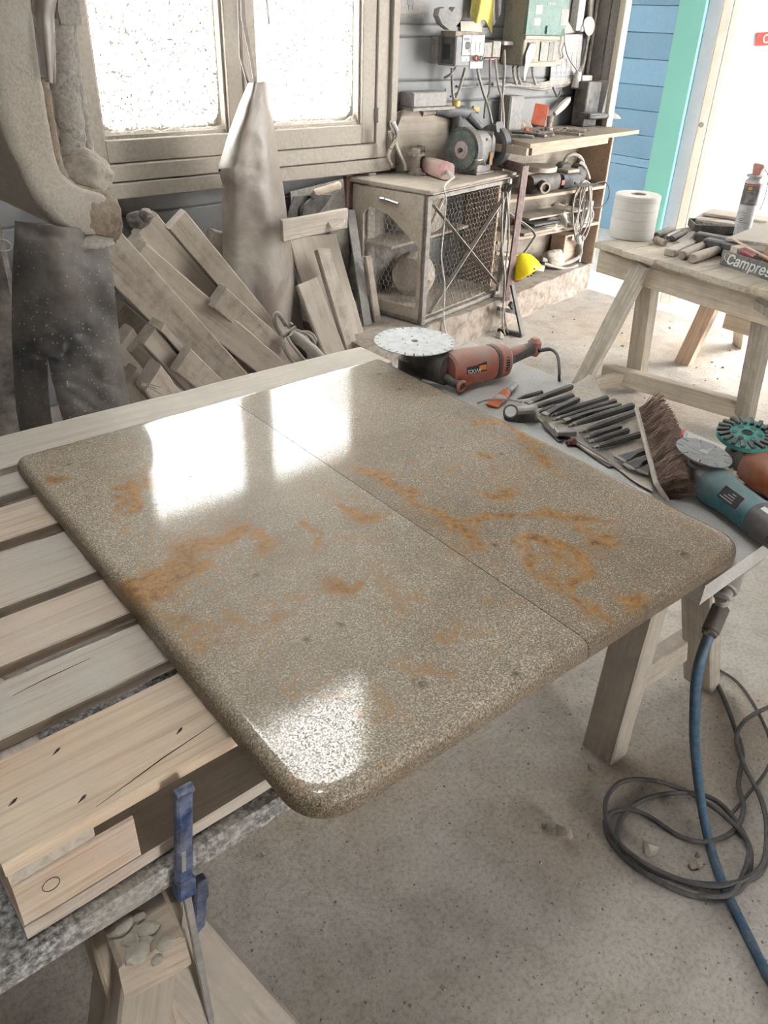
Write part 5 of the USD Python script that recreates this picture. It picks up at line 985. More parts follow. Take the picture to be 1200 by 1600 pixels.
solo('bucket', 'second dusty bucket lying behind the crossed brace of the cage', 'bucket', bowl(.11, .12, mat4(Rb2, cg(.32, .28, zf + .115))), M_bucket)
solo('grindstone', 'flat grinding wheel standing upright on the shelf in the cage', 'wheel', lathe([(.02, 0), (.10, 0), (.104, .004), (.104, .026), (.10, .03), (.02, .03)], 28, mat4(tiltR(unit(A(-.3, -.95, .2))), cg(.42, .30, ZB + .475))), M_bucket)
solo('round_bar', 'short round stick lying slanting at the cage front', 'stick', cyl(cg(.05, .07, zf + .016), cg(.20, .10, zf + .14), .014, 10), M_tim2[0])
solo('round_bar', 'thin stick leaning upright in the upper part of the cage', 'stick', cyl(cg(.22, .17, ZB + .385), cg(.38, .16, ZB + .60), .010, 8), M_tim2[0])
# --- things on the cage
def ct(x, y, h=0): return PZ(x, y, ZTp + h)
M_gbody = dusty('grinder_grey', (.21, .205, .2), .5, .25, .25, 14)
M_stonew = dusty('green_wheel', (.065, .09, .082), .85, .08, .05, 30, bump=.3)
def scaled(name, label, cat_, parts, c=None, k=.88, sh=(-.055, -.01, 0)):
    c = gp(0, 0, 0)
    def f(ps): return [(p[0], tf(p[1], None, (0, 0, 0)) if False else trimesh.Trimesh((np.array(p[1].vertices) - c) * k + c + A(*sh), p[1].faces, process=False), p[2], f(p[3]) if len(p) > 3 and p[3] else None) + tuple(p[4:]) for p in ps]
    return make(name, label, cat_, f(parts))
gc = ct(760, 264); gx_ = unit(A(.97, .12, 0)); gy_ = A(-gx_[1], gx_[0], 0)
def gp(a, b, z): return ct(752, 268) + gx_*a + gy_*b + A(0, 0, z)
wl = gp(-.135, .0, .145); wr_ = gp(.15, .0, .145)
Rg = np.stack([gx_, gy_, A(0, 0, 1)], 1)
scaled('bench_grinder', 'grey double-ended bench grinder with a dark green wheel on top of the cage', 'bench grinder', [
    ('motor_housing', tf(cat(body((-.085, 0, .145), (.10, 0, .145), [(0, .062, .075), (.06, .072, .088), (.3, .075, .092), (.75, .075, .092), (.93, .07, .084), (1, .05, .06)], (0, 0, 1), 24, 3.2), box(.03, .158, .012, .003, (.0, 0, .20)), box(.008, .154, .19, .003, (.045, 0, .145))), Rg, gp(0, 0, 0)), M_gbody),
    ('base', tf(cat(box(.15, .12, .05, .006, (0, 0, .03)), box(.19, .15, .014, .003, (0, 0, .0075))), Rg, gp(0, 0, 0)), M_gbody),
    ('grinding_wheel', cyl(wl - gx_*.034, wl + gx_*.0, .112, 40, .004), M_stonew, [('paper_flange', cyl(wl - gx_*.0355, wl - gx_*.033, .052, 28, .0005), dusty('flange_paper', (.5, .14, .15), .7, .2, .1), ), ('blue_flange', cyl(wl - gx_*.0365, wl - gx_*.0345, .046, 28, .0005), dusty('flange_blue', (.3, .3, .36), .7, .3, .1)), ('flange_washer', cyl(wl - gx_*.043, wl - gx_*.034, .034, 24), M_steel), ('spindle_nut', cyl(wl - gx_*.06, wl - gx_*.04, .014, 6), M_steeld)]),
    ('wheel_guard', tf(lathe([(.03, 0), (.126, 0), (.126, .05), (.114, .05), (.112, .006), (.03, .006)], 36, mat4(tiltR(-gx_), wl + gx_*.022), cap=False), None, (0, 0, 0)), M_black),
    ('grinding_wheel', cyl(wr_, wr_ + gx_*.034, .10, 36, .004), M_black), ('wheel_guard', tf(lathe([(.085, 0), (.122, 0), (.122, .055), (.085, .055)], 36, mat4(tiltR(gx_), wr_ - gx_*.012), cap=False), None, (0, 0, 0)), M_dark),
    ('tool_rest', cat(bar(gp(-.14, -.13, .10), gp(-.14, -.08, .10), .05, .006), bar(gp(-.10, -.12, .095), gp(-.04, -.09, .06), .02, .006)), M_steel),
    ('eye_shield', tf(prism(rounded([(-.04, 0), (.04, 0), (.04, .06), (-.04, .06)], .015), .003), Rg @ rot(75, 0, 0), gp(.14, -.06, .23)), M_dark),
    ('brown_plate', bar(gp(.035, -.082, .05), gp(.035, -.082, .125), .028, .006, (0, 1, 0)), dusty('rusty_plate', (.34, .16, .05), .6, .2, .1))])
# router-like tool with yellow knob behind
yb = gp(-.06, .20, 0)
make('water_polisher', 'dark hand tool with a yellow cap lying behind the bench grinder', 'power tool', [('tool_body', cat(body(yb + A(-.10, .02, .29), yb + A(.16, -.02, .28), [(0, .018, .018), (.3, .03, .03), (.7, .035, .034), (1, .02, .02)]), cyl(yb + A(.05, 0, .0), yb + A(.05, 0, .28), .035, 16), body(yb + A(.12, -.02, .27), yb + A(.20, -.05, .20), [(0, .025, .025), (1, .02, .02)])), M_dark), ('yellow_cap', cyl(yb + A(.04, 0, .305), yb + A(.04, 0, .345), .022, 14), dusty('yellow_cap_mat', (.6, .42, .06), .5, .2, .2)), ('yellow_cap', cyl(yb + A(.16, -.01, .30), yb + A(.20, -.02, .29), .016, 12), dusty('amber_cap', (.5, .34, .10), .5, .2, .2)),
    ('handle', cyl(yb + A(-.20, .02, .285), yb + A(-.09, .02, .29), .015, 12), M_hdl), ('pipe', tube(smooth_path([yb + A(-.20, .02, .285), yb + A(-.22, .02, .31), yb + A(-.225, .02, .345)], 4), .005, 6), M_dark), ('valve', cat(cyl(yb + A(-.03, .02, .31), yb + A(-.03, .02, .40), .004, 6), tube(smooth_path([yb + A(.02, .03, .36), yb + A(.07, .03, .375), yb + A(.09, .03, .40), yb + A(.06, .03, .41)], 4), .006, 6), bar(yb + A(-.09, .02, .355), yb + A(.0, .02, .35), .02, .012)), M_dark)])
# pink-grey small angle grinder body with cord
pk0, pk1 = ct(664, 256, .045), ct(699, 268, .045)
pkx = unit(pk1 - pk0)
M_pink = dusty('faded_red', (.36, .20, .19), .5, .4, .35, 14, col2=(.28, .12, .12))
make('small_power_tool', 'faded red hand grinder body with a dangling cord on the cage top', 'power tool', [('tool_body', body(pk0, pk1, [(0, .032, .032), (.1, .04, .04), (.8, .044, .042), (1, .042, .04)], e=4), M_pink), ('cord_sleeve', cyl(pk1, pk1 + pkx*.03 + A(0, -.03, -.02), .010, 10, r2=.008), M_whitep),
    ('cord', tube(smooth_path([pk1 + pkx*.03 + A(0, -.03, -.02), cg(.10, -.02, ZTp + .01), cg(.105, -.03, ZTp - .05), cg(.11, -.028, .72), cg(.10, -.03, .55), cg(.14, -.035, .40), cg(.16, -.03, .28), cg(.17, -.035, .15), cg(.24, -.05, .02)], 6), .0045, 7), M_whitep)])
for i, (x, y, r, lab) in enumerate(((648, 272, .052, 'scalloped pale disc on a stub left of the bench grinder'), (652, 273, .05, 'flat grinding cup lying in front of the faded red tool'))):
    c = ct(x, y); pts = [(r*(1 - .1*(k % 2))*math.cos(k*math.pi/12), r*(1 - .1*(k % 2))*math.sin(k*math.pi/12)) for k in range(24)]; hgt = .095 if i == 0 else .001
    make('grinding_disc', lab, 'grinding disc', [('disc', prism(pts, .012, None, c + A(0, 0, hgt)), M_galv), ('hub', lathe([(.028, 0), (.028, hgt + .012), (.022, hgt + .032), (.018, hgt + .034)], 18, mat4(None, c)), M_ply)])
M_glassd = material('dusty_glass', {'a': ('transparent_bsdf', {'color': (.8, .8, .78)}), 'b': ('diffuse_bsdf', {'color': DUST}), 'm': ('mix_closure', {'fac': .6})}, [('a.BSDF', 'm.closure1'), ('b.BSDF', 'm.closure2')], 'm.closure')
make('dusty_jar', 'square dusty transparent container behind the scalloped disc', 'container', [('wall', cat(*[tf(box(.11, .004, .13, .001), rot(0, 0, 90*k + 10), ct(640, 268) + rot(0, 0, 90*k + 10) @ A(0, .055, .066)) for k in range(4)]), M_glassd)])
solo('plaster_bowl', 'small pale dish behind the bench grinder wheel', 'dish', bowl(.07, .04, mat4(None, ct(690, 258) + A(0, 0, .2005))), M_galv)
make('dark_can', 'squat dark tin under the pale dish beside the grinder wheel', 'tin', [('tin_body', cyl(ct(690, 258), ct(690, 258) + A(0, 0, .20), .045, 18), M_black)])
# boards leaning on the wall behind
def wallpoly(name, label, cat_, pix, Yp, th, mt, lean=0):
    P = [PY(x, y, Yp) for x, y in pix]; zz0 = min(p[2] for p in P)
    pr = prism([(p[0], p[2]) for p in P], th, A([1, 0, 0], [0, 0, -1], [0, 1, 0]), (0, Yp + th/2, 0))
    v = np.array(pr.vertices); v[:, 1] += lean * (v[:, 2] - zz0)
    return solo(name, label, cat_, trimesh.Trimesh(v, pr.faces, process=False), mt)
wallpoly('stone_sheet', 'big dusty grey five-sided sheet leaning on the wall behind the cage things', 'sheet', [(614, 221), (634, 171), (692, 166), (716, 196), (716, 262), (640, 262)], 3.50, .014, M_ply, .06)
wallpoly('stone_sheet', 'narrow dusty sheet sticking out left behind the five-sided one', 'sheet', [(612, 178), (640, 170), (640, 258), (620, 258)], 3.53, .012, M_ply, .04)
solo('stone_block', 'dusty grey block lying on the wall ledge above the leaning sheets', 'stone block', fbx(PY(640, 150, 3.5)[0], PY(693, 150, 3.5)[0], 3.47, 3.58, PY(640, 168, 3.5)[2], PY(640, 144, 3.5)[2], .006), M_gbody)
solo('wall_ledge', 'narrow ledge board on the wall carrying the grey block', 'ledge', fbx(PY(634, 165, 3.52)[0], PY(700, 165, 3.52)[0], 3.46, 3.585, PY(640, 168, 3.5)[2] - .016, PY(640, 168, 3.5)[2] - .0005, .002), M_galv)
# bundle of cables and bits hanging left of the sheets
for i, (pts, mt, lab) in enumerate((([(608, 205), (612, 225), (606, 245), (612, 258)], M_hdl, 'brown strap end hanging by the window trim'), ([(616, 215), (622, 235), (632, 255), (634, 266)], M_canvas, 'pale strap hanging by the window trim'), ([(611, 190), (617, 200), (620, 215), (610, 232)], M_galv, 'grey looped lead hanging by the window trim'))):
    solo('hanging_strap', lab, 'strap', tube(smooth_path([PY(x, y, 3.46 - .01*i) for x, y in pts], 6), .009, 7), mt)
solo('white_tag', 'little white and blue package stuck by the window trim', 'package', bar(PY(613, 192, 3.45), PY(619, 206, 3.45), .03, .02, (0, 1, 0)), dusty('pale_blue', (.5, .53, .6), .5, .2, .2))
# purple angle iron and black stand right of the cage
pi0, pi1, pi2 = PY(778, 253, 3.30), PY(820, 265, 3.10), PY(792, 470, 3.10)
make('angle_iron_stand', 'dark purple painted angle iron frame standing at the right of the cage', 'frame', [('top_arm', bar(pi0, pi1, .012, .05), M_purple), ('upright', bar(pi1 + A(0, 0, .02), pi2, .05, .012, (0, 1, 0)), M_purple), ('edge_flange', bar(pi1 + A(.026, .01, .02), pi2 + A(.026, .01, 0), .006, .03, (0, 1, 0)), M_galv)])
s0, s1, s2 = PY(800, 445, 3.06), PZ(816, 524, .012), PZ(779, 515, .012)
make('black_stand', 'black steel stand leg on the floor below the purple frame', 'stand', [('upright', bar(s0, s1, .028, .014, (0, 1, 0)), M_black), ('foot', bar(s2, s1, .03, .024), M_black), ('clip', bar(PY(797, 474, 3.05), PY(809, 490, 3.05), .03, .02, (0, 1, 0)), M_black), ('arm', bar(PY(778, 482, 3.05), PY(806, 488, 3.05), .022, .022, (0, 1, 0)), M_dark)])
rubble = [tf(stone(nrg.uniform(.012, .035), 300 + k), None, PZ(nrg.uniform(700, 790), nrg.uniform(498, 524), .014)) for k in range(16)]
for k, r_ in enumerate(rubble[:10]):
    solo('rubble_piece', 'broken stone rubble lying at the foot of the cage plinth', 'rubble', r_, M_chip2 if k % 3 else M_chip, 'rubble at the foot of the plinth', smooth=False)
# loose cables hanging from the sockets down in front of the cage
M_cordw = dusty('pale_cord', (.34, .32, .295), .6, .4, .3, 30, bump=0)
for i, pts in enumerate(([(786, 300, 3.03), (784, 380, 3.03), (789, 440, 3.03), (785, 500, 3.02)], [(792, 300, 3.04), (795, 370, 3.04), (787, 450, 3.04), (790, 505, 3.03)])):
    P = [PY(*p) for p in pts]; P.append(A(P[-1][0] + .02, P[-1][1] - .02, .006))
    solo('hanging_lead', ['left', 'right'][i] + ' one of the two pale cords hanging down before the right end of the cage', 'cord', tube(smooth_path(P, 8), .0055, 7), M_cordw)
# ------------------------------------------------------------------ shelf unit right of the cage
sx0, sx1, sy0, sy1 = 3.73, 4.765, 3.30, 3.56
M_shelf = wood('shelf_board', (.34, .265, .195), (.25, .185, .135), .3, .3, dcol=(.31, .27, .225))
M_shelfe = wood('shelf_side', (.44, .32, .24), (.33, .23, .17), .15, .1)
SZ = [PLT + .006, .475, .705]
pl_top = 1.045
p_fl, p_fr = PZ(829, 225, pl_top), PZ(999, 203, pl_top)
topb = prism([(p_fl[0], p_fl[1]), (p_fr[0], p_fr[1]), (p_fr[0] + .0, 3.56), (3.80, 3.56)], .022, t=(0, 0, pl_top - .022))
make('shelf_unit', 'dusty open wooden shelf unit by the doorway with a wide overhanging top', 'shelf', [('top_board', topb, M_shelf, [('front_batten', bar(p_fl + A(.03, .02, -.042), p_fr + A(-.30, .02, -.042), .02, .04), M_shelf), ('end_batten', bar(p_fl + A(.0, .015, -.042), A(p_fl[0] - .02, 3.45, pl_top - .042), .02, .04), M_shelf)]),
    ('side_panel', fbx(sx1, sx1 + .02, sy0, sy1, PLT + .006, pl_top - .023), M_shelfe), ('side_panel', fbx(sx0, sx0 + .02, sy0, sy1, PLT + .006, pl_top - .023), M_shelfe), ('back_panel', fbx(sx0 + .02, sx1, 3.545, 3.558, PLT + .006, pl_top - .023), M_ply),
    ('shelf_board', fbx(sx0 + .02, sx1, sy0 - .01, 3.545, SZ[1] - .02, SZ[1]), M_shelf), ('shelf_board', fbx(sx0 + .02, sx1, sy0 - .01, 3.545, SZ[2] - .02, SZ[2]), M_shelf), ('bracket', fbx(sx1 - .10, sx1 - .001, 3.46, 3.475, pl_top - .12, pl_top - .03), M_shelfe)])
def sp(x, y, h=0): return PZ(x, y, pl_top + h)
def sh(k, x, Y, h=0):           # point on shelf k at pixel column x and depth Y
    z = SZ[k] + h
    lo, hi = 200, 480
    for _ in range(30):
        mid = (lo + hi) / 2
        if PY(x, mid, Y)[2] > z: lo = mid
        else: hi = mid
    return PY(x, lo, Y)
# top of the shelf
M_orange = dusty('orange_box_mat', (.52, .085, .03), .5, .15, .15, 12)
ob = sp(835, 198)
solo('orange_box', 'bright orange-red flat box standing tilted on the shelf top', 'box', tf(box(.14, .035, .12, .004), rot(-8, 8, -44), ob + A(0, 0, .070)), M_orange)
solo('orange_scrap', 'small red-orange scrap lying left of the orange box', 'scrap', tf(stone(.025, 77), None, sp(824, 203, .012)), M_orange, smooth=False)
make('brass_fitting', 'little brown turned fitting standing on the shelf top', 'fitting', [('fitting', lathe([(.022, 0), (.026, .004), (.026, .02), (.016, .026), (.016, .05), (.020, .054), (.020, .08), (.012, .084)], 18, mat4(None, sp(857, 205))), M_hdl)])
M_cloth = dusty('dusty_cloth', (.33, .325, .29), .95, .4, .4, 14, bump=.4, bscale=120)
def clothlump(c, sx, sy, h, seed, R=0):
    us = np.linspace(-1, 1, 26); g = np.zeros((26, 18, 3))
    for i, u in enumerate(us):
        for j, v in enumerate(np.linspace(-1, 1, 18)):
            z = h * (1 - abs(u)**4) * (1 - abs(v)**4) * (.55 + .9*(meshkit.fbm(A(u*2.2, v*1.8, seed), 4, seed=seed)))
            g[i, j] = c + rot(0, 0, R) @ A(u*sx + .02*math.sin(v*5 + seed), v*sy + .015*math.sin(u*6), z + .003)
    return sheet(g, .004)
solo('grey_cloth', 'dusty grey-green folded rag lying left of the orange box', 'rag', clothlump(sp(805, 199), .10, .07, .055, 3, 10), M_cloth)
solo('flat_bag', 'flat grey dusty bag spread under the black case', 'bag', clothlump(sp(930, 186), .17, .10, .045, 6, 8), M_cloth)
solo('flat_bag', 'crumpled pale sheet lying behind the flat grey bag', 'bag', clothlump(sp(893, 178), .10, .07, .07, 9, 0), M_canvas)
make('black_case', 'flat black case lying on the grey bag on the shelf top', 'case', [('case_body', tf(box(.19, .12, .028, .008), rot(0, 0, -6), sp(926, 181, .062)), M_black), ('lid', tf(box(.15, .09, .012, .005), rot(0, 0, -6), sp(927, 178, .084)), M_dark)])
solo('hand_tool', 'long thin grey file lying in front on the shelf top', 'file', bar(sp(866, 206, .010), sp(906, 210, .010), .022, .014), M_galv)
for i, (a, b, lab) in enumerate((((793, 211), (834, 214), 'front grey chisel on the left of the shelf top'), ((800, 207), (842, 211), 'second grey chisel from the front on the shelf top'), ((818, 206), (852, 213), 'short dark punch beside the brown fitting'), ((838, 209), (862, 206), 'stubby dark spanner below the brown fitting'), ((885, 203), (915, 205), 'little grey pin near the flat bag'))):
    solo('hand_tool', lab, 'tool', rod_ if False else bar(sp(*a, .011), sp(*b, .011), .02, .016, b=.004), M_galv if i % 2 == 0 else M_dark)
bits = [tf(stone(nrg.uniform(.006, .02), 400 + k, (1, 1, .5)), None, sp(nrg.uniform(800, 925), nrg.uniform(200, 212), .006)) for k in range(40)]
solo('shelf_grit', 'dusty crumbs and filings strewn over the shelf top', 'grit', cat(bits), M_chip2, kind='stuff', smooth=False)
solo('grey_box', 'grey dusty cube-shaped box at the back left of the shelf top', 'box', fbx(PY(795, 150, 3.5)[0], PY(817, 150, 3.5)[0], 3.48, 3.575, pl_top + .001, PY(795, 150, 3.5)[2], .008), M_gbody)
make('radio', 'upright black box with a pale side leaning by the steel post', 'radio', [('case', fbx(PY(909, 150, 3.46)[0], PY(930, 150, 3.46)[0], 3.42, 3.52, pl_top + .001, PY(915, 127, 3.46)[2], .006), M_black), ('pale_side', tf(box(.035, .08, .20, .003), rot(0, 8, 0), PY(941, 150, 3.44) + A(0, 0, -.012)), M_whitep)])
solo('leaf_blade', 'curved pale shell-like offcut leaning at the back of the shelf top', 'offcut', tube(smooth_path([PY(866, 178, 3.5), PY(878, 166, 3.51), PY(891, 153, 3.53)], 5), [.012, .016, .02, .022, .024, .024, .024, .022, .02, .014, .006], 8), M_canvas)
# middle shelf: belt sander-like grinder, disc, ear defenders
make('grinder_head', 'black dust-covered angle grinder head with a pale disc on the upper shelf', 'angle grinder', [('head', cat(body(sh(2, 825, 3.36, .055), sh(2, 868, 3.34, .06), [(0, .05, .052), (.4, .054, .056), (1, .045, .05)]), cyl(sh(2, 842, 3.34, .055), sh(2, 851, 3.26, .05), .032, 18)), M_black, [('port_ring', lathe([(.022, 0), (.034, 0), (.034, .016), (.022, .016)], 20, mat4(tiltR(unit(sh(2, 852, 3.25, .05) - sh(2, 842, 3.34, .055))), sh(2, 851, 3.262, .05)), cap=False), M_hdl)]), ('disc', tf(cyl((0, 0, 0), (0, 0, .03), .105, 32, .004), None, sh(2, 843, 3.40, .118)), M_tim2[0])])
make('cordless_tool', 'grey power tool body with a pale top and red mark on the upper shelf', 'power tool', [('tool_body', body(sh(2, 872, 3.38, .045), sh(2, 904, 3.38, .045), [(0, .05, .044), (.8, .052, .045), (1, .03, .03)], e=4), M_dark), ('pale_top', tf(box(.12, .09, .02, .004), None, sh(2, 888, 3.39, .10)), M_hdl), ('red_mark', tf(box(.03, .004, .03, .001), None, sh(2, 880, 3.328, .045)), M_redg)])
make('ear_defenders', 'dark ear defenders with grey bands on the upper shelf', 'ear defenders', [('ear_cup', body(sh(2, 900, 3.42, .075), sh(2, 908, 3.36, .075), [(0, .05, .06), (.5, .055, .065), (1, .04, .05)]), M_black), ('ear_cup', body(sh(2, 876, 3.48, .08), sh(2, 884, 3.42, .08), [(0, .05, .06), (.5, .055, .065), (1, .04, .05)]), M_black), ('headband', tube(smooth_path([sh(2, 880, 3.45, .09), sh(2, 884, 3.45, .16), sh(2, 895, 3.43, .185), sh(2, 908, 3.41, .16), sh(2, 914, 3.40, .09), sh(2, 918, 3.38, .03)], 5), .012, 8), M_galv), ('strap', tube(smooth_path([sh(2, 905, 3.36, .15), sh(2, 914, 3.35, .12), sh(2, 921, 3.36, .04)], 5), .010, 8), M_galv)])
# cable coil hung over the shelf edge
lo = []
cc = PY(908, 318, 3.24)
for k in range(7):
    a = np.linspace(0, 2*math.pi, 28, endpoint=False); w, h = .048 + .012*(k % 4), .145 + .006*k
    lo.append(np.c_[cc[0] + w*np.cos(a) + .004*k - .012, 3.25 - .006*k + .012*np.sin(a*2 + k), cc[2] + h*np.sin(a) - .01*k])
coilparts = [('loop', tube(P, .0048, 6, closed=True), M_cordw) for P in lo]
coilparts += [('tail', tube(smooth_path([PY(905, 330, 3.21), PY(908, 355, 3.21), PY(904, 368, 3.21)], 6), .004, 6), M_cable), ('plug', cyl(PY(904, 368, 3.21), PY(905, 380, 3.21), .016, 10), M_whitep), ('loose_loop', tube(smooth_path([PY(922, 290, 3.24), PY(945, 284, 3.22), PY(952, 300, 3.2), PY(946, 318, 3.2), PY(932, 325, 3.21), PY(922, 318, 3.22), PY(919, 304, 3.23)], 6), .004, 6), M_cable), ('binding', tube(smooth_path([PY(898, 286, 3.2), PY(908, 290, 3.19), PY(926, 288, 3.2)], 5), .008, 6), M_cable)]
make('cable_coil', 'grey extension cable coil hanging over the front of the upper shelf', 'cable', coilparts)
# second shelf: boards, cloths
for i, (xa, xb, Y, w, h, z, mt, lab) in enumerate(((812, 898, 3.40, .16, .012, .085, M_ply, 'long thin board lying highest on the middle shelf'), (818, 880, 3.40, .18, .014, .045, M_dark, 'dark sheet under the top board of the middle shelf'), (800, 866, 3.38, .20, .014, .012, M_ply, 'pale sheet lying lowest on the middle shelf'))):
    solo('flat_board', lab, 'board', bar(sh(1, xa, Y, z), sh(1, xb, Y, z), w, h), mt)
solo('dusty_rag', 'grey dusty rag heap on the middle shelf', 'rag', clothlump(sh(1, 872, 3.36, .02), .11, .06, .06, 12), M_cloth)
solo('dusty_rag', 'flat dusty sacking near the front of the middle shelf', 'rag', clothlump(sh(1, 866, 3.31, .002), .10, .03, .025, 14), M_canvas)
make('white_box', 'grey-white upright box at the right end of the middle shelf', 'box', [('box', fbx(4.66, 4.72, 3.33, 3.44, SZ[1] + .001, SZ[1] + .13, .004), M_whitep)])
solo('cable_ring', 'pale cable ring lying before the box on the middle shelf', 'cable', tube([sh(1, 918, 3.31, .05) + A(.06*math.cos(a), .01*math.sin(a), .045*math.sin(a)) for a in np.linspace(0, 2*math.pi, 24, endpoint=False)], .008, 7, closed=True), M_cordw)
solo('copper_coil', 'small brown rope coil on the boards of the middle shelf', 'rope', tube([sh(1, 872, 3.40, .115) + A(.05*math.cos(a), .03*math.sin(a), .012 + .008*math.sin(2*a)) for a in np.linspace(0, 2*math.pi, 24, endpoint=False)], .008, 7, closed=True), M_hdl)
# stuff on the plinth below the shelf
make('yellow_cone', 'bright yellow rubber hood hanging low at the shelf corner', 'hood', [('hood', body(PY(812, 398, 3.12), PY(826, 428, 3.06), [(0, .02, .02), (.25, .06, .055), (.7, .085, .075), (.95, .09, .075), (1, .075, .06)], (0, -1, 0), 22, 2.2), dusty('bright_yellow', (.78, .62, .0), .45, .04, .04, 10, col2=(.7, .52, .0), bump=.1)), *[('black_spot', tf(blob(.005, k, .3), None, PY(829 + dx, 418 + dy, 2.978)), M_ink) for k, (dx, dy) in enumerate(((4, 9), (1, 13), (-4, 14), (6, 2)))], ('red_lining', cyl(PY(815, 432, 3.10), PY(808, 426, 3.12), .05, 16), M_redg)])
for i, (pts, r, mt, lab) in enumerate((([(846, 405, 3.40), (880, 412, 3.38), (905, 400, 3.36), (906, 380, 3.36), (892, 372, 3.38)], .014, M_galv, 'thick grey hose looped on the plinth under the shelf'), ([(850, 412, 3.36), (885, 420, 3.34), (902, 414, 3.33)], .010, M_cordw, 'pale hose lying in front of the thick one on the plinth'))):
    solo('coiled_hose', lab, 'hose', tube(smooth_path([PY(x, y, Y) for x, y, Y in pts], 8), r, 8), mt)
solo('pale_batten', 'pale wooden batten lying slanting on the plinth', 'batten', timber(A(3.95, 3.42, PLT + .11), A(4.30, 3.36, PLT + .035), .05, .04, n=8, seed=260), M_tim2[0])
solo('yellow_batten', 'yellowish plank end lying on the plinth behind the batten', 'batten', timber(A(3.90, 3.46, PLT + .17), A(4.25, 3.44, PLT + .10), .08, .02, n=8, seed=261), M_tim[1])
make('brown_box', 'brown box with a white side standing at the right end of the plinth', 'box', [('box', fbx(4.56, 4.70, 3.40, 3.52, PLT + .014, PLT + .20, .004), M_shelfe), ('white_side', fbx(4.702, 4.72, 3.36, 3.50, PLT + .014, PLT + .19, .003), M_whitep)])
solo('sack', 'brownish dusty sack lying right on the plinth', 'sack', tf(blob(.08, 41, .35, (1.1, .9, .7), 3), None, (4.46, 3.40, PLT + .066)), M_canvas)
solo('frame_strip', 'bent flat steel strip sticking out from the left of the shelves', 'steel strip', tube(smooth_path([PY(790, 330, 3.20), PY(822, 352, 3.14), PY(836, 366, 3.10), PY(832, 376, 3.10), PY(810, 408, 3.12)], 3), .009, 4), M_galv)
# ------------------------------------------------------------------ boxes, papers and cables on the back wall
WF = YW - .014
def wr(x0, x1, y0, y1, Yf, Yb=WF - .001, b=.004):     # a box on the wall from the pixels of its front face
    p, q = PY(x0, (y0+y1)/2, Yf), PY(x1, (y0+y1)/2, Yf); zt, zb = PY((x0+x1)/2, y0, Yf)[2], PY((x0+x1)/2, y1, Yf)[2]
    return fbx(p[0], q[0], Yf, Yb, zb, zt, b)
def onwall(pix, Y, th): 
    P = [PY(x, y, Y) for x, y in pix]; return prism([(p[0], p[2]) for p in P], th, A([1, 0, 0], [0, 0, -1], [0, 1, 0]), (0, Y + th, 0))
M_wpaper = dusty('wall_paper_sheet', (.29, .28, .27), .9, .25, .1, 8, bump=.05)
M_pink = plain('faint_pink', (.62, .30, .34), .8)
M_greyink = plain('grey_ink', (.2, .2, .2), .8)
make('plug_notice', 'white paper notice with a printed plug at the top beside the window', 'notice', [('sheet', onwall([(616, -40), (671, -40), (670, 22), (615, 21)], 3.57, .004), M_wpaper, [('plug_print', cat(onwall([(639, -10), (645, -10), (648, 8), (636, 8)], 3.568, .0015), onwall([(638.5, 8), (640, 8), (640, 15.5), (638.5, 15.5)], 3.568, .0015), onwall([(644.5, 8), (646, 8), (646, 15.5), (644.5, 15.5)], 3.568, .0015)), M_greyink)])])
solo('notice_card', 'second grey sheet sticking out below the plug notice', 'notice', onwall([(622, 20), (662, 20), (664, 29), (640, 28), (622, 26)], 3.579, .003), M_galv)
hp_ = [(703, 47), (691, 38), (685, 24), (687, 14), (695, 11), (704, 16), (706, 19), (711, 11), (718, 14), (722, 25), (719, 33), (712, 42)]
solo('stone_heart', 'grey heart-shaped stone standing on the switch box', 'stone heart', onwall(hp_, 3.44, .04), dusty('heart_stone', (.20, .20, .20), .85, .25, .3))
solo('yellow_cloth', 'yellow cloth hanging at the top of the wall', 'cloth', sheet(np.array([[PY(736 + 34*u + (2*math.sin(v*4)), -40 + v*(62 + 26*u + 8*math.sin(u*7)), 3.53 + .02*math.sin(u*8 + v*2)) for v in np.linspace(0, 1, 14)] for u in np.linspace(0, 1, 16)]), .003), dusty('yellow_fabric', (.60, .52, .12), .85, .12, .1))
solo('lilac_cloth', 'pale lilac grey cloth hanging right of the yellow one', 'cloth', sheet(np.array([[PY(771 + 15*u - v*3*u, -40 + v*(80 - 20*u), 3.55 + .015*math.sin(u*6)) for v in np.linspace(0, 1, 10)] for u in np.linspace(0, 1, 10)]), .003), dusty('lilac_fabric', (.40, .38, .40), .85, .2, .1))
solo('beige_card', 'beige card behind the heart on the wall', 'card', onwall([(720, 33), (754, 33), (753, 50), (720, 49)], 3.575, .003), M_canvas)
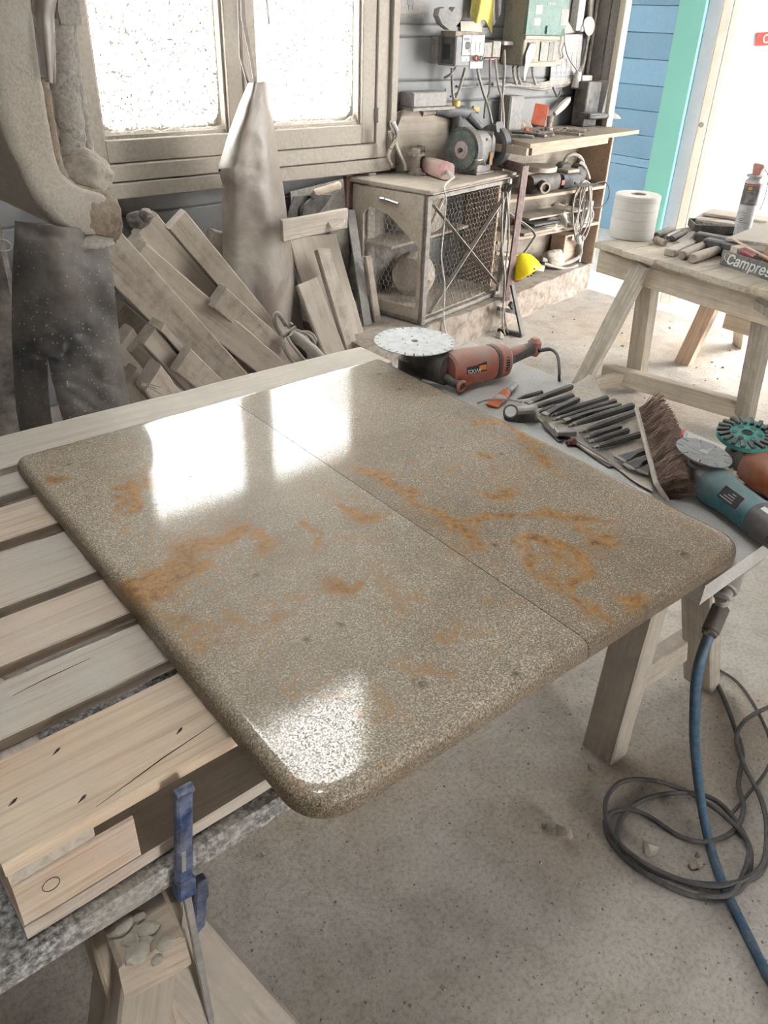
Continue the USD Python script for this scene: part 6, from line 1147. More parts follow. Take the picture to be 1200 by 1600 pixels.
# switch box: left side seen dark, front with white panel
sx_ = PY(677, 80, 3.575)[0]; yf = PX(712, 82, sx_)[1]; ztp, zbt = PX(712, 56, sx_)[2], PX(712, 104, sx_)[2]; sx2 = PY(755, 80, yf)[0]
def swf(px0, px1, py0, py1, d=.002, o=.0): return fbx(PY(px0, (py0+py1)/2, yf)[0], PY(px1, (py0+py1)/2, yf)[0], yf - d - o, yf - o + .0005, PY((px0+px1)/2, py1, yf)[2], PY((px0+px1)/2, py0, yf)[2], .0005)
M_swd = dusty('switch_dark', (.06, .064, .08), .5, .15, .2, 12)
M_swg = dusty('switch_grey', (.18, .185, .20), .5, .2, .3, 12)
make('switch_box', 'grey machine switch box with a white panel, red and green buttons', 'switch box', [
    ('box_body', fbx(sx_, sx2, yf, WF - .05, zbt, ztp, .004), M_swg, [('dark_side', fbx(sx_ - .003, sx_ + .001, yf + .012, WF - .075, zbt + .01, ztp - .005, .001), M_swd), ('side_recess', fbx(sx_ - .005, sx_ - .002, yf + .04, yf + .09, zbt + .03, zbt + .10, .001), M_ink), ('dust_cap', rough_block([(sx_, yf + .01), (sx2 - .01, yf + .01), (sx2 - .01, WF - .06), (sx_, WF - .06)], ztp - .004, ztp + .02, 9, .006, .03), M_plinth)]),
    ('back_box', fbx(sx_ - .012, sx2 - .03, WF - .05, WF - .001, zbt + .006, ztp - .006, .004), M_galv),
    ('white_panel', cat(swf(735, 755, 55, 107, .004), swf(722, 735, 55, 86, .004)), M_whitep, [('label', swf(724.5, 733, 59, 63, .001, .004), M_greyink), ('dial', cyl(PY(731, 71, yf - .002), PY(731, 71, yf - .014), .018, 18), M_whitep, ), ('pointer', swf(731, 733.5, 74, 82, .001, .004), M_greyink), ('slit', swf(741.5, 743, 66, 82, .001, .004), M_galv), ('slit', swf(748, 749.5, 66, 82, .001, .004), M_galv)]),
    ('white_sticker', swf(721, 728, 88, 96, .001), M_paper), ('white_sticker', swf(729, 734, 88, 96, .001), M_paper),
    ('red_button', cyl(PY(744.5, 91, yf), PY(744.5, 91, yf - .03), .016, 16), dusty('button_red', (.40, .06, .06), .4, .2, .2), [('button_mark', tf(meshkit.text_mesh('O', .012, .001, True), A([1, 0, 0], [0, 0, -1], [0, 1, 0]), PY(744.5, 91, yf - .031) + A(-.005, 0, -.006)), M_paper)]),
    ('green_button', cyl(PY(751.5, 91.5, yf), PY(751.5, 91.5, yf - .025), .014, 16), dusty('button_green', (.05, .27, .20), .4, .2, .2), [('button_mark', tf(meshkit.text_mesh('I', .012, .001, True), A([1, 0, 0], [0, 0, -1], [0, 1, 0]), PY(751.5, 91.5, yf - .026) + A(-.002, 0, -.006)), M_paper)])])
# socket row with white bracket plate
make('wall_socket', 'left dusty grey double wall socket beside the switch box', 'socket', [('socket_body', wr(756, 769, 66, 90, 3.50), M_galv)])
make('wall_socket', 'right dusty grey wall socket below the white plate', 'socket', [('socket_body', wr(770, 783, 64, 90, 3.50), M_galv), ('red_strip', wr(757, 781, 91, 94, 3.52), M_pink)])
solo('white_plate', 'small pale bracket plate sticking out right of the sockets', 'plate', tf(box(.11, .09, .02, .003), None, PY(789, 67, 3.54)), M_whitep)
M_cordg = dusty('grey_cord', (.26, .245, .225), .6, .4, .3, 30, bump=0)
for i, (pts, r, lab) in enumerate((([(766, 92, 3.50), (765, 140, 3.5), (759, 160, 3.5), (757, 185, 3.5)], .007, 'grey cord from the left socket down behind the bench grinder'), ([(774, 92, 3.49), (778, 130, 3.46), (785, 160, 3.42), (787, 200, 3.36), (784, 260, 3.26)], .007, 'grey cord from the right socket down past the shelf corner'), ([(788, 78, 3.50), (788, 120, 3.46), (783, 180, 3.4), (786, 230, 3.32), (785, 268, 3.26)], .008, 'pale cord with a plug hanging beside the large fuse box'), ([(746, 108, 3.5), (754, 140, 3.5), (764, 170, 3.49), (769, 192, 3.48)], .008, 'grey cord slanting down from the switch box'), ([(706, 106, 3.5), (707, 140, 3.5), (710, 155, 3.5), (716, 145, 3.5), (727, 106, 3.48)], .008, 'grey cord looping back up below the switch box'), ([(712, 106, 3.5), (704, 116, 3.5), (694, 122, 3.53)], .007, 'short grey cord end left below the switch box'))):
    solo('mains_lead', lab, 'cord', tube(smooth_path([PY(*p) for p in pts], 7), r, 7), M_cordg)
# large fuse box
fx0 = PY(787, 40, 3.58)[0]; ff = PX(820, 50, fx0)[1]; fz1, fz0 = 2.05, PX(820, 104, fx0)[2]; fx1 = PY(884, 50, ff)[0]
def fbf(px0, px1, py0, py1, d=.004, o=0.0, b=.001): return fbx(PY(px0, (py0+py1)/2, ff)[0], PY(px1, (py0+py1)/2, ff)[0], ff - d - o, ff - o + .0004, PY((px0+px1)/2, py1, ff)[2], PY((px0+px1)/2, py0, ff)[2], b)
M_olive = dusty('olive_box', (.31, .29, .22), .5, .35, .35, 8)
M_greenw = dusty('green_window', (.125, .205, .18), .5, .15, .12, 8, bump=.02, spec=.3)
make('fuse_box', 'large olive grey fuse box with a pale green window door', 'fuse box', [('box_body', fbx(fx0, fx1, ff, WF - .001, fz0, fz1, .006), M_olive, [('knockout_ring', tf(tube([(0, .022*math.cos(a), .022*math.sin(a)) for a in np.linspace(0, 6.283, 18, endpoint=False)], .0015, 5, closed=True), None, A(fx0 - .001, PX(795, 12, fx0)[1], PX(795, 12, fx0)[2])), M_greyink)]),
    ('window_door', fbf(822, 884, -40, 55, .02), M_greenw, [('paper_label', fbf(833, 843, 8, 22, .001, .02), M_canvas), ('paper_label', fbf(830, 840, 28, 40, .001, .02), M_canvas), ('paper_label', fbf(872, 884, 14, 40, .001, .02), M_wpaper), ('name_strip', fbf(851, 865, 4, 8, .001, .02), M_wpaper), ('latch', fbf(848, 856, 40, 53, .012, .02), M_greenw)]),
    ('sill_strip', fbf(819, 880, 56, 62, .012), M_olive), ('breaker_flap', fbf(823, 834, 66, 95, .008), M_jamb), ('breaker_flap', fbf(843, 855, 65, 95, .008), M_wpaper), ('breaker_flap', fbf(856, 863, 66, 95, .006), M_jamb), ('breaker_flap', fbf(863, 876, 65, 94, .008), M_wpaper), ('base_strip', fbf(818, 868, 97, 104, .012), M_olive)])
solo('pink_ribbon', 'pink and white tape hanging from the fuse box', 'tape', sheet(np.array([[PY(x0 + u*w, y, ff - .02 + .01*math.sin(y*.1)) for u in (0, .33, .66, 1)] for x0, w, y in ((829, 7, 68), (824, 13, 78), (821, 14, 88), (821, 8, 97), (819, 6, 108), (818, 4, 118), (819, 1.5, 126))]), .002), dusty('pink_tape', (.58, .40, .40), .7, .2, .1, 20, col2=(.62, .56, .55)))
# cable bundle along the wall
for i, (dy, yy, lab) in enumerate(((0, 3.56, 'lowest of the grey cables bundled along the wall over the shelf'), (-3.2, 3.55, 'second lowest of the grey cables bundled along the wall over the shelf'), (-6.4, 3.555, 'third lowest of the grey cables bundled along the wall over the shelf'), (-9.2, 3.56, 'topmost of the grey cables bundled along the wall over the shelf'))):
    pts = [(770, 133), (800, 134), (822, 134 + 2), (845, 139), (866, 136), (890, 132), (903, 122 + dy*.2), (911, 104), (915, 84 - dy*.4), (918 + i*1.5, 50), (922 + i*1.2, -20)]
    solo('wall_cable', lab, 'cable', tube(smooth_path([PY(x, y + dy * min(1, max(.2, (x-790)/60)), yy) for x, y in pts], 6), .0085, 7), M_cordg)
solo('cable_hook', 'little twisted dark cable end under the cable bundle', 'cable', tube(smooth_path([PY(864, 136, 3.55), PY(868, 146, 3.54), PY(872, 151, 3.54), PY(876, 142, 3.54)], 5), .006, 6), M_cable)
for i, x in enumerate((802, 809, 832)):
    solo('cable_drop', ['first', 'second', 'third'][i] + ' short cable dropping out of the underside of the fuse box from the left', 'cable', tube(smooth_path([PY(x, 104, 3.5), PY(x + 1, 118, 3.52), PY(x + 5, 131, 3.54)], 5), .008, 7), M_cordg)
# poster, white triangle, tag, conduits
gx0, gx1 = 862, 911
grid = [onwall([(864 + k*8 - k*.3, 80), (864.6 + k*8 - k*.3, 80), (861.6 + k*7.6, 124), (861 + k*7.6, 124)], 3.555, .001) for k in range(1, 6)] + [onwall([(868 - k*.7, 72 + k*9), (908 - k*1.2, 71 + k*9), (908 - k*1.2, 71.7 + k*9), (868 - k*.7, 72.7 + k*9)], 3.555, .001) for k in range(6)]
make('wall_calendar', 'printed white wall chart with a pink heading beside the fuse box', 'calendar', [('sheet', onwall([(883, 54), (911, 53), (905, 118), (893, 126), (859, 127), (862, 96)], 3.558, .003), M_wpaper, [('pink_heading', onwall([(885, 56), (910, 55), (909, 61), (884, 62)], 3.5565, .0012), M_pink), ('ruled_lines', cat(grid), plain('ruled_ink', (.33, .34, .38), .8)), ('heading_line', onwall([(884, 67), (908, 66.5), (908, 68), (884, 69)], 3.5565, .0012), M_pink), ('dark_panel', onwall([(861, 112), (895, 111), (892, 121), (860, 122)], 3.5565, .0012), M_swg)])])
solo('paper_corner', 'white triangular ruled paper sticking up over the wall chart', 'paper', onwall([(887, 32), (898, 50), (881, 53)], 3.552, .003), M_wpaper)
solo('hanging_tag', 'beige oval tag hanging on the conduits', 'tag', onwall([(921 + 8.5*math.cos(a)*(1 - .15*math.sin(a)), 41 + 15*math.sin(a)) for a in np.linspace(0, 6.283, 24, endpoint=False)], 3.52, .006), M_canvas)
make('white_lamp', 'narrow white tube fitting at the top right of the wall', 'fitting', [('tube', wr(905, 915, -30, 48, 3.53), M_whitep), ('dark_end', wr(908, 913, 40, 50, 3.525), M_swg)])
for i, (x, r) in enumerate(((931, .012), (937.5, .016))):
    a, b = PY(x, -40, 3.57), PY(x - 14 + i*1, 120, 3.57)
    solo('conduit', ['thin', 'thicker'][i] + ' upright grey conduit in the corner by the steel post', 'conduit', cyl(A(b[0], 3.57 - .02*i, b[2]), A(b[0], 3.57 - .02*i, 2.3), r, 12), M_galv)
solo('cream_socket', 'cream junction box at the foot of the conduits', 'box', wr(910, 925, 118, 140, 3.50), M_cream)
solo('white_cup', 'white tapered cup hanging left of the junction box', 'cup', cyl(PY(899, 138, 3.52), PY(904, 112, 3.52), .03, 14, r2=.02), M_whitep)
solo('thin_lead', 'thin dark cord crossing the wall chart', 'cord', tube(smooth_path([PY(882, 66, 3.53), PY(886, 85, 3.53), PY(894, 100, 3.53), PY(904, 114, 3.53)], 6), .003, 6), M_cable)
solo('thin_lead', 'thin brownish cord hanging from the fuse box beside the chart', 'cord', tube(smooth_path([PY(881, 45, ff - .03), PY(882, 65, ff - .03), PY(878, 78, ff - .025), PY(880, 88, ff - .02), PY(875, 92, ff - .012)], 6), .003, 6), dusty('brown_cord', (.22, .12, .09), .6, .2, .1))
solo('wall_rail', 'thin rusty rail with hooks along the wall under the switch box', 'rail', cat(tube([PY(718, 137, 3.565), PY(790, 132, 3.565)], .004, 6), tube([PY(721, 136, 3.565), PY(720, 131, 3.56)], .004, 6), tube([PY(746, 135, 3.565), PY(746, 130, 3.56)], .004, 6)), M_cordg)
# red sign on the white door leaf, gusset over the doorway
def on_leaf(x, y, off=.016):
    d = ray(x, y); o = leafp(0, 0); s = nrm if nrm @ (EYE - o) > 0 else -nrm; o = o + s * off; t = ((o - EYE) @ s) / (d @ s); return EYE + d * t, s
pc, sN = on_leaf(1183, 51); pc2, _ = on_leaf(1218, 49); pc3, _ = on_leaf(1182, 72)
sxv = unit(pc2 - pc); szv = unit(np.cross(sN, sxv)); szv = szv if szv[2] > 0 else -szv; sw_, sh_ = np.linalg.norm(pc2 - pc), abs(pc[2] - pc3[2])
Rs = np.stack([sxv, np.cross(szv, sxv), szv], 1); cen = pc + sxv*sw_/2 - szv*sh_/2
ly_ = tf(meshkit.text_mesh('C', sh_*.62, .001, True), np.stack([sxv, szv, np.cross(sxv, szv)], 1), pc + sxv*sw_*.28 - szv*sh_*.80 + sN*.003)
make('red_sign', 'small red sign with a white letter C on the white door leaf', 'sign', [('plate', tf(box(sw_, .004, sh_, .001), Rs, cen), plain('sign_red', (.72, .10, .08), .5)), ('letter', ly_, M_paper, None, {'smooth': False})])
# ------------------------------------------------------------------ stacked timber leaning behind the bench
M_old = [wood('old_beam_a', (.30, .255, .205), (.20, .165, .13), .45, .45, fine=36), wood('old_beam_b', (.36, .31, .25), (.25, .21, .17), .4, .45, fine=36), wood('old_beam_c', (.30, .255, .21), (.215, .18, .145), .5, .45, fine=36)]
UPV = (.55, -.1, .83)
def lean(u, Yu, l, w, h, seed, mt=None, up=UPV, zl=.03, b=.005, wob=.002, ext=0):
    p, q = PY(*u, Yu), PZ(*l, zl); d = unit(q - p)
    return timber(p - d*ext, q, w, h, up, n=26, seed=seed, b=b, wob=wob)
bl_ = [((273, 342), 3.12, (472, 578), .045, .10, 0, 'squared beam with the bright edge, standing highest right of the bolt-headed one'),
       ((225, 348), 3.40, (402, 560), .05, .135, 1, 'plank with a dark lump on its head, left of the highest beam'),
       ((203, 377), 3.30, (385, 575), .06, .10, 2, 'short-looking beam between the bolt-headed plank and the knotty beam'),
       ((207, 398), 2.92, (456, 600), .055, .125, 1, 'long knotty beam with a split in the middle, in front of the pile'),
       ((150, 372), 2.85, (385, 622), .07, .155, 0, 'longest broad beam coming out from behind the dark apron'),
       ((158, 366), 3.35, (330, 560), .05, .10, 2, 'beam end peeping out right of the machine arm'),
       ((338, 462), 2.94, (468, 574), .045, .10, 0, 'sawn board end rising between the knotty beam and the bright-edged beam'),
       ((180, 484), 2.95, (320, 600), .04, .09, 2, 'shadowed beam right of the dark apron'),
       ((186, 528), 2.75, (262, 640), .04, .12, 2, 'dark plank lying against the dark apron'),
       ((208, 540), 2.55, (300, 650), .025, .05, 1, 'thin lath under the doubled boards'),
       ((282, 560), 2.55, (372, 640), .03, .10, 2, 'board lying flat under the longest beam'),
       ((196, 588), 2.40, (262, 690), .035, .09, 2, 'lowest short beam beside the dark apron')]
for i, (u, Yu, l, w, h, mi, lab) in enumerate(bl_):
    g = lean(u, Yu, l, w, h, 300 + i, M_old[mi], wob=.003 if i == 3 else .002)
    if i == 1:
        hd_ = PY(217, 342, 3.36)
        make('timber_beam', lab, 'timber', [('beam', g, M_old[mi]), ('head_lump', cat(tf(blob(.045, 3, .3, (1.2, .8, .8), 3), None, hd_), tf(blob(.03, 5, .3, (1, .8, .9), 3), None, PY(228, 336, 3.33))), dusty('lump_dark', (.12, .108, .10), .9, .2, .2))])
    elif i == 3:
        p, q = PY(*u, Yu), PZ(*l, .03)
        kn = [('knot', tf(tf(blob(.022 - .004*k, 60+k, .3, (1.6, .5, .9), 2), None, (0, 0, 0)), frame(q-p, UPV), p + (q-p)*t + frame(q-p, UPV) @ A(0, .034 if True else 0, o)), dusty(f'knot_{"abc"[k]}', (.16, .13, .105), .9, .3, .2)) for k, (t, o) in enumerate(((.09, .0), (.30, .01), (.52, .05)))]
        make('timber_beam', lab, 'timber', [('beam', g, M_old[mi])] + [(n, G(m) if False else m, mt) for n, m, mt in kn])
    else: solo('timber_beam', lab, 'timber', g, M_old[mi])
p, q = PY(227, 522, 2.50), PZ(338, 645, .03)
make('doubled_board', 'pair of boards nailed together, nearest at the foot of the pile', 'timber', [('board', timber(p, q, .04, .07, UPV, n=26, seed=330, b=.004, wob=.003), M_old[1]), ('board', timber(p + A(.050, .01, .024), q + A(.050, .01, .024), .05, .028, UPV, n=26, seed=331, b=.003, wob=.003), M_old[0])])
p, q = PY(232, 585, 2.28), PZ(300, 668, .03)
solo('rough_block', 'short rough block lying lowest before the doubled boards', 'block', timber(p, q, .04, .10, UPV, n=20, seed=335, b=.006, wob=.005), M_old[1])
solo('frayed_twine', 'frayed twine tuft on the rough block', 'twine', cat(*[tube(smooth_path([PY(228, 600, 2.24), PY(228 + nrg.uniform(-8, 14), 600 + nrg.uniform(-4, 10), 2.22), PY(232 + nrg.uniform(-10, 20), 610 + nrg.uniform(-6, 12), 2.2)], 4), .0018, 4) for k in range(7)]), M_cordw)
solo('wood_stump', 'small squared stump half hidden left of the hanging apron', 'timber', timber(PY(326, 378, 3.42), PY(352, 384, 3.42), .06, .12, (.2, 0, 1), n=8, seed=340, b=.006), M_old[0])
# boards right of the apron
FR = (1, .15, .2)
solo('cross_plank', 'torn-ended plank lying level across the leaning boards', 'plank', timber(PY(440, 361, 3.20), PY(541, 341, 3.20), .025, .095, (0, -.1, 1), n=20, seed=350, b=.003, wob=.003), M_tim2[1])
solo('wide_board', 'wide thin board leaning on the wall under the cross plank', 'board', lean((488, 370), 3.42, (548, 580), .02, .30, 351, up=FR), M_old[1])
solo('narrow_batten', 'narrow batten fixed upright on the wide leaning board', 'batten', lean((503, 390), 3.30, (560, 585), .03, .085, 352, up=FR), M_old[0])
solo('pointed_plank', 'plank leaning with its sharp-cut top right of the apron', 'plank', lean((478, 440), 3.10, (545, 610), .025, .13, 353, up=FR), M_old[1])
solo('torn_splinter', 'torn splintered wood end stuck under the cross plank', 'splinter', tf(stone(.06, 91, (1.3, .4, .35)), None, PY(526, 350, 3.17)), M_tim2[0], smooth=False)
solo('steel_flat', 'upright flat grey steel bar leaning between boards and cage', 'steel bar', bar(PY(547, 328, 3.46), PZ(582, 560, .02), .012, .055, (1, 0, 0)), dusty('grey_steel_flat', (.17, .175, .18), .5, .35, .3))
solo('brown_lath', 'thin brownish lath leaning at the left foot of the cage', 'lath', lean((574, 400), 3.30, (596, 545), .02, .05, 355, up=FR), M_old[2])
solo('red_strip_board', 'faded red painted strip upright under the window sill', 'strip', fbx(PY(540, 290, 3.56)[0], PY(551, 290, 3.56)[0], 3.55, 3.584, .35, .888, .002), dusty('faded_red_strip', (.30, .13, .11), .7, .3, .1))
solo('sill_post', 'upright squared wooden post under the right end of the window sill', 'post', timber(A(2.93, 3.535, .01), A(2.93, 3.535, .893), .055, .08, (0, 1, 0), n=12, seed=360), M_frame)
solo('green_bottle', 'dark green slim bottle-like pipe standing behind the steel bar', 'pipe', lathe([(.04, 0), (.045, .01), (.045, .42), (.03, .50), (.018, .53), (.018, .58)], 18, mat4(None, A(2.78, 3.44, .0))), dusty('bottle_green', (.03, .055, .04), .4, .35, .2))
solo('hoop_grip', 'small hooped handle near the floor beside the steel bar', 'handle', tube(smooth_path([PY(549, 480, 3.3), PY(553, 472, 3.3), PY(557, 484, 3.3), PY(558, 505, 3.3)], 5), .010, 7), M_hdl)
wallpoly('back_sheet', 'tall grey sheet behind the black dustpan', 'sheet', [(455, 300), (538, 280), (548, 420), (470, 420)], 3.50, .012, M_galv, .03)
dpm = onwall([(447, 352), (460, 307), (519, 304), (512, 316), (494, 338), (490, 346)], 3.36, .012)
make('dustpan', 'black dustpan with a round wooden handle resting on the cross plank', 'dustpan', [('pan', dpm, M_black, [('ridge', tube(smooth_path([PY(470, 342, 3.355), PY(476, 322, 3.345), PY(490, 308, 3.345), PY(500, 305, 3.35)], 5), .006, 6), M_black)]), ('socket', cyl(PY(486, 309, 3.35), PY(495, 299, 3.34), .018, 12), M_black), ('handle', body(PY(491, 301, 3.34), PY(532, 289, 3.30), [(0, .014, .014), (.1, .016, .016), (.8, .017, .017), (.95, .019, .019), (1, .014, .014)], e=2), wood('handle_pale', (.55, .46, .36), (.45, .36, .27), .2, .2))])
# coiled hose with hooked tool on the beams
hk = []
c_ = PY(478, 545, 2.42)
for k in range(6):
    a = np.linspace(0, 2*math.pi, 22, endpoint=False); s = 1 - .1*k
    hk.append(('loop', tube([c_ + rot(0, 0, 25*k) @ (rot(55, 0, 20) @ A(.075*s*math.cos(t), .085*s*math.sin(t), .006*math.sin(2*t + k))) + A(.012*k - .03, .008*k, .004*k) for t in a], .0062, 7, closed=True), M_cordw))
make('coiled_lead', 'grey coiled lead with a hooked handle lying on the pile below the apron', 'cable', hk + [('hook', tube(smooth_path([PY(462, 512, 2.36), PY(444, 523, 2.36), PY(436, 518, 2.36), PY(429, 497, 2.36), PY(434, 490, 2.36), PY(441, 498, 2.36), PY(447, 508, 2.36)], 6), .009, 8), M_cordw), ('sleeve', body(PY(456, 520, 2.34), PY(503, 560, 2.30), [(0, .014, .014), (.3, .022, .02), (.7, .024, .022), (1, .02, .018)], e=2.2), M_cordw), ('clip', cyl(PY(450, 512, 2.35), PY(456, 505, 2.34), .008, 8), M_cordw)])
# ------------------------------------------------------------------ the leather-like apron before the window
def apron(rows, Y0, bulge, nu, seed, wr=.012, th=.003, waves=1.0, raw=False):
    rows = np.array(rows, float); ts = np.linspace(0, len(rows) - 1, 60); g = np.zeros((60, nu, 3))
    for i, t in enumerate(ts):
        k = min(int(t), len(rows) - 2); f = t - k; f = f*f*(3-2*f) * .5 + f * .5
        r = rows[k]*(1-f) + rows[k+1]*f
        for j, u in enumerate(np.linspace(0, 1, nu)):
            x, y = r[0] + (r[2]-r[0])*u, r[1] + (r[3]-r[1])*u
            Y = Y0 - bulge * math.sin(math.pi*min(1, max(0, u)))**.8 * waves - wr * 3 * (meshkit.fbm(A(u*2.5, t*.8, seed), 3, seed=seed) - .5) - .012*math.sin(u*9 + t*.4 + seed)
            g[i, j] = PY(x, y, Y)
    return g if raw else sheet(g, th)
def leather(name, ca, cb, cc, rough):
    n = {'tc': ('texture_coordinate', {}), 'n': ('noise_texture', {'scale': 3.2, 'detail': 6.0, 'roughness': .6, 'distortion': .8}), 'r': ('rgb_ramp', {'ramp': [(.36, ca), (.5, cb), (.64, cc)]}), 'n2': ('noise_texture', {'scale': 24.0, 'detail': 6.0, 'roughness': .7}), 's': ('rgb_ramp', {'ramp': [(.60, (0, 0, 0)), (.68, (1, 1, 1))]}),
         'm': ('mix_color', {'b': (.36, .34, .31)}), 'mf': ('math', {'math_type': 'multiply', 'value2': .5}), 'bp': ('bump', {'strength': .15, 'distance': .004}), 'p': ('principled_bsdf', {'roughness': rough, 'specular_ior_level': .45})}
    return material(name, n, [('tc.object', 'n.vector'), ('tc.object', 'n2.vector'), ('n.fac', 'r.fac'), ('r.color', 'm.a'), ('n2.fac', 's.fac'), ('s.color', 'mf.value1'), ('mf.value', 'm.fac'), ('m.result', 'p.base_color'), ('n2.fac', 'bp.height'), ('bp.normal', 'p.normal')])
M_apr = leather('apron_brown', (.17, .135, .115), (.25, .215, .185), (.33, .295, .255), .42)
rowsA = [(388, 130, 417, 127), (374, 163, 422, 165), (357, 210, 430, 212), (341, 262, 437, 262), (348, 288, 442, 290), (347, 350, 450, 350), (349, 420, 460, 420), (353, 500, 472, 500), (356, 560, 480, 560)]
make('leather_apron', 'brown dust-stained work apron hanging by its straps before the window', 'apron', [('apron_sheet', apron(rowsA, 3.34, .10, 26, 5, .008), M_apr, [('eyelet', tf(cyl((0, 0, 0), (0, -.004, 0), .006, 10), None, PY(343, 266, 3.325)), M_ink)]),
    ('strap', sheet(np.array([[PY(x + u*w, y, 3.36 + .02*k*.3) for u in (0, .5, 1)] for k, (x, y, w) in enumerate(((386, 131, 3), (374, 90, 3), (372.5, 45, 3), (371, 5, 3.5), (370, -60, 4)))]), .003), M_apr), ('strap', sheet(np.array([[PY(x + u*w, y, 3.345) for u in (0, .5, 1)] for x, y, w in ((396, 129, 5), (391, 95, 4), (384, 62, 5), (377, 28, 6), (374, -60, 6))]), .003), M_apr)])
# ------------------------------------------------------------------ dust-crusted machine arm and dark rubber apron on the left
M_crust = dusty('machine_crust', (.43, .385, .325), .95, .3, .25, 9, col2=(.33, .29, .24), bump=.5, bscale=150, dcol=(.44, .41, .36))
M_crustd = dusty('brown_crust', (.25, .195, .14), .95, .3, .3, 16, col2=(.16, .12, .085), bump=1.0, bscale=110, dcol=(.36, .31, .25))
M_crustl = dusty('cuff_crust', (.36, .315, .26), .95, .35, .3, 12, col2=(.24, .20, .16), bump=.7, bscale=90)
M_crustg = dusty('grey_crust', (.34, .32, .29), .95, .4, .35, 14, col2=(.20, .185, .17), bump=1.0, bscale=110)
YM = 2.05
def crusty(P, r, seed, amp, n=28, freq=30, sq=None):
    m = tube(P, r, n); v = np.array(m.vertices)
    nrmv = np.array(trimesh.Trimesh(v, m.faces, process=False).vertex_normals)
    d = meshkit.fbm(v * freq + seed, 4, seed=seed) - .5
    return trimesh.Trimesh(v + nrmv * (d * 2 * amp)[:, None], m.faces, process=False)
def crust_box(x0, x1, y0, y1, z0, z1, seed, amp, freq=40):
    m = trimesh.creation.box((x1-x0, y1-y0, z1-z0)); m = m.subdivide().subdivide().subdivide().subdivide(); v = np.array(m.vertices) + A((x0+x1)/2, (y0+y1)/2, (z0+z1)/2)
    d = np.stack([meshkit.fbm(v * freq + seed + 13*k, 4, seed=seed + k) - .5 for k in range(3)], 1)
    return trimesh.Trimesh(v + d * 2 * amp, m.faces, process=False)
YA = 1.97
arm_px = [(50, -330), (50, -100), (50, 0), (55, 30), (62, 90), (70, 125), (75, 150), (80, 190), (88, 240), (97, 268), (120, 292), (150, 300), (168, 304), (177, 335), (171, 360), (150, 369), (110, 368), (80, 347), (50, 305), (20, 240), (0, 180), (-20, 100), (-30, 0), (-34, -100), (-40, -330)]
po = np.array([[PY(x, y, YA)[0], PY(x, y, YA)[2]] for x, y in arm_px])
pg = Polygon(po); pg = pg if pg.exterior.is_ccw else Polygon(po[::-1]); Ln = pg.exterior.length; nn_ = int(Ln / .012)
po = np.array([pg.exterior.interpolate(Ln * i / nn_).coords[0] for i in range(nn_)])
from scipy.ndimage import gaussian_filter1d
po = gaussian_filter1d(po, 1.2, axis=0, mode='wrap'); tt = np.roll(po, -2, 0) - np.roll(po, 2, 0); on_ = np.stack([-tt[:, 1], tt[:, 0]], 1); on_ /= np.linalg.norm(on_, axis=1, keepdims=True)
lw = np.clip((po[:, 0].max() - po[:, 0]) / .25, .25, 1) * .034
rr_ = []
for k in range(7):
    a = k / 6 * math.pi / 2; rr_.append(np.c_[po[:, 0] + on_[:, 0]*lw*(1-math.sin(a)), YA + lw*(1-math.cos(a)), po[:, 1] + on_[:, 1]*lw*(1-math.sin(a))])
for dY in (.10, .22, .36, .55): rr_.append(np.c_[po[:, 0], np.full(nn_, YA + dY), po[:, 1]])
V_ = np.vstack(rr_); f_ = []
for i in range(len(rr_) - 1):
    for j in range(nn_):
        a0, a1 = i*nn_+j, i*nn_+(j+1) % nn_; f_ += [(a0, a1, a1+nn_), (a0, a1+nn_, a0+nn_)]
import shapely
tp = rr_[0][:, [0, 2]]; ip = Polygon(tp).buffer(0).buffer(-.006); x0, y0, x1, y1 = ip.bounds
gx, gy = np.meshgrid(np.arange(x0, x1, .009), np.arange(y0, y1, .009)); gg = np.c_[gx.ravel(), gy.ravel()] + (nrg.random((gx.size, 2)) - .5)*.003; gg = gg[shapely.contains_xy(ip, gg[:, 0], gg[:, 1])]
pts = np.vstack([tp, gg]); tri = Delaunay(pts).simplices; tri = tri[shapely.contains_xy(Polygon(tp).buffer(1e-5), *pts[tri].mean(1).T)]
e1, e2 = pts[tri[:, 1]] - pts[tri[:, 0]], pts[tri[:, 2]] - pts[tri[:, 0]]; cr_ = e1[:, 0]*e2[:, 1] - e1[:, 1]*e2[:, 0]; tri[cr_ < 0] = tri[cr_ < 0][:, ::-1]
off_ = np.where(tri < nn_, tri, tri + len(V_) - nn_); V_ = np.vstack([V_, np.c_[gg[:, 0], np.full(len(gg), YA), gg[:, 1]]])
dd_ = (meshkit.fbm(V_ * 30, 4, seed=4) - .5) * .007 + (meshkit.fbm(V_ * 7, 2, seed=6) - .5) * .02
V_ = V_ + np.stack([dd_*.3, -dd_, dd_*.3], 1)
armm = trimesh.Trimesh(V_, np.vstack([np.array(f_), off_]), process=False)
if armm.face_normals[-50:].mean(0)[1] > 0: armm.invert()
nose = crusty(smooth_path([PY(116, 336, YA + .055), PY(150, 336, YA + .045), PY(175, 335, YA + .045)], 14), np.interp(np.linspace(0, 1, 29), [0, .35, .9, 1], [.030, .060, .064, .052]), 8, .009, 36, 60)
col1 = crusty(smooth_path([PY(92, 30, YM + .02), PY(100, 120, YM + .02), PY(112, 200, YM + .02), PY(116, 252, YM + .02)], 16), .030, 11, .009, 24, 60)
col2 = crusty(smooth_path([PY(111, 30, YM + .07), PY(119, 110, YM + .07), PY(130, 180, YM + .07), PY(140, 238, YM + .06)], 16), .013, 13, .006, 16, 70)
lump = tf(blob(.068, 17, .22, (.98, .9, .86), 4, 2.0), None, PY(132, 276, YM))
boxt0, boxt1 = PY(84, -40, YM - .02), PY(129, 39, YM - .02)
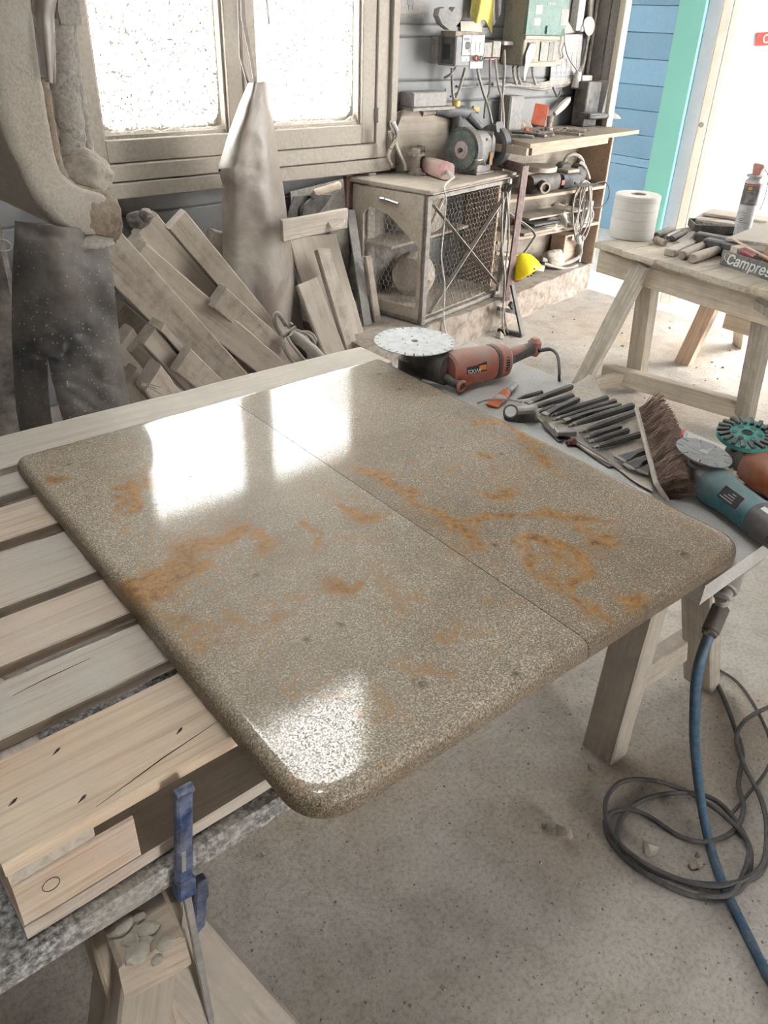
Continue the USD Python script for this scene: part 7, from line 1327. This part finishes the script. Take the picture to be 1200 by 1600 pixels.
cap = crust_box(boxt0[0], boxt1[0], YM - .02, YM + .14, boxt1[2], boxt1[2] + .42, 21, .007)
flap_rows = [(53, -60, 86, -60), (54, 0, 88, 0), (56, 25, 84, 25), (60, 60, 86, 60), (66, 100, 87, 100), (72, 128, 86, 131)]
flap = apron(flap_rows, YA - .02, .03, 12, 9, .004, .003)
rim = crusty(smooth_path([PY(66, 120, YA + .02), PY(78, 190, YA + .02), PY(87, 245, YA + .02), PY(100, 278, YA + .02), PY(122, 297, YA + .02), PY(165, 305, YA + .02)], 12), .012, 23, .006, 12, 80)
drip = [tf(blob(.012, 500+k, .4, (1.6, 1, .5), 2), None, PY(nrg.uniform(85, 165), nrg.uniform(366, 373), YA + .03)) for k in range(9)]
make('machine_arm', 'bent stone-cutting machine arm thickly crusted with pale dust', 'machine', [('arm_cover', armm, M_crust, [('crust_rim', rim, M_crustd)]), ('arm_nose', nose, M_crustd, [('drip_crust', cat(drip), M_crustd, None, {'kind': 'stuff'})]), ('spindle_column', col1, M_crustg), ('side_pipe', col2, M_crustg), ('clogged_cuff', lump, M_crustl), ('head_block', cap, M_crustg), ('rubber_flap', flap, M_apr)])
M_rub = leather('black_rubber', (.022, .022, .025), (.055, .053, .052), (.13, .12, .105), .42)
def rubsplat(): pass
def rows_to(rows): return rows
ar_rows = [(24, 345, 146, 360), (23, 375, 166, 380), (20, 420, 175, 420), (19, 470, 180, 470), (19, 520, 185, 520), (21, 560, 190, 560), (23, 600, 196, 600), (27, 640, 204, 640), (34, 680, 213, 680), (42, 720, 222, 720)]
ag = apron(ar_rows, 2.02, .10, 36, 15, .016, raw=True); tk, sc = 32, 11
gl, gr = ag[tk:, :sc + 1].copy(), ag[tk:, sc:].copy()
for k in range(len(gl)):
    o = .030 * (k / (len(gl) - 1)) ** 1.0
    gl[k] += A(-.3*o, .35*o, 0) * np.linspace(.2, 1, sc + 1)[:, None]; gr[k] += A(.9*o, -.55*o, 0) * np.linspace(1, .1, gr.shape[1])[:, None]
M_rubs = dusty('black_rubber_dusted', (.032, .032, .036), .38, .4, .06, 3.4, col2=(.02, .02, .022), bump=.12, bscale=30, dcol=(.235, .21, .175), speck=75)
make('rubber_apron', 'black dust-spotted rubber apron hanging below the machine arm, slit at the bottom', 'apron', [('apron_sheet', sheet(ag[:tk + 1], .003), M_rubs, [('left_flap', sheet(gl, .003), M_rubs), ('right_flap', sheet(gr, .003), M_rubs)]), ('folded_top', tf(blob(.05, 45, .3, (1.1, .6, .35), 3), None, PY(142, 380, 1.97)), M_crustg)])
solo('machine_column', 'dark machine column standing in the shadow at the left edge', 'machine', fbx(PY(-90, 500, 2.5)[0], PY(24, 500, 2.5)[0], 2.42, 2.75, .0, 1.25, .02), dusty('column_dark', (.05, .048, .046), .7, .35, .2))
solo('wire_loop', 'thin pale wire loop at the left edge', 'wire', tube(smooth_path([PY(-6, 374, 1.9), PY(8, 375, 1.9), PY(17, 382, 1.9), PY(16, 390, 1.9), PY(4, 392, 1.9), PY(-8, 391, 1.9)], 6), .0014, 5), M_cordw)
